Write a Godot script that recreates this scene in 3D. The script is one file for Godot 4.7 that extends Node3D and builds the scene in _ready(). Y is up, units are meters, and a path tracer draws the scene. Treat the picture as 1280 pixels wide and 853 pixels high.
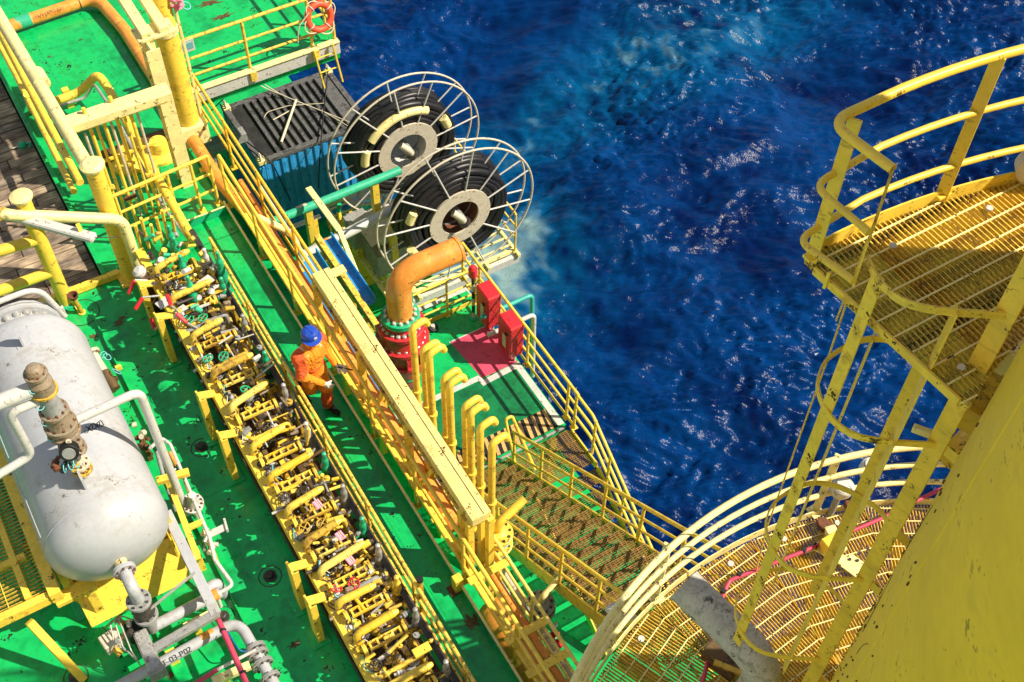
extends Node3D

var M := {}
var taken := {}
var rng := RandomNumberGenerator.new()
var unit_box := BoxMesh.new()

# ---------------------------------------------------------------- shape collector
class Sh:
	var st := SurfaceTool.new()
	func _init() -> void:
		st.begin(Mesh.PRIMITIVE_TRIANGLES)
	func vtx(p: Vector3, n: Vector3, c := Color.WHITE) -> void:
		st.set_color(c)
		st.set_normal(n)
		st.add_vertex(p)
	func tri(a: Vector3, b: Vector3, c: Vector3) -> void:
		var n := (c - a).cross(b - a).normalized()
		vtx(a, n); vtx(b, n); vtx(c, n)
	func quad(a: Vector3, b: Vector3, c: Vector3, d: Vector3) -> void:
		var n := (c - a).cross(b - a).normalized()
		if n.length_squared() < 0.5:
			n = (d - a).cross(c - a).normalized()
		vtx(a, n); vtx(b, n); vtx(c, n)
		vtx(a, n); vtx(c, n); vtx(d, n)
	# a triangle whose winding follows its normals
	func face(a: Vector3, na: Vector3, b: Vector3, nb: Vector3, c: Vector3, nc: Vector3) -> void:
		if (c - a).cross(b - a).dot(na + nb + nc) < 0.0:
			vtx(a, na); vtx(c, nc); vtx(b, nb)
		else:
			vtx(a, na); vtx(b, nb); vtx(c, nc)
	func squad(a: Vector3, na: Vector3, b: Vector3, nb: Vector3, c: Vector3, nc: Vector3, d: Vector3, nd: Vector3) -> void:
		face(a, na, b, nb, c, nc)
		face(a, na, c, nc, d, nd)
	# box with bevelled edges
	func box(c: Vector3, s: Vector3, bs := Basis(), bev := -1.0) -> Sh:
		var h := s * 0.5
		var b := bev
		if b < 0.0:
			b = minf(0.006, minf(h.x, minf(h.y, h.z)) * 0.25)
		var f := func(x: float, y: float, z: float) -> Vector3: return c + bs * Vector3(x, y, z)
		for ax in 3:
			for sg in [-1.0, 1.0]:
				var u: int = (ax + 1) % 3
				var w: int = (ax + 2) % 3
				var pts := []
				for k in [[-1, -1], [1, -1], [1, 1], [-1, 1]]:
					var p := Vector3.ZERO
					p[ax] = sg * h[ax]
					p[u] = k[0] * (h[u] - b)
					p[w] = k[1] * (h[w] - b)
					pts.append(c + bs * p)
				var n := Vector3.ZERO
				n[ax] = sg
				n = bs * n
				squad(pts[0], n, pts[1], n, pts[2], n, pts[3], n)
		if b > 0.0:
			for ax in 3:
				var u: int = (ax + 1) % 3
				var w: int = (ax + 2) % 3
				for su in [-1.0, 1.0]:
					for sw in [-1.0, 1.0]:
						var p1 := Vector3.ZERO
						p1[u] = su * h[u]; p1[w] = sw * (h[w] - b); p1[ax] = h[ax] - b
						var p2 := p1
						p2[ax] = -p1[ax]
						var p3 := p2
						p3[u] = su * (h[u] - b); p3[w] = sw * h[w]
						var p4 := p3
						p4[ax] = p1[ax]
						var n := Vector3.ZERO
						n[u] = su; n[w] = sw
						n = bs * n.normalized()
						squad(c + bs * p1, n, c + bs * p2, n, c + bs * p3, n, c + bs * p4, n)
			for sx in [-1.0, 1.0]:
				for sy in [-1.0, 1.0]:
					for sz in [-1.0, 1.0]:
						var n := bs * Vector3(sx, sy, sz).normalized()
						face(c + bs * Vector3(sx * h.x, sy * (h.y - b), sz * (h.z - b)), n, c + bs * Vector3(sx * (h.x - b), sy * h.y, sz * (h.z - b)), n, c + bs * Vector3(sx * (h.x - b), sy * (h.y - b), sz * h.z), n)
		return self
	# box from one point to another, w wide and t high
	func bar(a: Vector3, b: Vector3, w: float, t: float, up := Vector3.UP, bev := -1.0) -> Sh:
		var d := (b - a)
		var z := d.normalized()
		var x := up.cross(z)
		if x.length() < 0.01:
			x = Vector3.RIGHT
		x = x.normalized()
		return box((a + b) * 0.5, Vector3(w, t, d.length()), Basis(x, z.cross(x), z), bev)
	func tube(pts: Array, r: float, n := 10, closed := false) -> Sh:
		var m := pts.size()
		var tang := []
		for i in m:
			var a: Vector3 = pts[(i - 1 + m) % m] if (closed or i > 0) else pts[i]
			var b: Vector3 = pts[(i + 1) % m] if (closed or i < m - 1) else pts[i]
			tang.append((b - a).normalized())
		var t0: Vector3 = tang[0]
		var side := t0.cross(Vector3.UP if absf(t0.y) < 0.9 else Vector3.RIGHT).normalized()
		var rings := []
		for i in m:
			var t: Vector3 = tang[i]
			side = (side - t * side.dot(t)).normalized()
			var up := t.cross(side)
			var ring := []
			for k in n:
				var a := TAU * k / n
				ring.append(side * cos(a) + up * sin(a))
			rings.append(ring)
		var last := m if closed else m - 1
		for i in last:
			var j := (i + 1) % m
			for k in n:
				var l := (k + 1) % n
				var a: Vector3 = rings[i][k]
				var b: Vector3 = rings[i][l]
				var c: Vector3 = rings[j][l]
				var d: Vector3 = rings[j][k]
				squad(pts[i] + a * r, a, pts[i] + b * r, b, pts[j] + c * r, c, pts[j] + d * r, d)
		if not closed:
			for e in [[0, -1.0], [m - 1, 1.0]]:
				var cc: Vector3 = pts[e[0]]
				var nn: Vector3 = tang[e[0]] * e[1]
				for k in n:
					face(cc, nn, cc + rings[e[0]][k] * r, nn, cc + rings[e[0]][(k + 1) % n] * r, nn)
		return self
	func cyl(a: Vector3, b: Vector3, r: float, n := 14) -> Sh:
		return lathe(a, (b - a).normalized(), [[r * 0.96, 0.0], [r, r * 0.04], [r, a.distance_to(b) - r * 0.04], [r * 0.96, a.distance_to(b)]], n)
	# profile of [radius, distance along the axis]
	func lathe(at: Vector3, ax: Vector3, prof: Array, n := 20, cap := true) -> Sh:
		var s := ax.cross(Vector3.UP if absf(ax.y) < 0.9 else Vector3.RIGHT).normalized()
		var u := ax.cross(s)
		for i in prof.size() - 1:
			var r0: float = prof[i][0]
			var h0: float = prof[i][1]
			var r1: float = prof[i + 1][0]
			var h1: float = prof[i + 1][1]
			var sl := Vector2(h1 - h0, r0 - r1)
			if sl.length() < 1e-6:
				continue
			sl = sl.normalized()
			for k in n:
				var a0 := TAU * k / n
				var a1 := TAU * (k + 1) / n
				var d0 := s * cos(a0) + u * sin(a0)
				var d1 := s * cos(a1) + u * sin(a1)
				var n0 := (d0 * sl.x + ax * sl.y).normalized()
				var n1 := (d1 * sl.x + ax * sl.y).normalized()
				squad(at + d0 * r0 + ax * h0, n0, at + d1 * r0 + ax * h0, n1, at + d1 * r1 + ax * h1, n1, at + d0 * r1 + ax * h1, n0)
		if cap:
			for e in [[0, -1.0], [prof.size() - 1, 1.0]]:
				var r: float = prof[e[0]][0]
				if r < 0.001:
					continue
				var c: Vector3 = at + ax * float(prof[e[0]][1])
				for k in n:
					var a0 := TAU * k / n
					var a1 := TAU * (k + 1) / n
					var cn: Vector3 = ax * e[1]
					face(c, cn, c + (s * cos(a0) + u * sin(a0)) * r, cn, c + (s * cos(a1) + u * sin(a1)) * r, cn)
		return self
	func bolts(at: Vector3, ax: Vector3, rad: float, count: int, r: float, h: float) -> Sh:
		var s := ax.cross(Vector3.UP if absf(ax.y) < 0.9 else Vector3.RIGHT).normalized()
		var u := ax.cross(s)
		for k in count:
			var a := TAU * k / count
			var c := at + (s * cos(a) + u * sin(a)) * rad
			lathe(c - ax * h * 0.5, ax, [[r, 0.0], [r, h], [r * 0.6, h * 1.1]], 6)
		return self
	func ball(c: Vector3, r: float, n := 10) -> Sh:
		var prof := []
		for i in n + 1:
			var a := PI * i / n
			prof.append([r * sin(a), r - r * cos(a)])
		return lathe(c - Vector3(0, r, 0), Vector3.UP, prof, n * 2)
	# flat polygon in a plane pushed along a vector
	func slab(poly: Array, push: Vector3) -> Sh:
		var p2 := PackedVector2Array()
		var n := push.normalized()
		var s := n.cross(Vector3.UP if absf(n.y) < 0.9 else Vector3.RIGHT).normalized()
		var u := n.cross(s)
		for p in poly:
			p2.append(Vector2(s.dot(p), u.dot(p)))
		var idx := Geometry2D.triangulate_polygon(p2)
		for i in range(0, idx.size(), 3):
			face(poly[idx[i]], -n, poly[idx[i + 1]], -n, poly[idx[i + 2]], -n)
			face(poly[idx[i]] + push, n, poly[idx[i + 1]] + push, n, poly[idx[i + 2]] + push, n)
		var area := 0.0
		for i in p2.size():
			area += p2[i].cross(p2[(i + 1) % p2.size()])
		var turn := 1.0 if area > 0.0 else -1.0
		for i in poly.size():
			var a: Vector3 = poly[i]
			var b: Vector3 = poly[(i + 1) % poly.size()]
			var nn := (b - a).cross(n).normalized() * turn
			squad(a, nn, b, nn, b + push, nn, a + push, nn)
		return self
	func done() -> ArrayMesh:
		return st.commit()

# ---------------------------------------------------------------- bookkeeping
func v(x: float, y: float, z: float) -> Vector3:
	return Vector3(x, y, z)

func numbered(called: String) -> String:
	var n: int = taken.get(called, 0)
	taken[called] = n + 1
	return called if n == 0 else "%s_%03d" % [called, n]

func thing(called: String, label: String, category: String, at := Vector3.ZERO, group := "") -> Node3D:
	var o := Node3D.new()
	o.name = numbered(called)
	add_child(o)
	o.position = at
	o.set_meta("label", label)
	o.set_meta("category", category)
	if group != "":
		o.set_meta("group", group)
	return o

func structure(called: String, mesh: Mesh, mat: Material) -> MeshInstance3D:
	var o := MeshInstance3D.new()
	o.name = numbered(called)
	o.mesh = mesh
	o.material_override = mat
	add_child(o)
	o.set_meta("kind", "structure")
	return o

# shapes are written in world coordinates; a part of a thing is moved back by the thing's own position
func mesh_part(parent: Node3D, called: String, mesh: Mesh, mat: Material, label := "") -> MeshInstance3D:
	var o := MeshInstance3D.new()
	o.name = called
	o.mesh = mesh
	o.material_override = mat
	parent.add_child(o, true)
	if not (parent is MeshInstance3D) or parent.get_parent() == self:
		o.position = -parent.position
	if label != "":
		o.set_meta("label", label)
	return o

func part(parent: Node3D, called: String, sh: Sh, mat: Material, label := "") -> MeshInstance3D:
	return mesh_part(parent, called, sh.done(), mat, label)

# copy of a shared mesh at a world transform
func piece(parent: Node3D, called: String, mesh: Mesh, mat: Material, tr: Transform3D) -> MeshInstance3D:
	var o := mesh_part(parent, called, mesh, mat)
	o.transform = Transform3D(tr.basis, tr.origin + o.position)
	return o

func strip(parent: Node3D, called: String, a: Vector3, b: Vector3, w: float, t: float, mat: Material, up := Vector3.UP) -> MeshInstance3D:
	var d := b - a
	var z := d.normalized()
	var x := up.cross(z)
	if x.length() < 0.01:
		x = Vector3.RIGHT
	x = x.normalized()
	return piece(parent, called, unit_box, mat, Transform3D(Basis(x * w, z.cross(x) * t, z * d.length()), (a + b) * 0.5))

func bend(pts: Array, rad: float, seg := 6) -> Array:
	var out := [pts[0]]
	for i in range(1, pts.size() - 1):
		var p: Vector3 = pts[i]
		var a: Vector3 = pts[i - 1]
		var b: Vector3 = pts[i + 1]
		var da := (a - p).normalized()
		var db := (b - p).normalized()
		var ang := da.angle_to(db)
		var l := minf(rad / maxf(tan(ang * 0.5), 0.05), minf(a.distance_to(p), b.distance_to(p)) * 0.48)
		var p0 := p + da * l
		var p1 := p + db * l
		for k in seg + 1:
			var t := float(k) / seg
			out.append(p0.lerp(p, t).lerp(p.lerp(p1, t), t))
	out.append(pts[-1])
	return out

# ---------------------------------------------------------------- materials
func noise(sd: int, fr: float, oct := 4, kind := FastNoiseLite.TYPE_SIMPLEX_SMOOTH) -> FastNoiseLite:
	var n := FastNoiseLite.new()
	n.seed = sd
	n.frequency = fr
	n.noise_type = kind
	n.fractal_octaves = oct
	return n

func lin(r: float, g: float, b: float) -> Color:
	return Color(r, g, b).linear_to_srgb()

# painted steel: colour that drifts a little, grime patches, chips of rust
func paint(base: Color, sd: int, grime: Color, grime_amt: float, chip: Color, chip_amt: float, rough := 0.45, metres := 2.0, drift := 0.12, speck := 0.0, metal := 0.0, size := 384) -> StandardMaterial3D:
	var a := noise(sd, 0.008, 4).get_seamless_image(size, size)
	var b := noise(sd + 7, 0.05, 3).get_seamless_image(size, size)
	var c := noise(sd + 13, 0.025, 4).get_seamless_image(size, size)
	var d := noise(sd + 17, 0.16, 2).get_seamless_image(size, size)
	var im := Image.create(size, size, false, Image.FORMAT_RGB8)
	var ht := Image.create(size, size, false, Image.FORMAT_L8)
	for y in size:
		for x in size:
			var na := a.get_pixel(x, y).r
			var nb := b.get_pixel(x, y).r
			var nc := c.get_pixel(x, y).r
			var nd := d.get_pixel(x, y).r
			var k := 1.0 + drift * ((na - 0.5) * 1.6 + (nb - 0.5) * 0.9)
			var col := Color(base.r * k, base.g * k, base.b * k)
			var g := clampf((na * 0.6 + nb * 0.4 - (0.92 - grime_amt)) * 5.0, 0.0, 1.0) * 0.75
			col = col.lerp(grime, g)
			var h := 0.6 + nd * 0.1
			if nc * 0.62 + nd * 0.38 > 1.14 - chip_amt - na * 0.24:
				col = chip.lerp(chip * 0.5, nb)
				h = 0.35
			elif nd > 1.0 - speck:
				col = col.lerp(chip, 0.8)
			im.set_pixel(x, y, col)
			ht.set_pixel(x, y, Color(h, h, h))
	im.generate_mipmaps()
	var m := StandardMaterial3D.new()
	m.albedo_texture = ImageTexture.create_from_image(im)
	m.uv1_triplanar = true
	m.uv1_world_triplanar = true
	m.uv1_scale = Vector3.ONE / metres
	m.roughness = rough
	m.metallic = metal
	return m

func plain(c: Color, rough := 0.6, metal := 0.0) -> StandardMaterial3D:
	var m := StandardMaterial3D.new()
	m.albedo_color = c
	m.roughness = rough
	m.metallic = metal
	return m

func wood(sd: int, base: Color) -> StandardMaterial3D:
	var size := 256
	var a := noise(sd, 0.01, 4).get_seamless_image(size, size)
	var b := noise(sd + 3, 0.09, 3).get_seamless_image(size, size)
	var im := Image.create(size, size, false, Image.FORMAT_RGB8)
	for y in size:
		for x in size:
			var n := a.get_pixel(x, y).r
			var g := b.get_pixel((x / 10 + y * 0) % size, y).r
			var k := 0.55 + 0.5 * n + 0.55 * (g - 0.45)
			im.set_pixel(x, y, Color(base.r * k, base.g * k * (0.97 + 0.05 * n), base.b * k))
	im.generate_mipmaps()
	var m := StandardMaterial3D.new()
	m.albedo_texture = ImageTexture.create_from_image(im)
	m.uv1_triplanar = true
	m.uv1_world_triplanar = true
	m.uv1_scale = Vector3.ONE * 0.8
	m.roughness = 0.9
	return m

func make_materials() -> void:
	var rust := lin(0.09, 0.03, 0.012)
	var dark := lin(0.02, 0.015, 0.01)
	M.yellow = paint(lin(0.86, 0.62, 0.07), 11, lin(0.45, 0.27, 0.04), 0.30, rust, 0.285, 0.42, 1.7, 0.10)
	M.yellow_old = paint(lin(0.84, 0.60, 0.08), 23, lin(0.38, 0.2, 0.04), 0.36, rust, 0.335, 0.5, 0.9, 0.15, 0.10)
	M.yellow_deep = paint(lin(0.84, 0.54, 0.04), 13, lin(0.5, 0.26, 0.04), 0.34, rust, 0.31, 0.4, 1.4, 0.14, 0.05)
	M.yellow_pale = paint(lin(0.86, 0.68, 0.15), 17, lin(0.5, 0.33, 0.08), 0.33, rust, 0.315, 0.5, 1.1, 0.14, 0.07)
	M.beam = paint(lin(0.85, 0.70, 0.24), 19, lin(0.5, 0.36, 0.13), 0.36, rust, 0.275, 0.5, 1.9, 0.12, 0.05)
	M.cream = paint(lin(0.85, 0.75, 0.33), 31, lin(0.55, 0.42, 0.16), 0.28, rust, 0.30, 0.5, 1.3, 0.08, 0.05)
	M.amber = paint(lin(0.62, 0.40, 0.045), 41, lin(0.22, 0.12, 0.03), 0.38, rust, 0.34, 0.5, 0.8, 0.2, 0.10)
	M.bar = paint(lin(0.74, 0.50, 0.06), 47, lin(0.2, 0.1, 0.02), 0.40, dark, 0.34, 0.6, 0.7, 0.25, 0.1)
	M.deck = paint(lin(0.005, 0.45, 0.115), 53, lin(0.012, 0.30, 0.06), 0.40, lin(0.03, 0.03, 0.015), 0.262, 0.2, 6.5, 0.26, 0.11, 0.0, 768)
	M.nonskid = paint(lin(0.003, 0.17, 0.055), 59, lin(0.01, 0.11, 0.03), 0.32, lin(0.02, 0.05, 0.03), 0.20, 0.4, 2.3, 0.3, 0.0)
	M.green = paint(lin(0.01, 0.42, 0.2), 67, lin(0.02, 0.2, 0.1), 0.3, dark, 0.28, 0.4, 1.1, 0.12)
	M.pink = paint(lin(0.62, 0.07, 0.14), 71, lin(0.45, 0.05, 0.08), 0.3, lin(0.3, 0.06, 0.06), 0.22, 0.5, 2.0, 0.15)
	M.red = paint(lin(0.58, 0.025, 0.035), 73, lin(0.25, 0.01, 0.02), 0.28, dark, 0.24, 0.35, 1.2, 0.12)
	M.orange = paint(lin(0.85, 0.30, 0.045), 79, lin(0.8, 0.42, 0.1), 0.4, rust, 0.28, 0.45, 1.0, 0.12, 0.06)
	M.blue = paint(lin(0.03, 0.30, 0.66), 83, lin(0.1, 0.2, 0.28), 0.32, lin(0.03, 0.04, 0.06), 0.3, 0.4, 1.2, 0.2, 0.08)
	M.tank = paint(lin(0.43, 0.45, 0.49), 89, lin(0.34, 0.33, 0.31), 0.34, lin(0.2, 0.14, 0.09), 0.20, 0.38, 2.2, 0.07, 0.03)
	M.white = paint(lin(0.56, 0.56, 0.54), 97, lin(0.5, 0.44, 0.34), 0.3, rust, 0.28, 0.45, 1.1, 0.07, 0.05)
	M.beige = paint(lin(0.58, 0.53, 0.42), 101, lin(0.4, 0.34, 0.25), 0.33, rust, 0.28, 0.5, 0.9, 0.1, 0.05)
	M.grey = paint(lin(0.30, 0.31, 0.31), 103, lin(0.18, 0.15, 0.12), 0.34, rust, 0.30, 0.5, 0.8, 0.2, 0.08)
	M.steel = paint(lin(0.45, 0.45, 0.44), 107, lin(0.2, 0.17, 0.13), 0.34, dark, 0.28, 0.42, 0.6, 0.2, 0.06, 0.35)
	M.vent = paint(lin(0.50, 0.49, 0.45), 109, lin(0.22, 0.20, 0.16), 0.38, dark, 0.30, 0.7, 0.9, 0.25, 0.14)
	M.dark = paint(lin(0.035, 0.032, 0.03), 113, lin(0.12, 0.09, 0.06), 0.33, rust, 0.3, 0.55, 0.7, 0.3)
	M.roof_black = paint(lin(0.02, 0.02, 0.021), 191, lin(0.05, 0.05, 0.05), 0.3, dark, 0.3, 0.7, 1.1, 0.3)  # near-black plate colour in the grooves between the lighter roof ribs
	M.roof = paint(lin(0.13, 0.13, 0.135), 127, lin(0.015, 0.015, 0.017), 0.42, lin(0.2, 0.19, 0.18), 0.26, 0.75, 1.3, 0.35, 0.08)
	M.rubber = plain(lin(0.012, 0.012, 0.014), 0.42)
	M.rust = paint(lin(0.16, 0.055, 0.025), 131, lin(0.05, 0.02, 0.012), 0.4, dark, 0.3, 0.85, 0.6, 0.3)
	M.brown = paint(lin(0.13, 0.075, 0.025), 137, lin(0.04, 0.025, 0.012), 0.4, dark, 0.32, 0.7, 0.9, 0.3)
	M.mint = paint(lin(0.04, 0.46, 0.27), 139, lin(0.2, 0.4, 0.25), 0.26, rust, 0.25, 0.4, 1.0, 0.1)
	M.teal = paint(lin(0.04, 0.42, 0.36), 149, lin(0.1, 0.35, 0.3), 0.25, rust, 0.22, 0.4, 1.0, 0.1)
	M.hose = plain(lin(0.52, 0.05, 0.11), 0.5)
	M.cyan = plain(lin(0.15, 0.55, 0.62), 0.5)
	M.black = plain(lin(0.008, 0.008, 0.009), 0.6)
	M.ink = plain(lin(0.03, 0.025, 0.02), 0.8)
	M.tag = plain(lin(0.72, 0.22, 0.33), 0.6)
	M.stripe = paint(lin(0.62, 0.38, 0.13), 151, lin(0.3, 0.2, 0.08), 0.3, dark, 0.3, 0.6, 0.8, 0.15, 0.1)
	M.pedestal = paint(lin(0.86, 0.62, 0.04), 157, lin(0.55, 0.42, 0.06), 0.30, lin(0.12, 0.08, 0.02), 0.235, 0.5, 2.6, 0.07, 0.035)
	M.tread = paint(lin(0.30, 0.17, 0.035), 181, lin(0.1, 0.05, 0.015), 0.42, dark, 0.32, 0.7, 0.7, 0.3, 0.1)
	M.grimy = paint(lin(0.30, 0.25, 0.18), 177, lin(0.2, 0.11, 0.05), 0.42, rust, 0.34, 0.6, 0.45, 0.25, 0.1)
	M.rope = plain(lin(0.62, 0.56, 0.42), 0.9)
	M.woods = [wood(163, lin(0.36, 0.27, 0.19)), wood(167, lin(0.45, 0.34, 0.23)), wood(173, lin(0.27, 0.21, 0.16))]

func _ready() -> void:
	rng.seed = 4
	# camera, sky, sun, exposure
	var cam := Camera3D.new()
	cam.name = "camera"
	cam.transform = Transform3D(Basis(v(0.85958, 0.0156, 0.51077), Vector3(0.39524, 0.61326, -0.68388), Vector3(-0.3239, 0.78973, 0.52098)), v(0, 14.6, 0))
	cam.fov = 31.36
	cam.near = 0.1
	cam.far = 6000.0
	add_child(cam)
	cam.current = true
	var sky_mat := ProceduralSkyMaterial.new()
	sky_mat.sky_top_color = Color(0.58, 0.63, 0.71)
	sky_mat.sky_horizon_color = Color(1.0, 0.95, 0.86)
	sky_mat.sky_curve = 0.2
	sky_mat.ground_bottom_color = Color(0.02, 0.06, 0.16)
	sky_mat.ground_horizon_color = Color(0.3, 0.42, 0.6)
	var sky := Sky.new()
	sky.sky_material = sky_mat
	var env := Environment.new()
	env.background_mode = Environment.BG_SKY
	env.sky = sky
	env.background_energy_multiplier = 0.58
	env.tonemap_mode = Environment.TONE_MAPPER_LINEAR
	env.tonemap_exposure = 1.46
	env.sdfgi_enabled = true
	env.ssao_enabled = true
	env.ssil_enabled = true
	var world := WorldEnvironment.new()
	world.name = "surroundings"
	world.environment = env
	add_child(world)
	var sun := DirectionalLight3D.new()
	sun.name = "sun"
	sun.light_color = Color(1.0, 0.95, 0.86)
	sun.light_energy = 1.6
	sun.light_angular_distance = 0.5
	sun.shadow_enabled = true
	add_child(sun)
	sun.look_at_from_position(Vector3.ZERO, v(-0.58, -0.715, -0.386), Vector3.UP)

	unit_box.size = Vector3.ONE
	make_materials()
	build_sea()
	build_decks()
	build_added_deckhouse()
	build_pedestal()
	build_lower_platform()
	build_stairs()
	build_overhead_frame()
	build_walkway()
	build_far_deck()
	build_container()
	build_reels()
	build_valve_platform_items()
	build_tank()
	build_tank_pipes()
	build_manifold()
	build_circular_platform()
	build_upper_platform()
	build_person()

# ---------------------------------------------------------------- sea
func build_sea() -> void:
	var y0 := -24.0
	var x0 := 9.0
	var z0 := -56.0
	var step := 0.135
	var nx := 340
	var nz := 345
	var n1 := noise(5, 0.16, 2)
	var n2 := noise(6, 0.42, 2)
	var n3 := noise(9, 0.05, 2)
	var n4 := noise(12, 0.16, 4)
	var n5 := noise(15, 1.25, 2)
	var plume := [v(15.92, -24.00, -33.85), v(19.77, -24.00, -34.93), v(23.54, -24.00, -35.53), v(27.54, -24.00, -36.16), v(31.69, -24.00, -36.73), v(36.60, -24.00, -37.33), v(43.39, -24.00, -38.54)]
	var wide := [3.0, 2.4, 2.2, 2.6, 3.0, 3.0, 3.5]
	var strong := [0.35, 0.38, 0.42, 0.46, 0.5, 0.38, 0.1]
	var wash := [[v(17.73, -24.00, -29.66), 3.0, 0.95], [v(19.46, -24.00, -30.55), 2.2, 0.6], [v(16.40, -24.00, -28.37), 2.6, 0.8], [v(15.28, -24.00, -29.78), 3.5, 0.8], [v(19.41, -24.00, -28.17), 2.5, 0.28]]
	var hs := PackedFloat32Array()
	hs.resize(nx * nz)
	for j in nz:
		for i in nx:
			var x := x0 + i * step
			var z := z0 + j * step
			# crests lie across the wind; sharp ripples ride on short waves and a swell
			var wx := x * 0.87 + z * 0.5
			var wz := z * 0.87 - x * 0.5
			var w := n1.get_noise_2d(wx * 0.8, wz * 1.3)
			var big := n3.get_noise_2d(wx, wz)
			var r := n2.get_noise_2d(wx * 1.35 + w * 2.2, wz * 2.3 + w * 1.8)
			var q := n5.get_noise_2d(wx * 0.95 + r, wz * 1.6 + w)
			var chop := clampf(0.75 + 0.9 * n4.get_noise_2d(x * 0.35 + 80.0, z * 0.35), 0.35, 1.3)
			hs[j * nx + i] = big * 1.5 + (1.0 - absf(w) * 1.8) * 0.34 + ((1.0 - absf(r) * 2.0) * 0.18 + (1.0 - absf(q) * 2.0) * 0.12) * chop
	var vs := PackedVector3Array()
	var ns := PackedVector3Array()
	var cs := PackedColorArray()
	var ix := PackedInt32Array()
	vs.resize(nx * nz); ns.resize(nx * nz); cs.resize(nx * nz)
	for j in nz:
		for i in nx:
			var k := j * nx + i
			var x := x0 + i * step
			var z := z0 + j * step
			vs[k] = v(x, y0 + hs[k], z)
			var hx := hs[j * nx + mini(i + 1, nx - 1)] - hs[j * nx + maxi(i - 1, 0)]
			var hz := hs[mini(j + 1, nz - 1) * nx + i] - hs[maxi(j - 1, 0) * nx + i]
			ns[k] = Vector3(-hx, 2.0 * step, -hz).normalized()
			# churned, aerated water drifting off from the ship's side
			var a := 0.0
			var p := Vector2(x, z)
			for q in plume.size() - 1:
				var s := Vector2(plume[q].x, plume[q].z)
				var e := Vector2(plume[q + 1].x, plume[q + 1].z)
				var t := clampf((p - s).dot(e - s) / (e - s).length_squared(), 0.0, 1.0)
				var d := p.distance_to(s.lerp(e, t)) / lerpf(wide[q], wide[q + 1], t)
				a = maxf(a, exp(-d * d) * lerpf(strong[q], strong[q + 1], t))
			for q in wash:
				var d := p.distance_to(Vector2(q[0].x, q[0].z)) / float(q[1])
				a = maxf(a, exp(-d * d) * float(q[2]))
			var pn := n4.get_noise_2d(x * 0.9, z * 0.6)
			var fine := n2.get_noise_2d(x * 2.2, z * 1.6)
			a = clampf(a * (0.9 + 0.8 * pn + 0.55 * fine + 0.5 * n5.get_noise_2d(x * 0.6, z * 0.35)), 0.0, 1.0)
			var deep := Color(0.0001, 0.010, 0.062).lerp(Color(0.0002, 0.034, 0.150), clampf(0.5 + pn * 0.9 + fine * 0.5, 0.0, 1.0))
			var col := deep.lerp(Color(0.004, 0.10, 0.24), clampf(a * 1.5, 0.0, 1.0))
			col = col.lerp(Color(0.24, 0.36, 0.33), clampf((a - 0.42) * 1.3, 0.0, 0.8))
			cs[k] = col
	for j in nz - 1:
		for i in nx - 1:
			var k := j * nx + i
			ix.append_array([k, k + 1, k + nx + 1, k, k + nx + 1, k + nx])
	var arr := []
	arr.resize(Mesh.ARRAY_MAX)
	arr[Mesh.ARRAY_VERTEX] = vs
	arr[Mesh.ARRAY_NORMAL] = ns
	arr[Mesh.ARRAY_COLOR] = cs
	arr[Mesh.ARRAY_INDEX] = ix
	var am := ArrayMesh.new()
	am.add_surface_from_arrays(Mesh.PRIMITIVE_TRIANGLES, arr)
	var m := StandardMaterial3D.new()
	m.vertex_color_use_as_albedo = true
	m.roughness = 0.25
	m.metallic_specular = 0.2
	var rip := noise(21, 0.035, 4)
	rip.fractal_type = FastNoiseLite.FRACTAL_RIDGED
	var im := rip.get_seamless_image(512, 512)
	im.convert(Image.FORMAT_RGBA8)
	im.bump_map_to_normal_map(6.0)
	m.normal_enabled = true
	m.normal_texture = ImageTexture.create_from_image(im)
	m.normal_scale = 0.35
	m.uv1_triplanar = true
	m.uv1_world_triplanar = true
	m.uv1_scale = Vector3.ONE / 4.1
	structure("water", am, m)
	var far := Sh.new()
	var xe := x0 + (nx - 1) * step
	var ze := z0 + (nz - 1) * step
	var yb := y0 - 0.3
	var L := 4000.0
	for q in [[-L, -L, L, z0 + 0.2], [-L, ze - 0.2, L, L], [-L, z0 + 0.2, x0 + 0.2, ze - 0.2], [xe - 0.2, z0 + 0.2, L, ze - 0.2]]:
		far.quad(v(q[0], yb, q[1]), v(q[2], yb, q[1]), v(q[2], yb, q[3]), v(q[0], yb, q[3]))
	var fm: StandardMaterial3D = m.duplicate()
	fm.vertex_color_use_as_albedo = false
	fm.albedo_color = lin(0.002, 0.022, 0.11)
	structure("open_water", far.done(), fm)

# ---------------------------------------------------------------- decks
func plate(x0: float, x1: float, z0: float, z1: float, y: float, t: float) -> Sh:
	return Sh.new().box(v((x0 + x1) * 0.5, y - t * 0.5, (z0 + z1) * 0.5), v(x1 - x0, t, z1 - z0), Basis(), 0.004)

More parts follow.
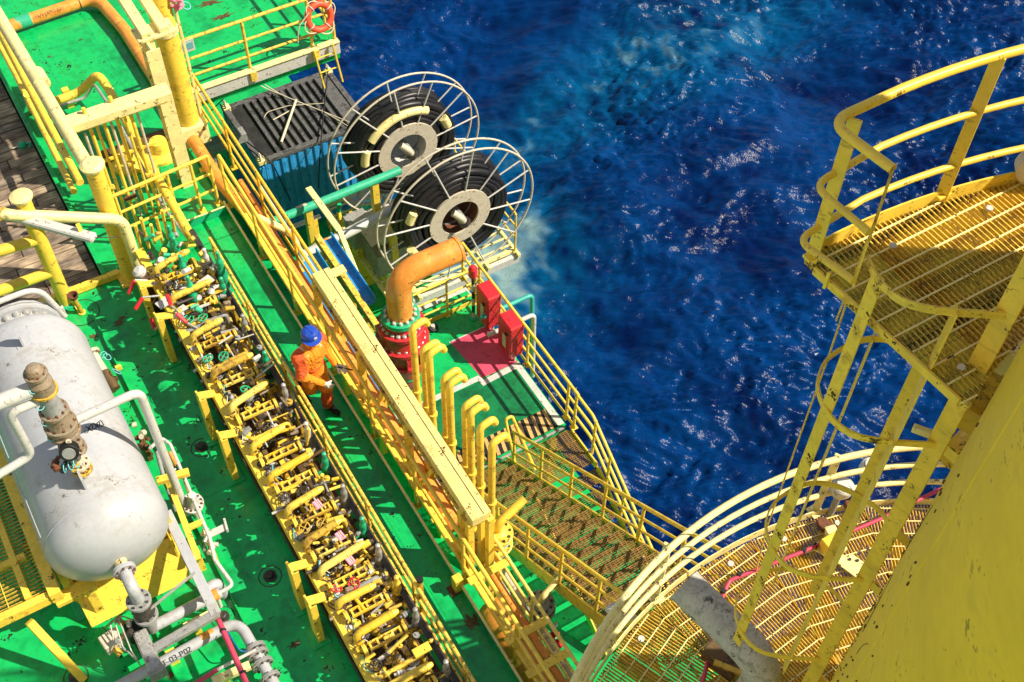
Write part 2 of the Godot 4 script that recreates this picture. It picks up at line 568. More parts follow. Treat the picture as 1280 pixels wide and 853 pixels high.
func build_decks() -> void:
	# main deck, left and near part, and the far part that reaches outboard
	var a := Sh.new()
	a.box(v(-4.35, -0.2, 3.1), v(15.3, 0.4, 33.8))
	a.box(v(2.18, -0.2, -24.0), v(2.24, 0.4, 20.38), Basis(), 0.0)
	a.box(v(5.06, -0.2, -25.6), v(3.5, 0.4, 16.4), Basis(), 0.0)
	var dk := structure("deck", a.done(), M.deck)
	# weld beads between the deck plates
	for z in [-13.0, -11.1, -9.4, -7.55, -6.2]:
		part(dk, "weld_bead", Sh.new().box(v(1.2, 0.001, z), v(4.1, 0.006, 0.014), Basis(), 0.0), M.deck)
	for z in [-16.4, -18.6, -20.3, -22.5]:
		part(dk, "weld_bead", Sh.new().box(v(2.2, 0.001, z), v(2.2, 0.006, 0.014), Basis(), 0.0), M.deck)
	for x in [0.95, 2.05, 2.95]:
		part(dk, "weld_bead", Sh.new().box(v(x, 0.001, -9.0), v(0.014, 0.006, 9.4), Basis(), 0.0), M.deck)
	for x in [1.9, 2.9]:
		part(dk, "weld_bead", Sh.new().box(v(x, 0.001, -19.0), v(0.014, 0.006, 9.4), Basis(), 0.0), M.deck)
	var w := Sh.new()
	w.box(v(-8.0, -0.45, -24.0), v(18.12, 0.5, 20.3))
	structure("wood_deck_bed", w.done(), M.dark)
	# hull side and lower deck
	structure("lower_deck", plate(-12.0, 7.6, -34.0, 9.0, -5.3, 0.5).done(), M.deck)
	structure("hull_side", plate(-12.0, 7.45, -34.0, 12.0, -5.8, 18.0).done(), M.dark)
	var inner := Sh.new()
	inner.box(v(3.2, -2.85, 3.0), v(0.12, 4.9, 33.6))
	structure("deck_side", inner.done(), M.deck)

	# timber planks laid across, each a piece
	var wd := thing("timber_deck", "weathered timber planking laid inside the green deck edge", "planking", v(0, -0.2, -18))
	var z := -14.02
	while z > -21.6:
		var wdt := rng.randf_range(0.17, 0.26)
		var xa := -3.2 + rng.randf_range(-0.3, 0.3)
		var cut := rng.randf_range(-1.0, 0.7)
		for s in [[xa, cut - 0.006], [cut + 0.006, 1.03]]:
			var dy := rng.randf_range(-0.012, 0.012)
			var b := Sh.new().box(v((s[0] + s[1]) * 0.5, -0.13 + dy, z - wdt * 0.5), v(s[1] - s[0], 0.12, wdt - 0.018), Basis(Vector3.UP, rng.randf_range(-0.004, 0.004)), 0.008)
			part(wd, "plank", b, M.woods[rng.randi() % 3])
		z -= wdt
	# green coaming beside the timber
	var c := thing("deck_coaming", "bright green steel coaming along the edge of the timber planking", "coaming", v(1.08, 0, -18))
	part(c, "coaming_plate", Sh.new().box(v(1.085, 0.06, -22.5), v(0.07, 0.14, 17.2)), M.deck)
	# yellow kerb between timber and the tank deck
	var k := thing("yellow_kerb", "low yellow kerb between the timber planking and the tank deck", "kerb", v(0, 0, -13.86))
	part(k, "kerb_bar", Sh.new().box(v(-1.0, 0.05, -13.86), v(4.6, 0.12, 0.1)), M.yellow)
	for x in [-0.9, -0.2, 0.5]:
		part(k, "kerb_bracket", Sh.new().bar(v(x, 0.08, -13.8), v(x + 0.02, 0.01, -13.45), 0.07, 0.03), M.yellow)
	# raised edges of the walkway and the tank's drip area
	var kr := thing("walkway_kerb", "dark green kerb plate along the walkway's outboard edge", "kerb", v(3.3, 0, -9))
	part(kr, "kerb_plate", Sh.new().box(v(3.3, 0.07, -9.3), v(0.025, 0.18, 10.2)), M.deck)
	part(kr, "kerb_cap", Sh.new().box(v(3.3, 0.166, -9.3), v(0.035, 0.01, 10.2)), M.cream)
	var ke := thing("end_kerb", "pale green upright plate closing the far end of the walkway", "kerb", v(2.8, 0, -14.3))
	part(ke, "kerb_plate", Sh.new().box(v(2.87, 0.08, -14.28), v(0.86, 0.16, 0.02)), M.green)
	part(ke, "kerb_cap", Sh.new().box(v(2.87, 0.165, -14.28), v(0.86, 0.01, 0.03)), M.cream)
	part(ke, "kerb_plate", Sh.new().bar(v(2.44, 0.08, -14.28), v(2.0, 0.08, -13.75), 0.02, 0.16), M.green)
	var dl := thing("drip_edge", "narrow dark steel edge of the drip area beside the grey tank", "kerb", v(0.66, 0, -9.5))
	part(dl, "edge_plate", Sh.new().box(v(0.665, 0.035, -8.6), v(0.02, 0.09, 9.4)), M.deck)
	part(dl, "edge_plate", Sh.new().box(v(-0.35, 0.035, -6.0), v(0.02, 0.09, 5.0)), M.deck)
	# rust patches and scars on the paint
	var i := 0
	for p in [[v(5.15, 0.00, -19.64), 0.30, 0.12], [v(5.21, 0.00, -19.13), 0.26, 0.1], [v(5.28, -0.00, -18.87), 0.1, 0.06], [v(0.96, 0.00, -12.94), 0.10, 0.08], [v(1.03, 0.00, -13.01), 0.07, 0.05], [v(0.54, 0.00, -12.88), 0.08, 0.06], [v(2.64, -0.00, -19.79), 0.05, 0.03], [v(1.99, 0.00, -19.60), 0.04, 0.03], [v(1.10, 0.00, -6.81), 0.10, 0.05], [v(3.20, 0.00, -5.95), 0.15, 0.12], [v(-0.40, 0.00, -7.22), 0.07, 0.07]]:
		var poly := []
		for q in 26:
			var r := rng.randf_range(0.5, 1.1) * (0.85 + 0.3 * sin(q * 1.7 + i))
			poly.append(p[0] + v(cos(TAU * q / 26) * p[1] * r, 0.004, -sin(TAU * q / 26) * p[2] * r))
		var t := thing("rust_patch", ["brown rust patch on the green deck beyond the outboard railing", "second brown rust patch on the green deck beyond the outboard railing", "small rust spot below the two rust patches on the far deck", "dark scar in the paint beside the end of the pipe manifold", "dark scar in the paint near the manifold's far end", "small dark scar in the paint above the grey tank's end", "small paint chip on the deck inside the bent orange pipe", "tiny paint chip on the deck inside the bent orange pipe", "pale brown scar in the paint between manifold leg and drain", "rust patch round the foot of the walkway post", "dark blot on the deck below the stencilled grey pipe"][i], "rust", p[0])
		part(t, "rust_spot", Sh.new().slab(poly, v(0, 0.003, 0)), M.brown)
		i += 1
	# deck drains with a painted ring
	for d in [[v(1.22, -0.00, -7.85), "round dark deck drain inside a painted ring opposite the manifold legs"], [v(1.20, -0.00, -10.19), "dark deck drain fitting beside the manifold's yellow legs"], [v(-1.42, 0.00, -7.80), "round dark drain cover in the shaded deck corner below the tank"], [v(0.46, 0.00, -7.62), "dark drain plug beside the red hose below the tank"]]:
		var t := thing("deck_drain", d[1], "drain", d[0])
		part(t, "drain_plug", Sh.new().lathe(d[0] + v(0, -0.01, 0), Vector3.UP, [[0.09, 0.0], [0.09, 0.03], [0.055, 0.035], [0.055, 0.09], [0.04, 0.10], [0.0, 0.10]], 18), M.dark)
		part(t, "painted_ring", Sh.new().tube(ring_pts(d[0] + v(0, 0.0, 0), Vector3.UP, 0.15, 28), 0.007, 6, true), M.dark)

func ring_pts(c: Vector3, ax: Vector3, r: float, n: int, a0 := 0.0, a1 := TAU) -> Array:
	var s := ax.cross(Vector3.UP if absf(ax.y) < 0.9 else Vector3.BACK).normalized()
	var u := ax.cross(s)
	var out := []
	var full := absf(a1 - a0 - TAU) < 1e-4
	for k in (n if full else n + 1):
		var a := a0 + (a1 - a0) * k / n
		out.append(c + (s * cos(a) + u * sin(a)) * r)
	return out

# ---------------------------------------------------------------- generic railing
func railing(called: String, label: String, path: Array, heights: Array, r: float, posts: Array, mat: Material, toe := 0.0, flat := false, group := "") -> Node3D:
	var t := thing(called, label, "railing", path[0], group)
	var up := Vector3.UP
	for k in heights.size():
		var pts := []
		for p in path:
			pts.append(p + up * heights[k])
		part(t, "top_rail" if k == 0 else "mid_rail", Sh.new().tube(bend(pts, 0.12, 4) if pts.size() > 2 and pts.size() < 9 else pts, r if k == 0 else r * 0.82, 10), mat)
	for p in posts:
		if flat:
			part(t, "post", Sh.new().bar(p, p + up * heights[0], r * 2.2, r * 0.9, v(0.86, 0, -0.5)), mat)
		else:
			part(t, "post", Sh.new().cyl(p, p + up * heights[0], r * 0.95, 9), mat)
		part(t, "foot_plate", Sh.new().box(p + up * 0.006, v(r * 4.0, 0.012, r * 4.0)), mat)
	if toe > 0.0:
		for k in path.size() - 1:
			part(t, "toe_board", Sh.new().bar(path[k] + up * toe * 0.5, path[k + 1] + up * toe * 0.5, 0.012, toe), mat)
	return t

func along(a: Vector3, b: Vector3, n: int) -> Array:
	var out := []
	for k in n:
		out.append(a.lerp(b, float(k) / maxf(1.0, n - 1)))
	return out

# ---------------------------------------------------------------- flanges and valves
func flange(parent: Node3D, at: Vector3, ax: Vector3, r: float, t: float, mat: Material, bolt: Material, n := 8, called := "flange") -> MeshInstance3D:
	var f := part(parent, called, Sh.new().lathe(at - ax * t * 0.5, ax, [[r * 0.95, 0.0], [r, t * 0.1], [r, t * 0.42], [r * 0.93, t * 0.45], [r * 0.93, t * 0.55], [r, t * 0.58], [r, t * 0.9], [r * 0.95, t]], 20), mat)
	var b := part(f, "bolt_ring", Sh.new().bolts(at, ax, r * 0.78, n, r * 0.1, t * 1.7), bolt)
	b.set_meta("kind", "stuff")
	return f

func letters(parent: Node3D, text: String, at: Vector3, right: Vector3, up: Vector3, size: float, mat: Material) -> void:
	var f := SystemFont.new()
	f.font_names = PackedStringArray(["Droid Sans"])
	var tm := TextMesh.new()
	tm.font = f
	tm.text = text
	tm.font_size = 32
	tm.pixel_size = size / 32.0
	tm.depth = 0.004
	var n := right.cross(up).normalized()
	piece(parent, "lettering", tm, mat, Transform3D(Basis(right.normalized(), n.cross(right.normalized()), n), at))

# unseen white block, added so its sunlit wall throws light back on the pedestal
func build_added_deckhouse() -> void:
	var t := thing("added_deckhouse", "tall white block added inboard, out of view, to throw sunlight onto the pedestal", "added_building", v(-10.5, 0, 4))
	part(t, "wall", Sh.new().box(v(-10.5, 10.0, 4.0), v(5.0, 20.0, 22.0)), M.white)
	for r in 5:
		for k in 7:
			var w := part(t, "window", Sh.new().box(v(-7.98, 2.4 + 3.6 * r, -5.0 + 3.0 * k), v(0.06, 1.0, 0.8)), M.grey)
			part(w, "pane", Sh.new().box(v(-7.955, 2.4 + 3.6 * r, -5.0 + 3.0 * k), v(0.03, 0.86, 0.66)), M.black)
		part(t, "ledge", Sh.new().box(v(-7.9, 0.9 + 3.6 * r, 4.0), v(0.2, 0.12, 22.0)), M.white)

# ---------------------------------------------------------------- crane pedestal
const PC := Vector3(5.1, 0.0, 0.3)

func build_pedestal() -> void:
	var t := thing("crane_pedestal", "huge yellow steel crane pedestal with specks of dirt and long scratches", "pedestal", v(5.1, -5.3, 0.3))
	part(t, "column", Sh.new().lathe(v(5.1, -5.3, 0.3), Vector3.UP, [[2.35, 0.0], [2.35, 9.5], [2.35, 14.4], [2.35, 22.0]], 96), M.pedestal)
	part(t, "weld_band", Sh.new().lathe(v(5.1, 6.0, 0.3), Vector3.UP, [[2.351, 0.0], [2.357, 0.01], [2.357, 0.02], [2.351, 0.03]], 96, false), M.pedestal)
	# plate seams, scratches and specks
	for a in [-2.3, -1.75]:
		part(t, "plate_seam", Sh.new().tube([v(5.1 + cos(a) * 2.35, -3.0, 0.3 + sin(a) * 2.35), v(5.1 + cos(a) * 2.35, 16.0, 0.3 + sin(a) * 2.35)], 0.006, 5), M.pedestal)
	for k in 9:
		var a := -2.2 + 0.09 * k + rng.randf_range(-0.03, 0.03)
		var y0 := rng.randf_range(4.5, 8.0)
		var pts := []
		for q in 9:
			var u := q / 8.0
			var aa := a + 0.05 * u * u * (1 if k % 2 else -1)
			pts.append(v(5.1 + cos(aa) * 2.351, y0 + u * rng.randf_range(0.9, 1.0) * (0.4 + 0.25 * (k % 4)), 0.3 + sin(aa) * 2.351))
		part(t, "scratch", Sh.new().tube(pts, 0.0022, 4), M.brown)
	var specks := Sh.new()
	for k in 150:
		var a := -2.05 + rng.randfn() * 0.14
		var p := v(5.1 + cos(a) * 2.351, 6.6 + rng.randfn() * 1.3, 0.3 + sin(a) * 2.351)
		specks.box(p, v(rng.randf_range(0.004, 0.02), rng.randf_range(0.006, 0.035), rng.randf_range(0.004, 0.012)), Basis(Vector3.UP, -a), 0.0)
	part(t, "dirt_specks", specks, M.brown).set_meta("kind", "stuff")
	# brackets that carry the ladder and the platform
	for y in [4.2, 6.83, 8.58]:
		part(t, "ladder_bracket", Sh.new().bar(v(4.3, y, -1.75), v(4.27, y, -2.05), 0.02, 0.1), M.yellow)
		part(t, "ladder_bracket", Sh.new().bar(v(4.75, y, -1.9), v(4.70, y, -2.25), 0.02, 0.1), M.yellow)
	# brackets between ladder and column
	var bp: Vector3 = v(4.62, 8.85, -2.07)
	part(t, "bracket_plate", Sh.new().box(bp, v(0.03, 0.42, 0.30), Basis(Vector3.UP, 0.35)), M.amber)
	for k in 6:
		part(t, "bolt", Sh.new().cyl(bp + v(-0.02, 0.14 - 0.13 * floorf(k / 2.0), -0.06 + 0.1 * (k % 2)), bp + v(-0.045, 0.14 - 0.13 * floorf(k / 2.0), -0.06 + 0.1 * (k % 2)), 0.016, 8), M.dark)
	part(t, "bracket_block", Sh.new().box(v(4.62, 9.22, -2.08), v(0.26, 0.22, 0.2), Basis(Vector3.UP, 0.35), 0.015), M.cream)
	part(t, "bracket_block", Sh.new().box(v(4.62, 8.55, -2.09), v(0.16, 0.2, 0.26), Basis(Vector3.UP, 0.35), 0.015), M.yellow)
	part(t, "stub_pipe", Sh.new().cyl(v(4.55, 8.16, -2.05), v(4.90, 8.13, -2.15), 0.09), M.yellow)
	part(t, "small_plate", Sh.new().box(v(4.50, 8.23, -2.27), v(0.04, 0.06, 0.16), Basis(Vector3.UP, 0.6)), M.cream)

# ---------------------------------------------------------------- platform with the painted floor
func build_lower_platform() -> void:
	var y := -3.3
	var o := structure("platform", plate(4.6, 7.22, -13.3, -9.72, y, 0.22).done(), M.deck)
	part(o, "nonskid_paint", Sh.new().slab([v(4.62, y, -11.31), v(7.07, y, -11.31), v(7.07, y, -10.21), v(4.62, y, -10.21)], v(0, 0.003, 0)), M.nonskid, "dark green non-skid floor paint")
	var g := Sh.new().slab([v(4.62, y, -13.28), v(7.2, y, -13.28), v(7.2, y, -11.32), v(6.45, y, -11.32), v(6.42, y, -11.42), v(4.62, y, -11.42)], v(0, 0.004, 0))
	part(o, "floor_paint", g, M.deck, "bright green painted floor")
	part(o, "warning_panel", Sh.new().slab([v(6.33, y + 0.004, -12.35), v(7.18, y + 0.004, -12.35), v(7.18, y + 0.004, -11.34), v(6.43, y + 0.004, -11.34)], v(0, 0.004, 0)), M.pink, "pink painted floor panel")
	part(o, "painted_line", Sh.new().slab([v(4.62, y + 0.004, -11.43), v(6.40, y + 0.004, -11.43), v(6.44, y + 0.004, -11.30), v(7.2, y + 0.004, -11.34), v(7.2, y + 0.004, -11.22), v(6.36, y + 0.004, -11.18), v(6.34, y + 0.004, -11.32), v(4.62, y + 0.004, -11.32)], v(0, 0.005, 0)), M.white, "white painted line")
	part(o, "painted_line", Sh.new().slab([v(7.08, y, -11.34), v(7.2, y, -11.34), v(7.2, y, -9.76), v(7.08, y, -9.76)], v(0, 0.005, 0)), M.white, "white painted line")
	part(o, "painted_line", Sh.new().slab([v(6.31, y + 0.009, -12.37), v(7.18, y + 0.009, -12.37), v(7.18, y + 0.009, -12.345), v(6.31, y + 0.009, -12.345)], v(0, 0.002, 0)), M.white)
	# black and sand hazard stripes
	part(o, "hazard_band", Sh.new().slab([v(4.62, y, -10.2), v(7.07, y, -10.2), v(7.07, y, -9.75), v(4.62, y, -9.75)], v(0, 0.004, 0)), M.black)
	for k in 18:
		var x := 4.6 + k * 0.137
		part(o, "hazard_stripe", Sh.new().slab([v(x, y + 0.004, -9.76), v(x + 0.065, y + 0.004, -9.76), v(minf(x + 0.165, 7.06), y + 0.004, -10.19), v(minf(x + 0.10, 7.0), y + 0.004, -10.19)], v(0, 0.003, 0)), M.stripe)
	part(o, "nosing", Sh.new().box(v(5.9, y - 0.02, -9.69), v(2.5, 0.05, 0.04)), M.steel)
	for q in [[4.75, -13.1], [7.05, -13.1], [4.75, -9.9], [7.05, -9.9]]:
		part(o, "support_leg", Sh.new().box(v(q[0], -4.42, q[1]), v(0.15, 1.78, 0.15)), M.yellow)

	# outboard railing, level then following the stair down
	var x := 7.3
	railing("railing", "yellow railing along the platform edge behind the red fire cabinets", [v(x, y, -13.6), v(x, y, -9.55)], [1.03, 0.68, 0.36], 0.03, [v(x, y, -13.6), v(x, y, -12.95), v(x, y, -11.2), v(x, y, -9.85), v(x, y, -9.6)], M.yellow, 0.1)
	railing("railing", "yellow railing closing the platform end beside the orange gooseneck", [v(5.7, y, -12.95), v(7.25, y, -12.95)], [1.0, 0.62, 0.3], 0.024, [v(5.7, y, -12.95), v(6.6, y, -12.95), v(7.22, y, -12.95)], M.yellow, 0.12)

	# fire cabinets on the rail
	var i := 0
	for p in [v(7.15, y, -12.35), v(7.15, y, -11.55)]:
		var t := thing("fire_cabinet", ["red hose cabinet beside the white striped pole on the platform", "red hose cabinet above the pink panel, next to the white line"][i], "cabinet", p, "red hose cabinets")
		var b := part(t, "cover", Sh.new().box(p + v(0, 0.62, 0), v(0.30, 0.86, 0.44), Basis(), 0.03), M.red)
		for s in [-1, 1]:
			part(b, "strap", Sh.new().bar(p + v(0.152, 0.3, 0.2 * s), p + v(0.152, 0.95, -0.2 * s), 0.006, 0.02, v(1, 0, 0)), M.red)
			part(b, "strap", Sh.new().bar(p + v(0.13 * s, 0.3, 0.222), p + v(-0.13 * s, 0.95, 0.222), 0.02, 0.006, v(0, 0, 1)), M.red)
			part(t, "stand_leg", Sh.new().box(p + v(0.0, 0.1, 0.16 * s), v(0.04, 0.21, 0.04)), M.white)
		part(b, "label_plate", Sh.new().box(p + v(-0.153, 0.55, 0.02), v(0.006, 0.34, 0.12)), M.beige)
		part(b, "latch", Sh.new().box(p + v(-0.16, 0.82, 0.1), v(0.03, 0.04, 0.08)), M.black)
		i += 1
	# striped pole with a red head
	var pb: Vector3 = v(6.99, -3.30, -12.64)
	var po := thing("hydrant_pole", "slim white and black banded pole with a small red lamp head", "pole", pb)
	for k in 6:
		part(po, "pole_band", Sh.new().cyl(pb + v(0, 0.2 * k, 0), pb + v(0, 0.2 * k + 0.2, 0), 0.032, 10), M.white if k % 2 == 0 else M.dark)
	part(po, "lamp_head", Sh.new().lathe(pb + v(0, 1.2, 0), Vector3.UP, [[0.04, 0.0], [0.085, 0.04], [0.085, 0.22], [0.05, 0.28], [0.0, 0.3]], 12), M.red)
	part(po, "base_ring", Sh.new().lathe(pb, Vector3.UP, [[0.08, 0.0], [0.08, 0.03], [0.035, 0.05]], 12), M.green)

	# teal and white pipes passing outboard
	var tp := thing("outboard_pipe", "teal bent pipe reaching out over the water beside the railing", "pipe", v(7.3, y, -11.9))
	part(tp, "pipe_run", Sh.new().tube(bend([v(6.9, -2.75, -12.2), v(8.0, -2.75, -12.2), v(8.0, -4.7, -12.1)], 0.12), 0.045), M.teal)
	part(tp, "pipe_clamp", Sh.new().box(v(7.3, -2.8, -12.2), v(0.1, 0.14, 0.12)), M.yellow)
	var wp := thing("outboard_pipe", "white bent pipe just below the teal pipe beside the railing", "pipe", v(7.3, y, -11.6))
	part(wp, "pipe_run", Sh.new().tube(bend([v(6.9, -3.0, -11.95), v(7.9, -3.0, -11.95), v(7.9, -4.9, -11.9)], 0.12), 0.045), M.white)
	part(wp, "pipe_clamp", Sh.new().box(v(7.3, -3.05, -11.95), v(0.1, 0.14, 0.12)), M.yellow)

# ---------------------------------------------------------------- stairs
func tread_mesh(w: float, d: float) -> ArrayMesh:
	var s := Sh.new()
	for e in [-1, 1]:
		s.box(v(0, 0, e * (d * 0.5 - 0.006)), v(w, 0.035, 0.012), Basis(), 0.0)
		s.box(v(e * (w * 0.5 - 0.004), 0, 0), v(0.008, 0.035, d), Basis(), 0.0)
	var n := int(w / 0.065)
	for k in range(1, n):
		s.box(v(-w * 0.5 + w * k / n, 0.004, 0), v(0.012, 0.014, d), Basis(), 0.0)
	for k in range(1, 7):
		s.box(v(0, 0.0, -d * 0.5 + d * k / 7.0), v(w, 0.03, 0.009), Basis(), 0.0)
	return s.done()

func build_stairs() -> void:
	# flight that climbs towards the round platform
	var t := thing("staircase", "broad stair of rust brown grating treads climbing from the hazard stripes", "stairs", v(5.3, -3.3, -9.4))
	var tm := tread_mesh(1.24, 0.235)
	var s := 0.765
	for k in 22:
		var z := -9.45 + k * 0.26
		var y := -3.3 + s * (z + 9.55)
		piece(t, "tread", tm, M.tread, Transform3D(Basis(), v(5.31, y, z)))
	for x in [4.66, 5.97]:
		part(t, "stringer", Sh.new().bar(v(x, -3.42, -9.62), v(x, 0.82, -4.0), 0.03, 0.24, Vector3.UP), M.yellow)
	for x in [4.66, 5.97]:
		var a := v(x, -3.3, -9.5)
		var b := v(x, 0.85, -4.07)
		for h in [1.0, 0.68, 0.36]:
			part(t, "hand_rail" if h == 1.0 else "mid_rail", Sh.new().tube([a + v(0, h, 0), b + v(0, h, 0)], 0.03 if h == 1.0 else 0.022, 9), M.yellow)
		for k in 7:
			var p := a.lerp(b, k / 6.5 + 0.01)
			part(t, "post", Sh.new().cyl(p, p + v(0, 1.0, 0), 0.026, 8), M.yellow)
	part(t, "gate_frame", Sh.new().tube(bend([v(5.97, -3.3, -9.35), v(5.97, -2.25, -9.75), v(6.1, -2.25, -9.75), v(6.25, -3.3, -9.2)], 0.06), 0.028, 8), M.yellow)

	# flight that goes down beside it
	var d := thing("staircase", "narrow stair of open grating treads going down beside the sea", "stairs", v(6.6, -3.5, -9.3))
	var t2 := tread_mesh(1.2, 0.26)
	for k in 3:
		piece(d, "landing_panel", t2, M.tread, Transform3D(Basis(), v(6.62, -3.36, -9.5 + 0.26 * k)))
	for k in 9:
		piece(d, "tread", t2, M.tread, Transform3D(Basis(), v(6.62, -3.5 - 0.2 * k, -8.65 + 0.27 * k)))
	for x in [6.0, 7.25]:
		part(d, "stringer", Sh.new().bar(v(x, -3.4, -9.6), v(x, -3.4, -8.75), 0.03, 0.2), M.yellow)
		part(d, "stringer", Sh.new().bar(v(x, -3.4, -8.75), v(x, -5.25, -6.25), 0.03, 0.2), M.yellow)
	for h in [1.0, 0.68, 0.36]:
		part(d, "hand_rail", Sh.new().tube(bend([v(7.3, -3.3 + h, -9.55), v(7.3, -3.3 + h, -9.1), v(7.3, -5.2 + h, -6.45), v(7.3, -5.3 + h, -4.5)], 0.15), 0.028, 9), M.yellow)
	for k in 6:
		var p := v(7.3, -3.35 - 0.37 * k, -9.0 + 0.5 * k)
		part(d, "post", Sh.new().cyl(p, p + v(0, 1.02, 0), 0.026, 8), M.yellow)
	for k in 4:
		part(d, "side_bracket", Sh.new().bar(v(7.3, -3.7 - 0.42 * k, -8.6 + 0.57 * k), v(7.55, -4.5 - 0.42 * k, -8.5 + 0.57 * k), 0.03, 0.03), M.yellow)
	# lower landing seen through the treads
	structure("landing", plate(5.2, 7.4, -6.3, -2.5, -5.1, 0.15).done(), M.deck)

# ---------------------------------------------------------------- beam and goosenecks beside the walkway
func build_overhead_frame() -> void:
	var t := thing("pipe_bridge", "long cream yellow beam raised on posts beside the walkway", "beam", v(3.65, 0, -9))
	var b := part(t, "beam", Sh.new().box(v(3.66, 1.42, -8.8), v(0.27, 0.16, 4.62), Basis(), 0.008), M.beam)
	part(b, "beam_joint", Sh.new().box(v(3.70, 1.502, -8.8), v(0.008, 0.006, 4.6), Basis(), 0.0), M.dark)
	part(b, "end_flange", Sh.new().box(v(3.86, 1.46, -11.0), v(0.26, 0.05, 0.14)), M.beam)
	part(b, "lower_flange", Sh.new().box(v(3.66, 1.32, -8.8), v(0.34, 0.03, 4.6)), M.amber)
	for z in [-11.02, -9.6, -8.2, -6.75, -6.55]:
		part(t, "post", Sh.new().box(v(3.52, 0.62, z), v(0.09, 1.5, 0.09)), M.yellow)
		part(t, "post", Sh.new().box(v(3.78, 0.1, z + 0.05), v(0.09, 2.5, 0.09)), M.yellow)
	for z in [-10.3, -8.9, -7.5]:
		part(t, "brace", Sh.new().bar(v(3.52, 0.0, z - 0.55), v(3.52, 1.3, z), 0.05, 0.05), M.yellow)
	part(t, "foot", Sh.new().box(v(3.27, 0.16, -6.45), v(0.12, 0.3, 0.12)), M.yellow)
	part(t, "foot", Sh.new().box(v(3.22, 0.015, -6.45), v(0.16, 0.02, 0.16)), M.rust)

	# vent goosenecks
	var tops := [v(4.20, 1.81, -9.30), v(4.20, 1.66, -9.00), v(4.20, 1.76, -8.83), v(4.20, 1.71, -8.42), v(4.20, 1.75, -8.27), v(4.20, 1.76, -7.86), v(4.20, 1.80, -7.71), v(4.20, 1.77, -7.47), v(4.20, 1.80, -7.17)]
	var lab := ["yellow vent gooseneck standing alone in front of the red valve body", "rear yellow vent gooseneck of the pair next to the red valve body", "front yellow vent gooseneck of the pair next to the red valve body", "rear yellow vent gooseneck of the pair at the white painted line", "front yellow vent gooseneck of the pair at the white painted line", "rear yellow vent gooseneck of the pair over the dark green floor", "front yellow vent gooseneck of the pair over the dark green floor", "single yellow vent gooseneck beside the hazard stripes", "last yellow vent gooseneck, at the end of the cream beam"]
	for k in tops.size():
		var p: Vector3 = tops[k]
		var g := thing("vent_gooseneck", lab[k], "vent pipe", v(p.x, -1.2, p.z), "yellow vent goosenecks beyond the beam")
		var s := part(g, "stem", Sh.new().tube(bend([v(p.x, -1.2, p.z), v(p.x, p.y, p.z), v(p.x + 0.2, p.y + 0.03, p.z - 0.02), v(p.x + 0.24, p.y - 0.1, p.z - 0.03)], 0.09, 6), 0.05, 12), M.yellow)
		part(s, "collar", Sh.new().cyl(v(p.x, 0.34, p.z), v(p.x, 0.39, p.z), 0.07), M.yellow)
		part(g, "base_flange", Sh.new().cyl(v(p.x, -1.2, p.z), v(p.x, -1.16, p.z), 0.11), M.yellow)
	# blue cable trays and the angle between them, below the walkway's level
	var c := thing("cable_tray", "wide bright blue steel tray running below the walkway railing", "tray", v(4.2, -1.2, -11.5))
	part(c, "tray_floor", Sh.new().box(v(4.22, -1.2, -12.2), v(0.62, 0.02, 3.2)), M.blue)
	for x in [3.91, 4.53]:
		part(c, "tray_side", Sh.new().box(v(x, -1.14, -12.2), v(0.02, 0.14, 3.2)), M.blue)
	for z in [-13.0, -11.8, -10.8]:
		part(c, "cross_member", Sh.new().box(v(4.22, -1.26, z), v(0.7, 0.1, 0.1)), M.yellow)
	var c2 := thing("cable_tray", "narrow bright blue channel next to the wide blue tray", "tray", v(4.8, -1.2, -11.5))
	part(c2, "tray_floor", Sh.new().box(v(4.82, -1.22, -13.15), v(0.2, 0.02, 1.7)), M.blue)
	for x in [4.72, 4.92]:
		part(c2, "tray_side", Sh.new().box(v(x, -1.15, -13.15), v(0.02, 0.16, 1.7)), M.blue)
	var an := thing("angle_beam", "dull yellow channel beam between the two blue trays", "beam", v(4.63, -1.1, -11.5))
	part(an, "web", Sh.new().box(v(4.61, -1.08, -12.85), v(0.02, 0.16, 2.3)), M.amber)
	part(an, "flange", Sh.new().box(v(4.65, -1.0, -12.85), v(0.10, 0.02, 2.3)), M.yellow_old)
	for z in [-13.6, -12.0]:
		part(an, "post", Sh.new().box(v(4.63, -3.2, z), v(0.12, 4.1, 0.12)), M.yellow)
	# bent yellow upright frame beyond the trays
	var fr := thing("leaning_stand", "rusty cream stand leaning beyond the blue channel", "frame", v(5.30, -3.00, -13.92))
	part(fr, "rail", Sh.new().bar(v(5.20, -1.60, -15.70), v(5.23, -1.60, -14.44), 0.12, 0.05), M.cream)
	part(fr, "leg", Sh.new().bar(v(5.23, -1.60, -14.44), v(5.22, -2.20, -13.78), 0.09, 0.09), M.cream)
	part(fr, "leg", Sh.new().bar(v(5.18, -2.20, -13.92), v(5.56, -4.00, -14.64), 0.10, 0.10), M.cream)
	part(fr, "post", Sh.new().box(v(5.35, -3.8, -14.6), v(0.12, 3.0, 0.12)), M.yellow)
	# S-bent pale pipe by the railing
	var sp := thing("bent_pipe", "pale yellow bent pipe dropping past the railing towards the blue tray", "pipe", v(4.24, -1.30, -13.87))
	part(sp, "pipe_run", Sh.new().tube(bend([v(3.63, 0.20, -13.75), v(4.03, 0.00, -13.32), v(4.22, -1.15, -13.73)], 0.25), 0.06, 12), M.cream)
	# flanged valves near the stairs
	var q: Vector3 = v(3.99, -0.20, -6.64)
	var va := thing("vent_valve", "yellow flanged valve with a bent outlet beside the end of the cream beam", "valve", v(q.x, -1.4, q.z))
	part(va, "stem", Sh.new().cyl(v(q.x, -1.4, q.z), v(q.x, 0.25, q.z), 0.06), M.yellow)
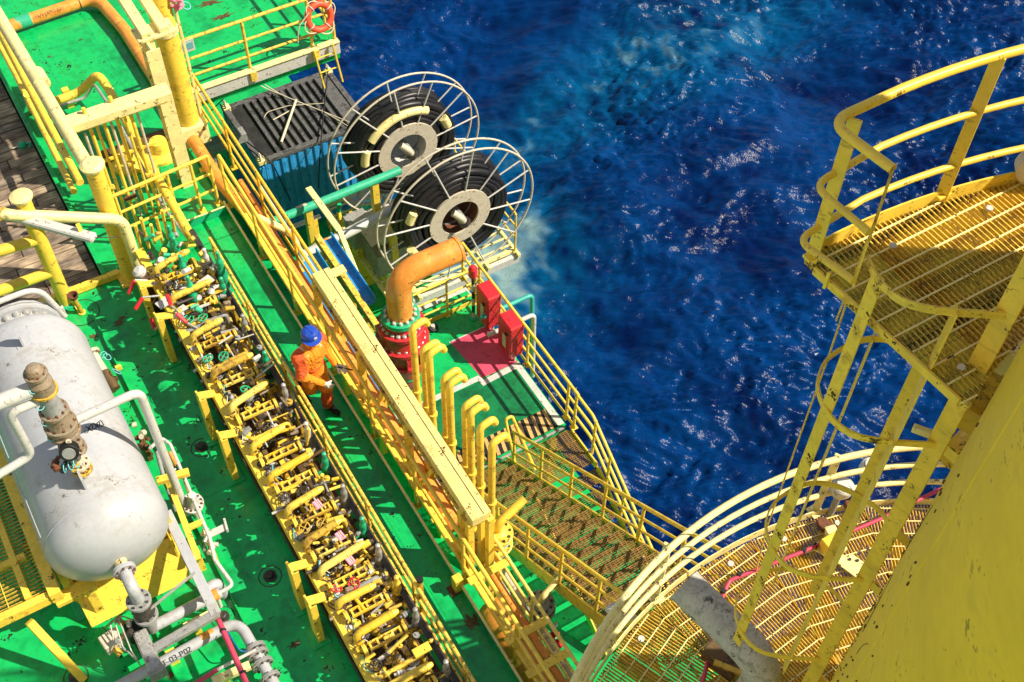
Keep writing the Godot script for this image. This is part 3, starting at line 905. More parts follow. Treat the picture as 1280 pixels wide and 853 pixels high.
	part(va, "body", Sh.new().lathe(v(q.x, 0.2, q.z), Vector3.UP, [[0.1, 0.0], [0.15, 0.05], [0.15, 0.32], [0.12, 0.4], [0.07, 0.42]], 20), M.yellow)
	flange(va, v(q.x, 0.26, q.z), Vector3.UP, 0.2, 0.06, M.yellow, M.dark, 10)
	flange(va, v(q.x, 0.52, q.z), Vector3.UP, 0.2, 0.06, M.yellow, M.dark, 10)
	part(va, "outlet", Sh.new().tube(bend([v(q.x, 0.55, q.z), v(q.x, 0.78, q.z), v(q.x + 0.42, 0.98, q.z - 0.05)], 0.14), 0.06, 12), M.yellow)
	part(va, "tie", Sh.new().tube(ring_pts(v(q.x, 0.4, q.z), v(0.3, 1, 0).normalized(), 0.165, 16), 0.006, 5, true), M.cyan)
	q = v(4.36, -1.20, -6.09)
	var vb := thing("vent_valve", "grimy grey flanged valve with a slim outlet below the stair", "valve", v(q.x, -2.4, q.z))
	part(vb, "stem", Sh.new().cyl(v(q.x, -2.4, q.z), v(q.x, -1.1, q.z), 0.055), M.dark)
	part(vb, "body", Sh.new().lathe(v(q.x, -1.15, q.z), Vector3.UP, [[0.12, 0.0], [0.16, 0.04], [0.14, 0.24], [0.08, 0.28]], 20), M.grey)
	flange(vb, v(q.x, -1.1, q.z), Vector3.UP, 0.22, 0.06, M.grey, M.dark, 10)
	flange(vb, v(q.x, -0.95, q.z), Vector3.UP, 0.2, 0.05, M.grey, M.dark, 10)
	part(vb, "outlet", Sh.new().tube(bend([v(q.x, -0.9, q.z), v(q.x + 0.05, -0.75, q.z), v(q.x + 0.42, -0.6, q.z - 0.08)], 0.08), 0.05, 10), M.cream)
	q = v(4.40, -1.80, -5.82)
	var vc := thing("wrapped_valve", "small valve wrapped in crumpled red and white cloth under the railing", "valve", v(q.x, -2.6, q.z))
	part(vc, "stem", Sh.new().cyl(v(q.x, -2.6, q.z), v(q.x, -1.6, q.z), 0.06), M.yellow)
	for k in 16:
		var dd := v(rng.randf_range(-0.15, 0.15), rng.randf_range(-0.1, 0.2), rng.randf_range(-0.15, 0.15))
		part(vc, "cloth_fold", Sh.new().box(q + dd, v(0.16, 0.04, 0.1), Basis.from_euler(v(rng.randf() * 3, rng.randf() * 3, rng.randf() * 3)), 0.015), M.red if k % 3 else M.white)
	# two pale pipes and the broad orange line under the railing
	for k in 2:
		var pp := thing("service_pipe", ["pale pipe low beside the stair, the one next to the orange vessel", "pale pipe low beside the stair, the one next to the stair's stringer"][k], "pipe", v(4.1 + 0.12 * k, -1.3, -6), "two pale pipes below the stair")
		part(pp, "pipe_run", Sh.new().tube([v(4.12 + 0.14 * k, -1.3, -9.6), v(4.12 + 0.14 * k, -1.3, -3.0)], 0.05), M.beige)
	var om := thing("orange_tank", "broad rounded orange vessel top below the walkway railing", "vessel", v(3.75, -2.4, -5.2))
	part(om, "shell", Sh.new().lathe(v(3.85, -1.3, -6.6), v(0, 0, 1), [[0.0, 0.0], [0.22, 0.05], [0.3, 0.16], [0.32, 0.3], [0.32, 3.0]], 24), M.orange)
	for z in [-6.0, -4.5]:
		part(om, "saddle", Sh.new().box(v(3.85, -1.75, z), v(0.5, 0.6, 0.12)), M.yellow)

# ---------------------------------------------------------------- walkway railings and orange line
func build_walkway() -> void:
	var x := 3.42
	railing("railing", "long yellow railing between the walkway and the orange pipe", [v(x, -0.1, -14.5), v(x, -0.1, -3.6)], [1.15, 0.78, 0.42], 0.03, along(v(x, -0.1, -14.5), v(x, -0.1, -3.9), 9), M.yellow)
	railing("railing", "second yellow railing line just outboard of the orange pipe", [v(3.9, -0.4, -17.2), v(3.9, -0.4, -11.4)], [1.05, 0.7, 0.35], 0.028, along(v(3.9, -0.4, -17.0), v(3.9, -0.4, -11.5), 5), M.yellow_deep)
	railing("railing", "yellow railing below the cream beam, outboard of the walkway", [v(3.88, -0.3, -10.9), v(3.88, -0.3, -4.2)], [0.95, 0.6, 0.25], 0.026, along(v(3.88, -0.3, -10.4), v(3.88, -0.3, -4.4), 6), M.yellow_pale)
	var br := thing("rail_brackets", "flat yellow bracket bars bridging the two railings at the walkway's near end", "brackets", v(3.6, 0.5, -5.5))
	for z in [-6.3, -5.35, -4.85, -4.3]:
		part(br, "bracket_bar", Sh.new().box(v(3.66, 0.36, z), v(0.62, 0.02, 0.11)), M.yellow)
	# left handrail beside the manifold
	x = 2.62
	railing("railing", "slim yellow handrail between the walkway and the pipe manifold", [v(x, 0, -12.9), v(x, 0, -3.6)], [1.05, 0.72, 0.36], 0.026, along(v(x, 0, -12.8), v(x, 0, -3.8), 8), M.yellow_old)
	# capped post
	var cp := thing("capped_post", "short brown tube post with a black end cap on the handrail", "post", v(2.66, 0, -6.25))
	part(cp, "tube", Sh.new().cyl(v(2.66, 0, -6.25), v(2.66, 1.18, -6.25), 0.035), M.amber)
	part(cp, "cap", Sh.new().cyl(v(2.66, 1.18, -6.25), v(2.66, 1.24, -6.25), 0.042), M.black)
	# railing across the far end of the walkway
	railing("railing", "yellow railing across the far end of the walkway", [v(1.64, 0.00, -14.43), v(3.25, 0, -14.55)], [1.08, 0.7, 0.34], 0.03, [v(1.68, 0.00, -14.43), v(2.55, 0, -14.5), v(2.95, 0, -14.53), v(3.25, 0, -14.55)], M.yellow)
	# orange pipe: one run with a bend, along the deck and on beside the walkway
	var y := 0.17
	var t := thing("orange_pipe", "long orange pipe with one bend and a mint green band, lying on the deck", "pipe", v(3.4, 0, -18))
	var run := part(t, "pipe_run", Sh.new().tube(bend([v(1.64, 0.17, -20.59), v(3.29, 0.17, -20.66), v(3.42, y, -19.4), v(3.42, y - 0.02, -15.0), v(3.62, y - 0.05, -13.5), v(3.64, y - 0.05, -7.2)], 0.4, 8), 0.115, 16), M.orange)
	part(run, "colour_band", Sh.new().cyl(v(1.73, 0.17, -20.60), v(2.01, 0.17, -20.60), 0.118, 18), M.mint)
	part(run, "weld_seam", Sh.new().cyl(v(2.94, 0.17, -20.64), v(2.96, 0.17, -20.64), 0.119, 18), M.dark)
	for z in [-17.5, -15.4, -13.0, -11.0, -9.0]:
		part(t, "saddle", Sh.new().box(v(3.42 if z < -14.0 else 3.64, 0.02, z), v(0.3, 0.06, 0.1)), M.yellow)
	var l: Vector3 = v(2.29, 0.17, -20.55)
	var rt: Vector3 = (v(2.79, 0.17, -20.57) - v(1.87, 0.17, -20.57)).normalized()
	letters(run, "ECN EXPO 200", l + v(0.06, 0.10, 0.062), rt, v(0, 0.8, -0.6), 0.085, M.ink)
	# second orange line and thin conduits bundled with the railing
	var t2 := thing("orange_pipe", "slim orange pipe tucked between the two railings", "pipe", v(3.75, 0.1, -12))
	part(t2, "pipe_run", Sh.new().tube([v(3.8, -0.15, -15.0), v(3.8, -0.15, -3.0)], 0.06, 12), M.orange)
	var c1 := thing("conduit", "pale grey conduit running along the outboard railing", "conduit", v(3.98, 0.1, -12))
	part(c1, "conduit_run", Sh.new().tube([v(3.98, 0.1, -14.5), v(3.98, 0.1, -6.5)], 0.022, 8), M.beige)
	var pr := thing("yellow_pipe", "yellow pipe clamped along the foot of the walkway railing", "pipe", v(3.5, 0.35, -9))
	part(pr, "pipe_run", Sh.new().tube([v(3.47, 0.2, -13.9), v(3.47, 0.2, -3.6)], 0.045, 10), M.yellow)
	for z in [-13.2, -11.0, -9.2, -7.4, -5.6]:
		part(pr, "clamp", Sh.new().box(v(3.5, 0.2, z), v(0.2, 0.05, 0.06)), M.yellow)

# ---------------------------------------------------------------- far end structures
func build_far_deck() -> void:
	# tubular frame over the timber edge
	var y := 2.3
	var t := thing("tube_gantry", "tall frame of thick cream tubes over the edge of the timber planking", "frame", v(1.45, 0, -14.2))
	var top := part(t, "top_tube", Sh.new().tube([v(1.25, 2.30, -19.51), v(1.40, 2.30, -13.92)], 0.10, 16), M.cream)
	part(top, "collar", Sh.new().cyl(v(1.37, 2.30, -16.23), v(1.38, 2.30, -15.93), 0.135, 18), M.cream)
	part(t, "lower_tube", Sh.new().tube([v(1.30, 1.50, -20.13), v(1.27, 1.50, -17.26), v(1.28, 1.50, -14.50)], 0.06, 12), M.yellow)
	part(t, "lower_tube", Sh.new().tube([v(1.22, 0.90, -20.58), v(1.23, 0.90, -18.10), v(1.19, 0.90, -15.01)], 0.05, 12), M.yellow)
	var cb: Vector3 = v(1.45, 0.00, -13.74)
	part(t, "column", Sh.new().cyl(cb, v(cb.x, 2.4, cb.z), 0.13, 20), M.yellow)
	part(t, "column_cap", Sh.new().lathe(v(cb.x, 2.38, cb.z), Vector3.UP, [[0.17, 0.0], [0.18, 0.05], [0.12, 0.09], [0.0, 0.10]], 18), M.cream)
	part(t, "column_base", Sh.new().box(cb + v(0, 0.02, 0), v(0.4, 0.04, 0.4)), M.yellow)
	part(t, "stub_foot", Sh.new().cyl(v(1.27, 0.00, -18.28), v(1.23, 1.00, -17.50), 0.06, 10), M.yellow)
	part(t, "cross_beam", Sh.new().bar(v(1.36, y, -14.86), v(3.0, y, -14.84), 0.28, 0.14), M.cream)
	part(t, "cross_beam_web", Sh.new().bar(v(1.36, y - 0.12, -14.86), v(3.0, y - 0.12, -14.84), 0.05, 0.12), M.yellow)
	part(t, "column", Sh.new().box(v(2.98, 1.4, -15.3), v(0.05, 2.9, 0.24)), M.cream)
	for e in [-1, 1]:
		part(t, "column_flange", Sh.new().box(v(2.98, 1.4, -15.3 + 0.13 * e), v(0.22, 2.9, 0.025)), M.cream)
	for yy in [0.5, 1.0, 2.1, 2.6]:
		part(t, "stiffener", Sh.new().box(v(2.98, yy, -15.3), v(0.2, 0.025, 0.24)), M.cream)
	part(t, "head_plate", Sh.new().box(v(3.15, 2.88, -15.55), v(0.6, 0.05, 0.35)), M.cream)
	for k in 2:
		part(t, "head_beam", Sh.new().bar(v(3.0 + 0.28 * k, 2.95, -15.4), v(3.0 + 0.28 * k, 2.95, -19.5), 0.16, 0.1), M.cream)
	# second tube frame at the left edge
	var l := thing("tube_gantry", "short frame with a thick yellow tube leg and two side bars on the timber edge", "frame", v(0.40, 0.00, -13.74))
	var lb: Vector3 = v(0.40, 0.00, -13.74)
	part(l, "column", Sh.new().cyl(lb, v(lb.x, 2.3, lb.z), 0.11, 18), M.yellow)
	part(l, "column_cap", Sh.new().lathe(v(lb.x, 2.28, lb.z), Vector3.UP, [[0.15, 0.0], [0.16, 0.05], [0.1, 0.08], [0.0, 0.09]], 18), M.cream)
	part(l, "side_bar", Sh.new().tube([v(-0.82, 1.57, -13.72), v(0.35, 1.47, -13.72)], 0.085, 14), M.yellow)
	part(l, "side_bar", Sh.new().tube([v(-1.09, 0.79, -13.72), v(0.37, 0.75, -13.72)], 0.085, 14), M.yellow)
	part(l, "gusset", Sh.new().bar(lb + v(0.02, 0.3, 0.05), lb + v(0.14, 0.0, 0.2), 0.03, 0.1), M.yellow)
	part(l, "base_plate", Sh.new().box(lb + v(0, 0.015, 0), v(0.34, 0.03, 0.34)), M.green)
	# big bent pale pipe
	var b := thing("bent_pipe", "thick cream pipe bending down to the deck beside the manifold's end", "pipe", v(1.56, 0.00, -13.48))
	var bb: Vector3 = v(1.57, 0.00, -13.51)
	part(b, "pipe_run", Sh.new().tube(bend([v(-0.11, 2.20, -13.87), v(0.07, 2.20, -13.66), v(bb.x, 1.45, bb.z), bb], 0.3, 8), 0.085, 16), M.cream)
	part(b, "pipe_end", Sh.new().cyl(v(0.07, 2.20, -13.68), v(0.09, 2.20, -13.65), 0.10, 16), M.amber)
	# fluorescent lamp box
	var la := thing("strip_lamp", "white weatherproof strip lamp housing under the thick cream pipe", "lamp", v(0.53, 2.00, -13.23))
	part(la, "housing", Sh.new().bar(v(-0.02, 2.00, -14.03), v(1.05, 2.00, -12.79), 0.16, 0.09, Vector3.UP, 0.02), M.white)
	part(la, "bracket", Sh.new().bar(v(0.35, 2.15, -13.66), v(0.37, 2.00, -13.64), 0.06, 0.03), M.yellow)
	part(la, "bracket", Sh.new().bar(v(0.92, 2.15, -13.02), v(0.93, 2.00, -12.96), 0.06, 0.03), M.yellow)
	part(la, "cable", Sh.new().tube(bend([v(1.06, 2.00, -12.80), v(1.20, 1.70, -13.04), v(1.41, 1.60, -13.04)], 0.1), 0.008, 6), M.dark)
	# thick yellow column with head fittings
	var cc: Vector3 = v(3.47, 0.45, -16.27)
	var c := thing("davit_column", "thick bright yellow round column with a pale elbow and rag on top", "column", v(cc.x, 0, cc.z))
	part(c, "column", Sh.new().cyl(v(cc.x, 0.4, cc.z), v(cc.x, 3.4, cc.z), 0.19, 24), M.yellow)
	part(c, "base_plate", Sh.new().box(v(cc.x, 0.2, cc.z), v(0.5, 0.4, 0.5)), M.cream)
	part(c, "side_rail", Sh.new().box(v(cc.x + 0.24, 1.5, cc.z), v(0.04, 2.7, 0.05)), M.cream)
	part(c, "clamp_band", Sh.new().cyl(v(cc.x, 2.25, cc.z), v(cc.x, 2.36, cc.z), 0.21, 24), M.cream)
	part(c, "elbow", Sh.new().tube(bend([v(cc.x, 2.9, cc.z - 0.1), v(cc.x + 0.1, 3.3, cc.z - 0.3), v(cc.x + 0.6, 3.4, cc.z - 0.9)], 0.3), 0.15, 16), M.cream)
	for k in 8:
		var dd := v(rng.randf_range(-0.08, 0.1), rng.randf_range(-0.15, 0.12), rng.randf_range(-0.05, 0.12))
		part(c, "rag_fold", Sh.new().box(v(cc.x + 0.24, 2.85, cc.z + 0.12) + dd, v(0.13, 0.08, 0.05), Basis.from_euler(v(rng.randf() * 3, rng.randf() * 3, 0)), 0.02), M.tag)
	part(c, "cable_tie", Sh.new().tube(ring_pts(v(cc.x + 0.42, 2.6, cc.z), v(0.4, 1, 0.5).normalized(), 0.07, 14), 0.01, 5, true), M.cyan)
	for k in 5:
		part(c, "fitting", Sh.new().cyl(v(cc.x - 0.5 + 0.08 * k, 2.95, cc.z - 0.4 + 0.1 * (k % 2)), v(cc.x - 0.5 + 0.08 * k, 3.2, cc.z - 0.4 + 0.1 * (k % 2)), 0.05, 8), M.yellow if k % 2 else M.dark)
	# yellow gooseneck pipe and grey conduit over the deck
	var g := thing("yellow_pipe", "yellow pipe that rises, bends over and runs under the cross beam", "pipe", v(1.98, 0.00, -18.24))
	part(g, "pipe_run", Sh.new().tube(bend([v(1.60, 0.50, -17.72), v(2.09, 0.50, -17.75), v(2.44, 0.95, -17.49), v(2.49, 0.80, -17.19), v(2.47, 0.70, -15.56), v(2.45, 0.70, -13.48), v(2.55, 0.10, -13.91)], 0.22, 6), 0.075, 14), M.yellow)
	part(g, "support", Sh.new().box(v(2.53, 0.30, -15.31), v(0.12, 0.6, 0.1)), M.yellow)
	part(g, "support", Sh.new().box(v(1.90, 0.20, -18.09), v(0.12, 0.4, 0.1)), M.yellow)
	var gc := thing("conduit", "thin grey conduit bending over beside the yellow gooseneck pipe", "conduit", v(1.96, -0.00, -18.18))
	part(gc, "conduit_run", Sh.new().tube(bend([v(1.68, 0.15, -18.01), v(2.17, 0.15, -18.00), v(2.39, 0.40, -17.98), v(2.44, 0.35, -17.20), v(2.38, 0.30, -14.56), v(2.48, 0.25, -13.79)], 0.12, 5), 0.028, 8), M.steel)
	for p in [v(1.95, 0.06, -18.12), v(2.46, 0.06, -16.67), v(2.42, 0.06, -14.80)]:
		part(gc, "saddle", Sh.new().box(p, v(0.08, 0.12, 0.08)), M.yellow)
	# bank of vertical tubes
	var rb := thing("tube_bank", "bank of slim yellow upright tubes with clamps behind the end railing", "tubes", v(2.1, 0, -14.8))
	for k in 9:
		var x := 1.62 + 0.105 * k
		var z := -14.85 - 0.05 * (k % 3)
		var h := 2.05 + 0.14 * ((k * 7) % 4)
		part(rb, "tube", Sh.new().tube([v(x, 0.0, z), v(x, h * 0.5, z + 0.02), v(x, h, z)], 0.022 + 0.008 * (k % 2), 8), M.yellow if k % 4 else M.beige)
		if k % 2:
			part(rb, "clamp", Sh.new().box(v(x, 0.55 + 0.3 * (k % 3), z + 0.03), v(0.12, 0.06, 0.08)), M.yellow_old)
	for yy in [0.6, 1.35]:
		part(rb, "support_bar", Sh.new().box(v(2.05, yy, -14.94), v(1.1, 0.05, 0.04)), M.yellow)
	part(rb, "rusty_clamp", Sh.new().box(v(1.95, 0.62, -14.76), v(0.2, 0.06, 0.05)), M.rust)
	part(rb, "marker_plate", Sh.new().box(v(1.62, 1.5, -14.7), v(0.16, 0.16, 0.02), Basis(v(0, 0, 1), 0.5)), M.white)
	var bp := thing("pump_base", "low round yellow base plates with bolts under the tube bank", "base", v(2.6, 0, -16.2))
	for p in [[2.3, -16.2], [2.85, -16.15]]:
		part(bp, "base_disc", Sh.new().lathe(v(p[0], 0.0, p[1]), Vector3.UP, [[0.32, 0.0], [0.32, 0.05], [0.18, 0.12], [0.14, 0.3], [0.0, 0.3]], 24), M.yellow)
	part(bp, "base_frame", Sh.new().box(v(2.55, 0.06, -16.45), v(1.3, 0.12, 0.3)), M.brown)

	# outboard railing of the far deck, with toe beam
	var z0 := -17.42
	var rl := railing("railing", "rust worn yellow railing along the outboard edge of the far deck", [v(3.75, 0, z0), v(6.75, 0, z0)], [1.1, 0.68, 0.32], 0.032, [v(3.78, 0, z0), v(5.05, 0, z0), v(6.3, 0, z0), v(6.75, 0, z0)], M.yellow_old)
	part(rl, "toe_beam", Sh.new().box(v(5.2, -0.1, z0 + 0.06), v(3.2, 0.26, 0.08)), M.white)
	part(rl, "toe_cap", Sh.new().box(v(5.2, 0.05, z0 + 0.06), v(3.2, 0.02, 0.14)), M.cream)
	for p in [v(5.05, 0.0, z0 + 0.12), v(6.3, 0.0, z0 + 0.12)]:
		part(rl, "splice_plate", Sh.new().box(p + v(0, -0.05, 0), v(0.12, 0.2, 0.05)), M.yellow_old)
	railing("railing", "yellow railing returning along the sea side of the far deck", [v(6.78, 0, -17.45), v(6.78, 0, -24.0)], [1.1, 0.68, 0.32], 0.03, along(v(6.78, 0, -17.9), v(6.78, 0, -24.0), 5), M.yellow)
	var wb := thing("strip_lamp", "white strip lamp slung under the far deck edge beside the container", "lamp", v(5.6, -0.35, -17.2))
	part(wb, "housing", Sh.new().bar(v(4.86, -0.30, -17.50), v(5.80, -0.30, -17.52), 0.16, 0.1), M.white)
	part(wb, "hanger", Sh.new().bar(v(4.93, -0.20, -17.48), v(5.63, -0.20, -17.47), 0.05, 0.05), M.yellow)
	part(wb, "junction_box", Sh.new().box(v(5.83, -0.20, -17.67), v(0.16, 0.16, 0.12)), M.red)
	part(wb, "cable", Sh.new().tube(bend([v(4.90, -0.30, -17.61), v(4.68, -0.80, -17.94), v(4.36, -1.40, -18.34)], 0.3), 0.012, 6), M.dark)
	var st := thing("access_ladder", "small yellow ladder going down from the far deck's corner", "ladder", v(6.4, -1.0, -17.2))
	for k in 2:
		part(st, "stringer", Sh.new().bar(v(6.25 + 0.38 * k, 0.1, -17.25), v(6.32 + 0.38 * k, -0.75, -17.15), 0.05, 0.03, Vector3.RIGHT), M.yellow)
	for k in 2:
		part(st, "rung", Sh.new().cyl(v(6.25 + 0.022 * k, -0.1 - 0.32 * k, -17.24 + 0.036 * k), v(6.63 + 0.022 * k, -0.1 - 0.32 * k, -17.24 + 0.036 * k), 0.014, 6), M.yellow)
	# life ring on the railing
	var rc: Vector3 = v(6.48, 0.70, -17.35)
	var lr := thing("life_ring", "orange life ring with white rope hung on the far railing", "life ring", rc)
	part(lr, "ring", Sh.new().tube(ring_pts(rc, v(0.1, 0.35, 1).normalized(), 0.235, 36), 0.062, 14, true), plain(lin(0.75, 0.09, 0.03), 0.5))
	for k in 4:
		var a := TAU * k / 4 + 0.5
		var pp := ring_pts(rc, v(0.1, 0.35, 1).normalized(), 0.235, 4, a, a + TAU)
		part(lr, "band", Sh.new().tube(ring_pts(pp[0], (pp[0] - rc).normalized().cross(v(0.1, 0.35, 1).normalized()), 0.066, 14), 0.012, 6, true), M.white)
	var rp := []
	for k in 33:
		var a := TAU * k / 32
		rp.append(ring_pts(rc, v(0.1, 0.35, 1).normalized(), 0.31 + 0.05 * sin(a * 4.0), 1, a, a + 1.0)[0] + v(0, 0, 0.03))
	part(lr, "grab_rope", Sh.new().tube(rp, 0.012, 6), M.rope)
	part(lr, "hanging_rope", Sh.new().tube(bend([rc + v(-0.2, 0.2, 0.05), rc + v(-0.45, 0.0, 0.08), rc + v(-0.5, -0.35, 0.06)], 0.2), 0.012, 6), M.rope)
	# placard
	var pl := thing("placard", "small white placard with a blue panel tied to the yellow column's railing", "sign", v(3.97, 1.05, -17.30))
	var pc: Vector3 = v(3.97, 1.05, -17.30)
	part(pl, "plate", Sh.new().box(pc, v(0.3, 0.24, 0.015)), M.white)
	part(pl, "print_panel", Sh.new().box(pc + v(0, 0.0, 0.01), v(0.25, 0.13, 0.006)), plain(lin(0.12, 0.4, 0.45), 0.6))
	# cable reel fitting on the timber
	var df := thing("deck_fitting", "small round green fitting with a white cable on the timber planking", "fitting", v(0.86, -0.07, -17.58))
	var dp: Vector3 = v(0.86, -0.07, -17.58)
	part(df, "cap", Sh.new().lathe(dp, Vector3.UP, [[0.07, 0.0], [0.07, 0.05], [0.05, 0.08], [0.0, 0.09]], 14), M.green)
	part(df, "handle", Sh.new().tube(bend([dp + v(0.05, 0.04, 0.0), dp + v(0.14, 0.06, 0.02), dp + v(0.1, 0.02, 0.1)], 0.04), 0.02, 8), M.mint)
	part(df, "cable", Sh.new().tube([dp + v(-0.06, 0.03, 0), dp + v(-0.2, 0.02, -0.02)], 0.01, 6), M.white)
	# brown funnel pipe on the deck
	var fb: Vector3 = v(0.54, 0.00, -13.42)
	var fu := thing("drain_funnel", "rusty brown drain funnel leaning on a short pipe inside a painted ring", "funnel", fb)
	part(fu, "pipe", Sh.new().cyl(fb, fb + v(-0.03, 0.34, 0), 0.035), M.amber)
	part(fu, "cup", Sh.new().lathe(fb + v(-0.03, 0.34, 0), Vector3.UP, [[0.035, 0.0], [0.075, 0.05], [0.085, 0.1], [0.07, 0.1], [0.05, 0.05]], 16, false), M.rust)
	part(fu, "base", Sh.new().cyl(fb, fb + v(0, 0.02, 0), 0.06), M.yellow)
	part(fu, "painted_ring", Sh.new().tube(ring_pts(fb + v(0, 0.0, 0), Vector3.UP, 0.26, 30), 0.008, 6, true), M.dark)

# ---------------------------------------------------------------- container
func build_container() -> void:
	var x0 := 5.07
	var x1 := 7.62
	var z0 := -20.2
	var z1 := -18.2
	var yt := -3.0
	var yb := -5.28
	var t := thing("cargo_container", "blue corrugated container with a dark grey ribbed roof, slings lying on it", "container", v(6.35, yb, -19.2))
	var roof := part(t, "roof", Sh.new().box(v(6.345, yt - 0.09, -19.2), v(x1 - x0 - 0.04, 0.04, z1 - z0 - 0.04)), M.roof_black)
	for s in [[x0, x1, z0, z0 + 0.12], [x0, x1, z1 - 0.12, z1], [x0, x0 + 0.12, z0 + 0.125, z1 - 0.125], [x1 - 0.12, x1, z0 + 0.125, z1 - 0.125]]:
		part(t, "roof_rail", Sh.new().box(v((s[0] + s[1]) * 0.5, yt - 0.045, (s[2] + s[3]) * 0.5), v(s[1] - s[0], 0.09, s[3] - s[2])), M.roof)
	for k in 11:
		var x := x0 + 0.5 + k * 0.165
		part(roof, "roof_rib", Sh.new().slab([v(x - 0.05, yt - 0.075, z0 + 0.13), v(x - 0.035, yt - 0.008, z0 + 0.13), v(x + 0.035, yt - 0.008, z0 + 0.13), v(x + 0.05, yt - 0.075, z0 + 0.13)], v(0, 0, z1 - z0 - 0.26)), M.roof)
	part(roof, "roof_panel", Sh.new().box(v(x1 - 0.29, yt - 0.035, -19.2), v(0.3, 0.03, 1.7)), M.roof)
	var wall := part(t, "side_wall", Sh.new().box(v(6.345, -4.18, z1 - 0.06), v(x1 - x0 - 0.1, 2.1, 0.03)), M.blue)
	for k in 13:
		var x := x0 + 0.16 + k * 0.186
		part(wall, "corrugation", Sh.new().slab([v(x - 0.06, -5.18, z1 - 0.05), v(x - 0.035, -5.18, z1 - 0.01), v(x + 0.035, -5.18, z1 - 0.01), v(x + 0.06, -5.18, z1 - 0.05)], v(0, 2.06, 0)), M.blue)
	var w2 := part(t, "end_wall", Sh.new().box(v(x0 + 0.06, -4.18, -19.2), v(0.03, 2.1, z1 - z0 - 0.1)), M.blue)
	for k in 10:
		var z := z0 + 0.17 + k * 0.185
		part(w2, "corrugation", Sh.new().slab([v(x0 + 0.05, -5.18, z - 0.06), v(x0 + 0.01, -5.18, z - 0.035), v(x0 + 0.01, -5.18, z + 0.035), v(x0 + 0.05, -5.18, z + 0.06)], v(0, 2.06, 0)), M.blue)
	part(t, "end_wall", Sh.new().box(v(x1 - 0.06, -4.18, -19.2), v(0.03, 2.1, z1 - z0 - 0.1)), M.blue)
	part(t, "side_wall", Sh.new().box(v(6.345, -4.18, z0 + 0.06), v(x1 - x0 - 0.1, 2.1, 0.03)), M.blue)
	part(t, "floor_frame", Sh.new().box(v(6.345, yb + 0.05, -19.2), v(x1 - x0, 0.1, z1 - z0)), M.blue)
	for x in [x0, x1]:
		for z in [z0, z1]:
			part(t, "corner_post", Sh.new().box(v(x + (0.05 if x < 6 else -0.05), -4.2, z + (0.05 if z < -19 else -0.05)), v(0.11, 2.1, 0.11)), M.blue)
			var cc := part(t, "corner_casting", Sh.new().box(v(x + (0.07 if x < 6 else -0.07), yt - 0.02, z + (0.07 if z < -19 else -0.07)), v(0.17, 0.13, 0.17), Basis(), 0.015), M.cream)
			for q in 2:
				part(cc, "shackle", Sh.new().tube(ring_pts(v(x + (0.07 if x < 6 else -0.07), yt + 0.1, z + (0.07 if z < -19 else -0.07) + 0.06 * q - 0.03), v(1, 0, 0.4 * q).normalized(), 0.06, 12), 0.018, 6, true), M.beige)
	# slings, rods and cables lying on the roof
	var i := 0
	for s in [[[v(5.19, -1.60, -19.94), v(6.08, -2.92, -20.22), v(6.56, -2.93, -19.42), v(7.14, -2.93, -18.45), v(7.43, -2.80, -17.66)], 0.012, M.rope, "pale wire sling stretched across the container roof"],
		[[v(5.80, -2.30, -19.95), v(6.30, -2.93, -19.87), v(6.88, -2.93, -18.89), v(7.25, -2.90, -17.84)], 0.01, M.rope, "second pale wire sling beside the first on the container roof"],
		[[v(7.56, -2.90, -20.11), v(7.18, -2.93, -19.45), v(6.81, -2.93, -18.78), v(6.27, -2.90, -17.79), v(6.13, -3.90, -17.82)], 0.014, M.black, "black cable lying down the right side of the container roof"],
		[[v(5.05, -2.90, -20.18), v(4.97, -2.92, -19.25), v(5.18, -2.92, -18.49), v(5.29, -2.92, -17.99), v(5.62, -4.50, -18.24)], 0.016, M.black, "black cable draped along the container's left roof edge"],
		[[v(5.70, -2.93, -19.36), v(5.83, -2.93, -19.49), v(6.30, -2.93, -19.45), v(7.00, -2.93, -19.14)], 0.008, M.rope, "thin curled line lying on the container roof"]]:
		var c := thing("sling", s[3], "cable", s[0][0])
		part(c, "strand", Sh.new().tube(bend(s[0], 0.3, 4), s[1], 6), s[2])
		i += 1
	var rod := thing("loose_pole", "pale wooden pole lying slantwise on the container roof", "pole", v(5.74, -2.95, -18.54))
	part(rod, "pole", Sh.new().cyl(v(5.71, -2.96, -18.51), v(6.51, -2.90, -19.50), 0.03, 8), M.rope)
	var rod2 := thing("loose_rod", "thin short pale rod lying on the container roof beside the pole", "rod", v(5.85, -2.95, -19.21))
	part(rod2, "rod", Sh.new().cyl(v(5.85, -2.97, -19.24), v(6.36, -2.97, -19.35), 0.014, 6), M.rope)
	# equipment beside the container
	var eb := thing("crossing_beam", "grey steel beam between the walkway railing and the container", "beam", v(4.6, -2.6, -18.7))
	part(eb, "beam", Sh.new().box(v(4.6, -2.75, -18.9), v(1.0, 0.22, 0.25)), M.grey)
	part(eb, "post", Sh.new().box(v(4.3, -4.08, -18.9), v(0.16, 2.4, 0.16)), M.grey)

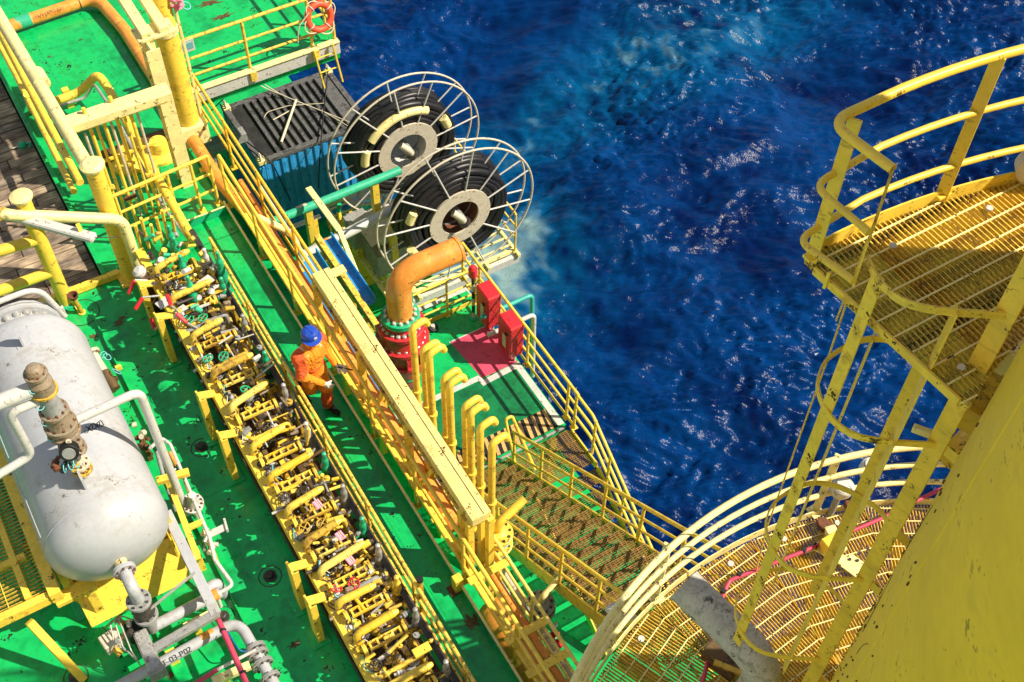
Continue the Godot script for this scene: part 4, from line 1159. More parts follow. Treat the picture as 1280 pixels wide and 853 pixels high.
# ---------------------------------------------------------------- hose reels
func build_reels() -> void:
	var cx := 7.6
	var cy := -2.3
	var labs := ["big hose reel beside the container, pale yellow sleeves on its black hose", "big hose reel behind the orange gooseneck, thick black hose coiled on it"]
	var zs := [-16.35, -14.22]
	for n in 2:
		var zf: float = zs[n]
		var c := v(cx, cy, zf)
		var t := thing("hose_reel", labs[n], "hose reel", v(cx, -4.2, zf - 0.3), "two hose reels")
		var turn := 0.13 + 0.2 * n
		for e in 2:
			var fc := c + v(0, 0, -0.30 * e)
			var R := 1.62
			var rim := part(t, "rim", Sh.new().tube(ring_pts(fc, v(0, 0, 1), R, 72), 0.022, 8, true), M.beige)
			for k in 12:
				var a := TAU * k / 12 + turn
				var d := v(cos(a), sin(a), 0)
				part(rim, "spoke", Sh.new().cyl(fc + d * 0.55, fc + d * (R + 0.01), 0.018, 7), M.white)
			var disc := Sh.new()
			for prof in [[[0.40, -0.02], [0.66, -0.02], [0.66, 0.02], [0.40, 0.02], [0.40, -0.02]]]:
				disc.lathe(fc, v(0, 0, 1), prof, 48, false)
			part(t, "hub_disc", disc, M.beige if e == 0 else M.grey)
		part(t, "drum", Sh.new().lathe(c + v(0, 0, -0.75), v(0, 0, 1), [[0.62, 0.0], [0.62, 0.72]], 40, false), M.dark)
		part(t, "drum_lining", Sh.new().lathe(c + v(0, 0, -0.7), v(0, 0, 1), [[0.41, 0.0], [0.41, 0.68]], 40, false), M.rust if n == 1 else M.white)
		# coiled hose, turn by turn
		var hr := 0.066
		for ring in 4:
			var rr := 0.71 + 0.118 * ring
			for lay in 5:
				if lay > 0 and ring < 3 and lay < 4:
					continue
				var wob := rng.randf_range(-0.015, 0.015)
				var pts := []
				for k in 60:
					var a := TAU * k / 60
					var rw := rr + wob + 0.035 * sin(a * 2.0 + ring * 1.3 + lay) + 0.015 * sin(a * 5.0 + lay)
					pts.append(c + v(cos(a) * rw, sin(a) * rw - 0.02, -0.09 - 0.128 * lay + 0.015 * sin(a * 3.0 + ring)))
				part(t, "hose_turn", Sh.new().tube(pts, hr, 10, true), M.rubber)
		# end fittings and wrappings
		if n == 0:
			for a in [[1.05, 2.5], [2.75, 3.1], [0.25, 0.55]]:
				var pts := []
				for k in 13:
					var q := lerpf(a[0], a[1], k / 12.0)
					pts.append(c + v(cos(q) * 0.95, sin(q) * 0.95, -0.02))
				part(t, "hose_sleeve", Sh.new().tube(pts, 0.09, 12), M.cream)
		else:
			for a in [[3.45, 3.65], [2.6, 2.8]]:
				var pts := []
				for k in 5:
					var q := lerpf(a[0], a[1], k / 4.0)
					pts.append(c + v(cos(q) * 1.12, sin(q) * 1.12, -0.02))
				part(t, "hose_coupling", Sh.new().tube(pts, 0.085, 12), M.cream)
		# central swivel
		part(t, "shaft", Sh.new().cyl(c + v(0, 0, -1.2), c + v(0, 0, 0.12), 0.09), M.grey)
		part(t, "swivel", Sh.new().tube(bend([c + v(-0.16, 0.22, 0.02), c + v(-0.04, 0.1, 0.1), c + v(0.06, -0.1, 0.08), c + v(0.12, -0.3, -0.05)], 0.08), 0.07, 12), M.beige)
		part(t, "swivel_flange", Sh.new().lathe(c + v(0.04, -0.06, 0.1), v(-0.5, 0.8, 0).normalized(), [[0.12, -0.03], [0.12, 0.03]], 14), M.dark)
		part(t, "outlet_elbow", Sh.new().tube(bend([c + v(0.12, -0.2, -0.2), c + v(0.3, -0.42, -0.1), c + v(0.4, -0.7, -0.1)], 0.12), 0.07, 12), M.rubber)
		# stand
		for e in [-1, 1]:
			part(t, "stand_leg", Sh.new().bar(v(cx + 0.12 * e, cy, zf - 1.0), v(cx + 0.75 * e, -4.15, zf - 1.0), 0.12, 0.12), M.white)
		part(t, "stand_foot", Sh.new().box(v(cx, -4.17, zf - 1.0), v(2.0, 0.1, 0.2)), M.white)
		part(t, "bearing_box", Sh.new().box(v(cx, cy, zf - 1.0), v(0.34, 0.34, 0.3)), M.white)
	# drive unit between the reels
	var du := thing("reel_drive", "white and grey drive unit boxes standing between the two hose reels", "machine", v(6.7, -4.2, -15.5))
	part(du, "gear_box", Sh.new().box(v(6.75, -3.2, -15.55), v(0.75, 0.6, 0.5), Basis(), 0.03), M.white)
	part(du, "cover_plate", Sh.new().box(v(6.35, -3.0, -15.45), v(0.6, 0.04, 0.8), Basis(v(0, 0, 1), 0.3)), M.beige)
	part(du, "motor", Sh.new().cyl(v(6.9, -3.4, -15.2), v(7.4, -3.4, -15.2), 0.18), M.grey)
	part(du, "frame", Sh.new().box(v(6.7, -3.9, -15.5), v(1.0, 0.6, 0.7)), M.grey)
	var cb := thing("control_box", "grey steel control box with a flat lid beside the green pipe", "box", v(5.95, -4.2, -15.7))
	part(cb, "box_body", Sh.new().box(v(6.22, -3.60, -16.02), v(0.42, 0.62, 0.42), Basis(), 0.015), M.grey)
	part(cb, "lid", Sh.new().box(v(6.22, -3.60, -16.02) + v(0, 0.325, 0), v(0.46, 0.03, 0.46)), M.steel)
	part(cb, "stand", Sh.new().box(v(6.22, -3.60, -16.02) + v(0, -0.9, 0), v(0.3, 1.4, 0.3)), M.yellow)
	var sv := thing("small_valve_set", "small yellow and green valve set in front of the grey control box", "valves", v(5.6, -4.5, -15.8))
	for k in 7:
		var p: Vector3 = v(5.95, -3.40, -16.29) + v(rng.randf_range(-0.25, 0.3), rng.randf_range(-0.25, 0.1), rng.randf_range(-0.2, 0.25))
		part(sv, "valve_body", Sh.new().cyl(p, p + v(rng.randf_range(-0.1, 0.1), 0.18, rng.randf_range(-0.1, 0.1)), 0.05, 8), [M.yellow, M.green, M.amber][k % 3])
		part(sv, "stub_pipe", Sh.new().bar(p, p + v(0.0, -1.5, 0.0), 0.035, 0.035), M.yellow)
	# frame the reels stand on
	var f := thing("reel_platform", "cream slatted steel frame that carries the hose reels over the water", "platform", v(7.8, -4.3, -15.5))
	for z in [-17.6, -16.3, -14.5]:
		part(f, "edge_beam", Sh.new().box(v(7.6, -4.27, z), v(2.9, 0.1, 0.07)), M.cream)
	for x in [6.15, 6.7, 8.3, 9.02]:
		part(f, "edge_beam", Sh.new().box(v(x, -4.28, -15.95), v(0.07, 0.1, 3.3)), M.cream)
	for k in 14:
		part(f, "slat", Sh.new().box(v(7.6, -4.26, -17.45 + 0.215 * k), v(2.85, 0.04, 0.04)), M.cream)
	part(f, "front_beam", Sh.new().box(v(7.75, -4.42, -14.4), v(2.6, 0.2, 0.1)), M.white)
	for q in [[6.3, -14.6], [6.3, -17.2], [7.4, -14.6], [7.4, -17.2]]:
		part(f, "leg", Sh.new().box(v(q[0], -4.82, q[1]), v(0.12, 0.96, 0.12)), M.yellow)
	for q in [-14.6, -17.2]:
		part(f, "knee_brace", Sh.new().bar(v(7.5, -5.25, q), v(8.9, -4.35, q), 0.1, 0.1), M.yellow)
	railing("railing", "yellow cage railing on the sea side of the reel frame", [v(9.0, -4.25, -17.0), v(9.0, -4.25, -14.45)], [1.1, 0.75, 0.4], 0.025, [v(9.0, -4.25, -17.0), v(9.0, -4.25, -15.7), v(9.0, -4.25, -14.45)], M.yellow)
	# pipes crossing towards the reels
	var g := thing("service_pipe", "mint green pipe with a sand coloured band running to the hose reels", "pipe", v(5.5, -2.0, -15.64))
	var gr := part(g, "pipe_run", Sh.new().tube([v(4.34, -2.00, -15.61), v(7.07, -2.00, -15.64)], 0.085, 14), M.mint)
	part(gr, "colour_band", Sh.new().cyl(v(4.89, -2.00, -15.63), v(5.10, -2.00, -15.63), 0.088, 14), M.beige)
	flange(g, v(4.61, -2.00, -15.63), v(1, 0, 0), 0.15, 0.06, M.mint, M.dark, 8)
	part(g, "post", Sh.new().box(v(5.1, -3.65, -15.64), v(0.14, 3.3, 0.14)), M.yellow)
	part(g, "post", Sh.new().box(v(6.5, -3.65, -15.64), v(0.14, 3.3, 0.14)), M.yellow)
	var w := thing("service_pipe", "white pipe crossing below the mint green pipe towards the reels", "pipe", v(5.5, -2.5, -15.1))
	part(w, "pipe_run", Sh.new().tube([v(4.57, -2.50, -14.98), v(7.20, -2.50, -15.28)], 0.10, 14), M.white)
	part(w, "rusty_band", Sh.new().cyl(v(5.06, -2.50, -15.05), v(5.22, -2.50, -15.06), 0.104, 14), M.orange)
	part(w, "post", Sh.new().box(v(5.2, -3.95, -15.12), v(0.14, 2.7, 0.14)), M.yellow)
	part(w, "post", Sh.new().box(v(6.6, -3.95, -15.2), v(0.14, 2.7, 0.14)), M.yellow)
	var w2 := thing("service_pipe", "thin pale pipe between the green pipe and the white pipe", "pipe", v(5.3, -2.9, -15.9))
	part(w2, "pipe_run", Sh.new().tube([v(4.58, -2.70, -15.95), v(5.43, -2.70, -15.95)], 0.045, 10), M.white)
	part(w2, "post", Sh.new().box(v(5.3, -4.0, -15.95), v(0.1, 2.6, 0.1)), M.yellow)
	# clutter between platform and reel
	var pal := thing("work_tray", "pale cluttered tray with white sheet and bent bars under the front reel", "tray", v(6.9, -4.0, -13.6))
	part(pal, "tray_floor", Sh.new().box(v(6.75, -3.95, -13.55), v(1.5, 0.05, 0.75)), M.white)
	part(pal, "tray_edge", Sh.new().box(v(6.75, -3.86, -13.16), v(1.5, 0.16, 0.05)), M.cream)
	for k in 6:
		part(pal, "loose_bar", Sh.new().box(v(6.3 + 0.2 * k, -3.88, -13.6 + 0.08 * (k % 3)), v(0.34, 0.06, 0.07), Basis(Vector3.UP, 0.5 * k)), M.cream if k % 2 else M.dark)
	part(pal, "leg", Sh.new().box(v(6.1, -4.6, -13.5), v(0.1, 1.3, 0.1)), M.yellow)
	part(pal, "leg", Sh.new().box(v(7.4, -4.6, -13.5), v(0.1, 1.3, 0.1)), M.yellow)

# ---------------------------------------------------------------- red valve with orange gooseneck
func build_valve_platform_items() -> void:
	var p := v(5.22, -3.3, -12.0)
	var t := thing("relief_vent", "bulky bolted red valve body carrying a thick orange gooseneck pipe", "valve", p)
	part(t, "foot", Sh.new().lathe(p, Vector3.UP, [[0.26, 0.0], [0.26, 0.06], [0.16, 0.08], [0.16, 0.35]], 24), M.rust)
	var b := part(t, "body", Sh.new().lathe(p + v(0, 0.3, 0), Vector3.UP, [[0.2, 0.0], [0.3, 0.06], [0.37, 0.2], [0.41, 0.42], [0.42, 0.7], [0.41, 0.95], [0.37, 1.2], [0.3, 1.38], [0.25, 1.48]], 32), M.red)
	for yy in [0.55, 0.95, 1.32]:
		var r := 0.47 if yy < 1.2 else 0.42
		flange(t, p + v(0, 0.3 + yy, 0), Vector3.UP, r, 0.09, M.red, M.steel, 20)
	for k in 10:
		var a := TAU * k / 10
		part(b, "rib", Sh.new().box(p + v(cos(a) * 0.44, 1.03, sin(a) * 0.44), v(0.08, 0.3, 0.025), Basis(Vector3.UP, -a)), M.red)
	flange(t, p + v(0, 0.38, 0), Vector3.UP, 0.32, 0.07, M.mint, M.dark, 12)
	flange(t, p + v(0, 1.86, 0), Vector3.UP, 0.33, 0.11, M.green, M.white, 14)
	var e: Vector3 = v(6.33, -0.36, -11.95)
	part(t, "gooseneck", Sh.new().tube(bend([p + v(0, 1.9, 0), v(5.22, e.y - 0.04, -12.0), v(e.x, e.y + 0.02, -11.95)], 0.5, 10), 0.215, 28), M.orange)
	part(t, "end_lip", Sh.new().lathe(v(e.x - 0.02, e.y + 0.02, -11.95), v(1, 0, 0), [[0.225, 0.0], [0.225, 0.05], [0.19, 0.055], [0.17, 0.0]], 26, false), M.orange)
	var lb: Vector3 = v(6.20, -3.30, -12.79)
	var ls := thing("hose_nozzle", "small black coiled fitting on the green floor beside the red valve", "fitting", lb)
	part(ls, "coil", Sh.new().tube(ring_pts(lb + v(0, 0.06, 0), v(0.2, 1, 0.3).normalized(), 0.07, 18), 0.035, 8, true), M.black)
	part(ls, "cap", Sh.new().cyl(lb, lb + v(0, 0.12, 0), 0.04), M.white)
	# green valve post at the platform rim
	var gp := v(5.75, -3.3, -12.7)
	var gt := thing("lamp_post", "slim green post rising beside the orange gooseneck", "post", gp)
	part(gt, "post", Sh.new().cyl(gp, gp + v(0, 1.5, 0), 0.045), M.green)
	part(gt, "cap", Sh.new().cyl(gp + v(0, 1.5, 0), gp + v(0, 1.54, 0), 0.06), M.yellow)

# ---------------------------------------------------------------- tank
func build_tank() -> void:
	var c := v(-0.36, 1.55, 0)
	var R := 0.745
	var t := thing("pressure_tank", "grey white horizontal pressure vessel with domed end on yellow saddles", "tank", v(-0.36, 0, -10))
	var prof := []
	for k in 13:
		var a := PI * 0.5 * k / 12
		prof.append([R * sin(a), 0.42 - 0.42 * cos(a)])
	prof.append([R, 1.5])
	prof.append([R, 3.0])
	for k in 13:
		var a := PI * 0.5 * k / 12
		prof.append([R * cos(a), 3.42 + 0.42 * sin(a)])
	var sm := Sh.new()
	var n := 64
	for i in prof.size() - 1:
		for k in n:
			var ps := []
			for q in [[i, k], [i, k + 1], [i + 1, k + 1], [i + 1, k]]:
				var a: float = TAU * q[1] / n
				var pr: Array = prof[q[0]]
				var d := v(cos(a), sin(a), 0)
				var nn := d
				if q[0] < 12:
					nn = v(d.x * sin(PI * 0.5 * q[0] / 12), d.y * sin(PI * 0.5 * q[0] / 12), -cos(PI * 0.5 * q[0] / 12) * 1.2).normalized()
				elif q[0] > 14:
					nn = v(d.x * cos(PI * 0.5 * (q[0] - 15) / 12), d.y * cos(PI * 0.5 * (q[0] - 15) / 12), sin(PI * 0.5 * (q[0] - 15) / 12) * 1.2).normalized()
				ps.append(c + v(d.x * pr[0], d.y * pr[0], -11.95 + pr[1]))
				ps.append(nn)
			sm.squad(ps[0], ps[1], ps[2], ps[3], ps[4], ps[5], ps[6], ps[7])
	var shell := part(t, "shell", sm, M.tank)
	for z in [-8.55, -11.5]:
		part(shell, "weld_seam", Sh.new().tube(ring_pts(c + v(0, 0, z), v(0, 0, 1), R, 64), 0.007, 6, true), M.tank)
	part(shell, "weld_seam", Sh.new().tube([c + v(-0.68, 0.40, -11.4), c + v(-0.68, 0.40, -8.6)], 0.006, 6), M.tank)
	# chalk scribbles
	for q in [[-9.55, 0.36, 0.16], [-9.75, 0.16, 0.08]]:
		var pts := []
		for k in 30:
			var u := k / 29.0
			var a: float = 1.05 - q[2] * (u - 0.5) * 2.2 + 0.03 * sin(u * 47.0)
			pts.append(c + v(cos(a) * (R + 0.002), sin(a) * (R + 0.002), q[0] + 0.05 * sin(u * 31.0) - 0.1 * u))
		part(shell, "scribble", Sh.new().tube(pts, 0.006, 4), M.ink)
	# lifting lugs
	for z in [-8.78, -11.2]:
		part(t, "lug_pad", Sh.new().box(c + v(0.02, R - 0.005, z), v(0.2, 0.02, 0.16)), M.tank)
		var lug := Sh.new()
		var poly := []
		for q in [[-0.12, 0.0], [-0.1, 0.2], [-0.05, 0.27], [0.05, 0.27], [0.1, 0.2], [0.12, 0.0]]:
			poly.append(c + v(-0.012, R + q[1], z + q[0] * 0.6))
		part(t, "lifting_lug", lug.slab(poly, v(0.025, 0, 0)), M.tank)
	# far manway with davit
	var f := c + v(0.0, 0.0, -11.93)
	part(t, "manway_neck", Sh.new().cyl(f + v(0, 0, -0.1), f + v(0, 0, 0.25), 0.46, 36), M.tank)
	flange(t, f + v(0, 0, -0.12), v(0, 0, 1), 0.58, 0.12, M.tank, M.steel, 22)
	part(t, "manway_davit", Sh.new().tube(bend([f + v(-0.75, 0.35, -0.12), f + v(-0.2, 0.72, -0.12), f + v(0.45, 0.72, -0.12), f + v(0.62, 0.0, -0.12)], 0.3, 6), 0.04, 10), M.white)
	part(t, "davit_bracket", Sh.new().box(f + v(0.5, 0.1, -0.12), v(0.3, 0.2, 0.05)), M.white)
	# saddles
	for z in [-8.85, -11.2]:
		var s := part(t, "saddle", Sh.new().slab([v(-1.05, 0.02, z), v(0.35, 0.02, z), v(0.42, 0.25, z), v(0.36, 1.25, z), v(0.1, 0.92, z), v(-0.36, 0.74, z), v(-0.82, 0.92, z), v(-1.1, 1.25, z), v(-1.14, 0.25, z)], v(0, 0, 0.14)), M.yellow)
		for x in [-1.0, -0.36, 0.28]:
			part(s, "stiffener", Sh.new().box(v(x, 0.42, z + 0.24), v(0.03, 0.8, 0.2)), M.yellow)
		part(s, "base_plate", Sh.new().box(v(-0.36, 0.015, z + 0.1), v(1.6, 0.03, 0.5)), M.green)
	part(t, "skid_apron", Sh.new().bar(v(-0.36, 0.62, -8.68), v(-0.36, 0.03, -8.32), 1.35, 0.02, v(0, 1, 0)), M.yellow)
	# top relief valve stack
	var b := c + v(0.05, R - 0.03, -9.15)
	var rv := thing("relief_valve", "tall rusty flanged relief valve standing on top of the grey tank", "valve", b)
	part(rv, "nozzle", Sh.new().lathe(b, Vector3.UP, [[0.2, 0.0], [0.2, 0.02], [0.1, 0.04], [0.1, 0.3]], 22), M.tank)
	for q in [[0.28, 0.16], [0.40, 0.14], [0.66, 0.19], [0.80, 0.19], [1.06, 0.165]]:
		flange(rv, b + v(0, q[0], 0), Vector3.UP, q[1], 0.06, M.grimy, M.rust, 10)
	part(rv, "body", Sh.new().lathe(b + v(0, 0.4, 0), Vector3.UP, [[0.08, 0.0], [0.1, 0.1], [0.16, 0.2], [0.17, 0.3], [0.16, 0.42], [0.14, 0.5], [0.13, 0.64], [0.11, 0.7], [0.06, 1.0]], 24), M.grimy)
	part(rv, "cone", Sh.new().lathe(b + v(0, 1.08, 0), Vector3.UP, [[0.13, 0.0], [0.085, 0.3], [0.075, 0.36]], 22), M.grey)
	part(rv, "upper_body", Sh.new().lathe(b + v(0, 1.42, 0), Vector3.UP, [[0.09, 0.0], [0.135, 0.05], [0.135, 0.2], [0.10, 0.26], [0.10, 0.4], [0.08, 0.44], [0.05, 0.46], [0.0, 0.47]], 22), M.grimy)
	flange(rv, b + v(0, 1.46, 0), Vector3.UP, 0.155, 0.04, M.amber, M.rust, 10)
	flange(rv, b + v(0, 1.76, 0), Vector3.UP, 0.13, 0.045, M.grimy, M.rust, 8)
	part(rv, "inlet_pipe", Sh.new().tube([b + v(-1.4, 1.55, -0.02), b + v(-0.12, 1.55, 0)], 0.09, 14), M.white)
	part(rv, "outlet_pipe", Sh.new().tube(bend([b + v(0.12, 0.75, 0), v(0.62, b.y + 0.72, b.z - 0.05), v(0.62, 0.15, b.z - 0.05)], 0.14, 6), 0.055, 12), M.white)
	part(rv, "drain_pipe", Sh.new().tube(bend([b + v(-0.1, 1.38, 0.05), b + v(-0.42, 1.38, 0.05), b + v(-0.42, 0.55, 0.05), b + v(-1.1, 0.45, 0.1)], 0.12, 6), 0.05, 12), M.white)
	for k in 4:
		part(rv, "cable_tie", Sh.new().tube(ring_pts(b + v(-0.15 + 0.02 * k, 0.7 + 0.3 * k, 0.06), v(0.4, 1, 0.3 * k).normalized(), 0.045, 12), 0.006, 5, true), M.cyan)
	# gauge cluster
	var g := c + v(0.05, R - 0.03, -8.92)
	var gs := thing("gauge_assembly", "small brassy valve cluster with a black pressure gauge on the tank top", "gauge", g)
	part(gs, "nozzle", Sh.new().lathe(g, Vector3.UP, [[0.13, 0.0], [0.13, 0.02], [0.07, 0.03], [0.07, 0.16]], 20), M.tank)
	flange(gs, g + v(0, 0.16, 0), Vector3.UP, 0.12, 0.05, M.amber, M.rust, 8)
	flange(gs, g + v(0, 0.28, 0), Vector3.UP, 0.12, 0.05, M.beige, M.rust, 8)
	part(gs, "body", Sh.new().lathe(g + v(0, 0.2, 0), Vector3.UP, [[0.06, 0.0], [0.09, 0.1], [0.06, 0.26], [0.04, 0.4], [0.03, 0.55]], 14), M.beige)
	part(gs, "gauge_case", Sh.new().cyl(g + v(-0.02, 0.62, 0.0), g + v(-0.05, 0.66, 0.1), 0.11, 20), M.black)
	part(gs, "gauge_dial", Sh.new().cyl(g + v(-0.051, 0.661, 0.1), g + v(-0.053, 0.664, 0.106), 0.075, 20), M.grey)
	for k in 12:
		var q := g + v(rng.randf_range(-0.28, 0.02), rng.randf_range(0.2, 0.5), rng.randf_range(-0.06, 0.1))
		part(gs, "fitting", Sh.new().cyl(q, q + v(rng.randf_range(-0.1, 0.1), rng.randf_range(-0.03, 0.1), rng.randf_range(-0.08, 0.08)), rng.randf_range(0.02, 0.045), 8), [M.beige, M.amber, M.dark, M.rust][k % 4])
	for k in 3:
		part(gs, "cable_tie", Sh.new().tube(ring_pts(g + v(-0.16 + 0.07 * k, 0.42, 0.08), v(1, 0.3 * k, 0.4).normalized(), 0.055, 12), 0.007, 5, true), M.cyan)
	# yellow skid rail and grating beside the tank
	var sk := thing("tank_walkway", "narrow yellow framed grating walkway on the inboard side of the grey tank", "walkway", v(-1.6, 0, -8.5))
	part(sk, "edge_beam", Sh.new().box(v(-1.2, 1.0, -9.85), v(0.14, 0.2, 3.0)), M.yellow)
	part(sk, "cross_beam", Sh.new().box(v(-1.75, 0.96, -8.42), v(0.94, 0.16, 0.1)), M.yellow)
	part(sk, "cross_beam", Sh.new().box(v(-1.85, 0.98, -9.1), v(0.98, 0.1, 0.08)), M.yellow)
	part(sk, "edge_beam", Sh.new().box(v(-1.5, 0.98, -9.5), v(0.08, 0.12, 2.0)), M.yellow)
	part(sk, "end_bracket", Sh.new().box(v(-1.0, 0.82, -8.42), v(0.5, 0.08, 0.18)), M.yellow)
	part(sk, "leg", Sh.new().box(v(-0.85, 0.40, -8.42), v(0.12, 0.78, 0.06)), M.yellow)
	part(sk, "leg", Sh.new().box(v(-1.3, 0.46, -9.3), v(0.1, 0.92, 0.1)), M.yellow)
	part(sk, "leg", Sh.new().bar(v(-1.6, 0.85, -8.3), v(-1.35, 0.02, -7.7), 0.1, 0.1), M.yellow)
	for k in 36:
		strip(sk, "grating_bar", v(-2.6, 0.96, -10.4 + 0.055 * k), v(-1.28, 0.96, -10.4 + 0.055 * k), 0.012, 0.03, M.amber)
	for k in 5:
		strip(sk, "grating_rod", v(-2.4 + 0.22 * k, 0.972, -10.4), v(-2.4 + 0.22 * k, 0.972, -8.44), 0.01, 0.01, M.yellow)

func build_tank_pipes() -> void:
	# outlet on the near dome
	var n := v(-0.36, 1.5, -8.14)
	var t := thing("tank_outlet", "grey flanged outlet pipe dropping from the tank's domed end to a tee", "pipe", v(-0.3, 0, -7.8))
	part(t, "nozzle", Sh.new().lathe(n, v(0, 0, 1), [[0.16, -0.03], [0.16, 0.0], [0.075, 0.02], [0.075, 0.14]], 22), M.cream)
	flange(t, n + v(0, 0, 0.16), v(0, 0, 1), 0.14, 0.06, M.tank, M.rust, 8)
	part(t, "elbow", Sh.new().tube(bend([n + v(0, 0, 0.16), n + v(0, 0, 0.42), n + v(0, -0.52, 0.42)], 0.2, 8), 0.075, 14), M.tank)
	flange(t, n + v(0, -0.34, 0.42), Vector3.UP, 0.15, 0.06, M.grey, M.dark, 8)
	part(t, "valve_body", Sh.new().lathe(n + v(0, -0.72, 0.42), Vector3.UP, [[0.09, 0.0], [0.13, 0.08], [0.13, 0.22], [0.09, 0.34]], 18), M.dark)
	flange(t, n + v(0, -0.72, 0.42), Vector3.UP, 0.15, 0.06, M.grey, M.dark, 8)
	part(t, "valve_lever", Sh.new().bar(n + v(0.08, -0.5, 0.5), n + v(0.72, -0.42, 0.36), 0.03, 0.02), M.steel)
	part(t, "riser", Sh.new().cyl(n + v(0, -1.12, 0.42), n + v(0, -0.72, 0.42), 0.08), M.grey)
	var x: Vector3 = v(0.40, 0.42, -7.86)
	part(t, "branch_pipe", Sh.new().tube([n + v(0, -1.08, 0.42), v(0.55, 0.42, n.z + 0.40), v(x.x, 0.42, x.z)], 0.075, 14), M.tank)
	part(t, "orange_band", Sh.new().cyl(v(0.32, 0.42, n.z + 0.405), v(0.52, 0.42, n.z + 0.40), 0.0765, 14), M.orange)
	part(t, "pipe_end", Sh.new().tube(bend([v(x.x, 0.42, x.z), v(x.x + 0.16, 0.42, x.z - 0.02), v(x.x + 0.2, 0.0, x.z - 0.05)], 0.12), 0.075, 12), M.tank)
	# actuated valve
	var a: Vector3 = v(-0.56, 0.50, -7.73)
	var av := thing("actuated_valve", "black valve with a long grey piston actuator lying above the stencilled pipe", "valve", v(a.x, 0, a.z))
	part(av, "valve_block", Sh.new().box(a, v(0.2, 0.24, 0.2), Basis(), 0.02), M.black)
	part(av, "valve_neck", Sh.new().cyl(v(a.x, 0.0, a.z), a, 0.08), M.dark)
	part(av, "piston_case", Sh.new().bar(a + v(0.05, 0.06, 0.08), v(-0.51, 0.55, -7.05), 0.17, 0.17, Vector3.UP, 0.02), M.steel)
	part(av, "piston_cap", Sh.new().bar(v(-0.51, 0.55, -7.08), v(-0.51, 0.55, -7.01), 0.21, 0.2), M.grey)
	for k in 9:
		var q := a + v(rng.randf_range(-0.2, 0.14), rng.randf_range(0.0, 0.2), rng.randf_range(-0.2, 0.12))
		part(av, "fitting", Sh.new().cyl(q, q + v(rng.randf_range(-0.09, 0.09), rng.randf_range(0.02, 0.1), rng.randf_range(-0.09, 0.09)), rng.randf_range(0.018, 0.04), 8), [M.amber, M.dark, M.steel][k % 3])
	for k in 3:
		part(av, "tubing", Sh.new().tube(bend([a + v(-0.1 + 0.07 * k, 0.1, -0.1), a + v(-0.2 + 0.05 * k, 0.3, -0.16), a + v(-0.26 + 0.07 * k, 0.15, 0.1 + 0.1 * k), a + v(-0.1, -0.1, 0.3 + 0.06 * k)], 0.08), 0.009, 6), M.steel)
	var j: Vector3 = v(-0.85, 0.45, -7.78)
	var jb := thing("junction_box", "beige square junction box beside the black actuated valve", "box", v(j.x, 0, j.z))
	part(jb, "box_body", Sh.new().box(j, v(0.24, 0.2, 0.2), Basis(Vector3.UP, 0.15), 0.012), M.beige)
	part(jb, "gland", Sh.new().cyl(j + v(0, -0.02, 0.1), j + v(0.03, -0.05, 0.2), 0.04), M.amber)
	part(jb, "stand", Sh.new().box(v(j.x, 0.18, j.z), v(0.05, 0.36, 0.05)), M.dark)
	part(jb, "antenna_wire", Sh.new().tube([j + v(0, 0.1, -0.05), j + v(-0.02, 0.3, -0.08)], 0.006, 5), M.black)
	# stencilled pipe
	var p := thing("stencilled_pipe", "grey pipe stencilled with black letters, bending to a flanged joint", "pipe", v(-0.25, 0.00, -7.43))
	var run := part(p, "pipe_run", Sh.new().tube(bend([v(-1.19, 0.30, -7.25), v(0.60, 0.30, -7.33), v(0.66, 0.30, -6.14)], 0.22, 8), 0.072, 14), M.tank)
	part(run, "orange_band", Sh.new().cyl(v(0.11, 0.30, -7.31), v(0.28, 0.30, -7.32), 0.0735, 14), M.orange)
	var dz: Vector3 = (v(0.66, 0.30, -6.14) - v(0.60, 0.30, -7.33)).normalized()
	flange(p, v(0.63, 0.30, -6.87), dz, 0.14, 0.05, M.grey, M.dark, 8)
	flange(p, v(0.63, 0.30, -6.78), dz, 0.14, 0.05, M.steel, M.dark, 8)
	flange(p, v(0.63, 0.30, -6.64), dz, 0.14, 0.05, M.grey, M.dark, 8)
	flange(p, v(0.64, 0.30, -6.43), dz, 0.13, 0.05, M.grey, M.dark, 8)
	for q in [v(-0.29, 0.12, -7.38), v(0.64, 0.12, -6.92)]:
		part(p, "pipe_support", Sh.new().box(q, v(0.12, 0.24, 0.12)), M.yellow)
	var right: Vector3 = (v(-0.05, 0.30, -7.30) - v(-0.55, 0.30, -7.28)).normalized()
	letters(run, "JF-03-P02", v(-0.24, 0.30, -7.29) + v(0, 0.055, 0.055), right, v(0, 0.75, -0.66), 0.095, M.ink)
	# cable channel with an elbow
	var c := thing("cable_channel", "pale grey square cable channel turning a corner above the deck", "channel", v(0.39, 0.00, -7.72))
	part(c, "channel_run", Sh.new().bar(v(0.37, 0.85, -8.90), v(0.38, 0.75, -7.31), 0.13, 0.06), M.tank)
	part(c, "channel_run", Sh.new().bar(v(0.41, 0.75, -7.32), v(-0.43, 0.60, -7.34), 0.11, 0.08), M.steel)
	part(c, "channel_post", Sh.new().box(v(0.38, 0.38, -7.68), v(0.06, 0.74, 0.06)), M.yellow)
	part(c, "channel_post", Sh.new().box(v(0.39, 0.40, -8.81), v(0.06, 0.78, 0.06)), M.yellow)
	# yellow supports
	var i := 0
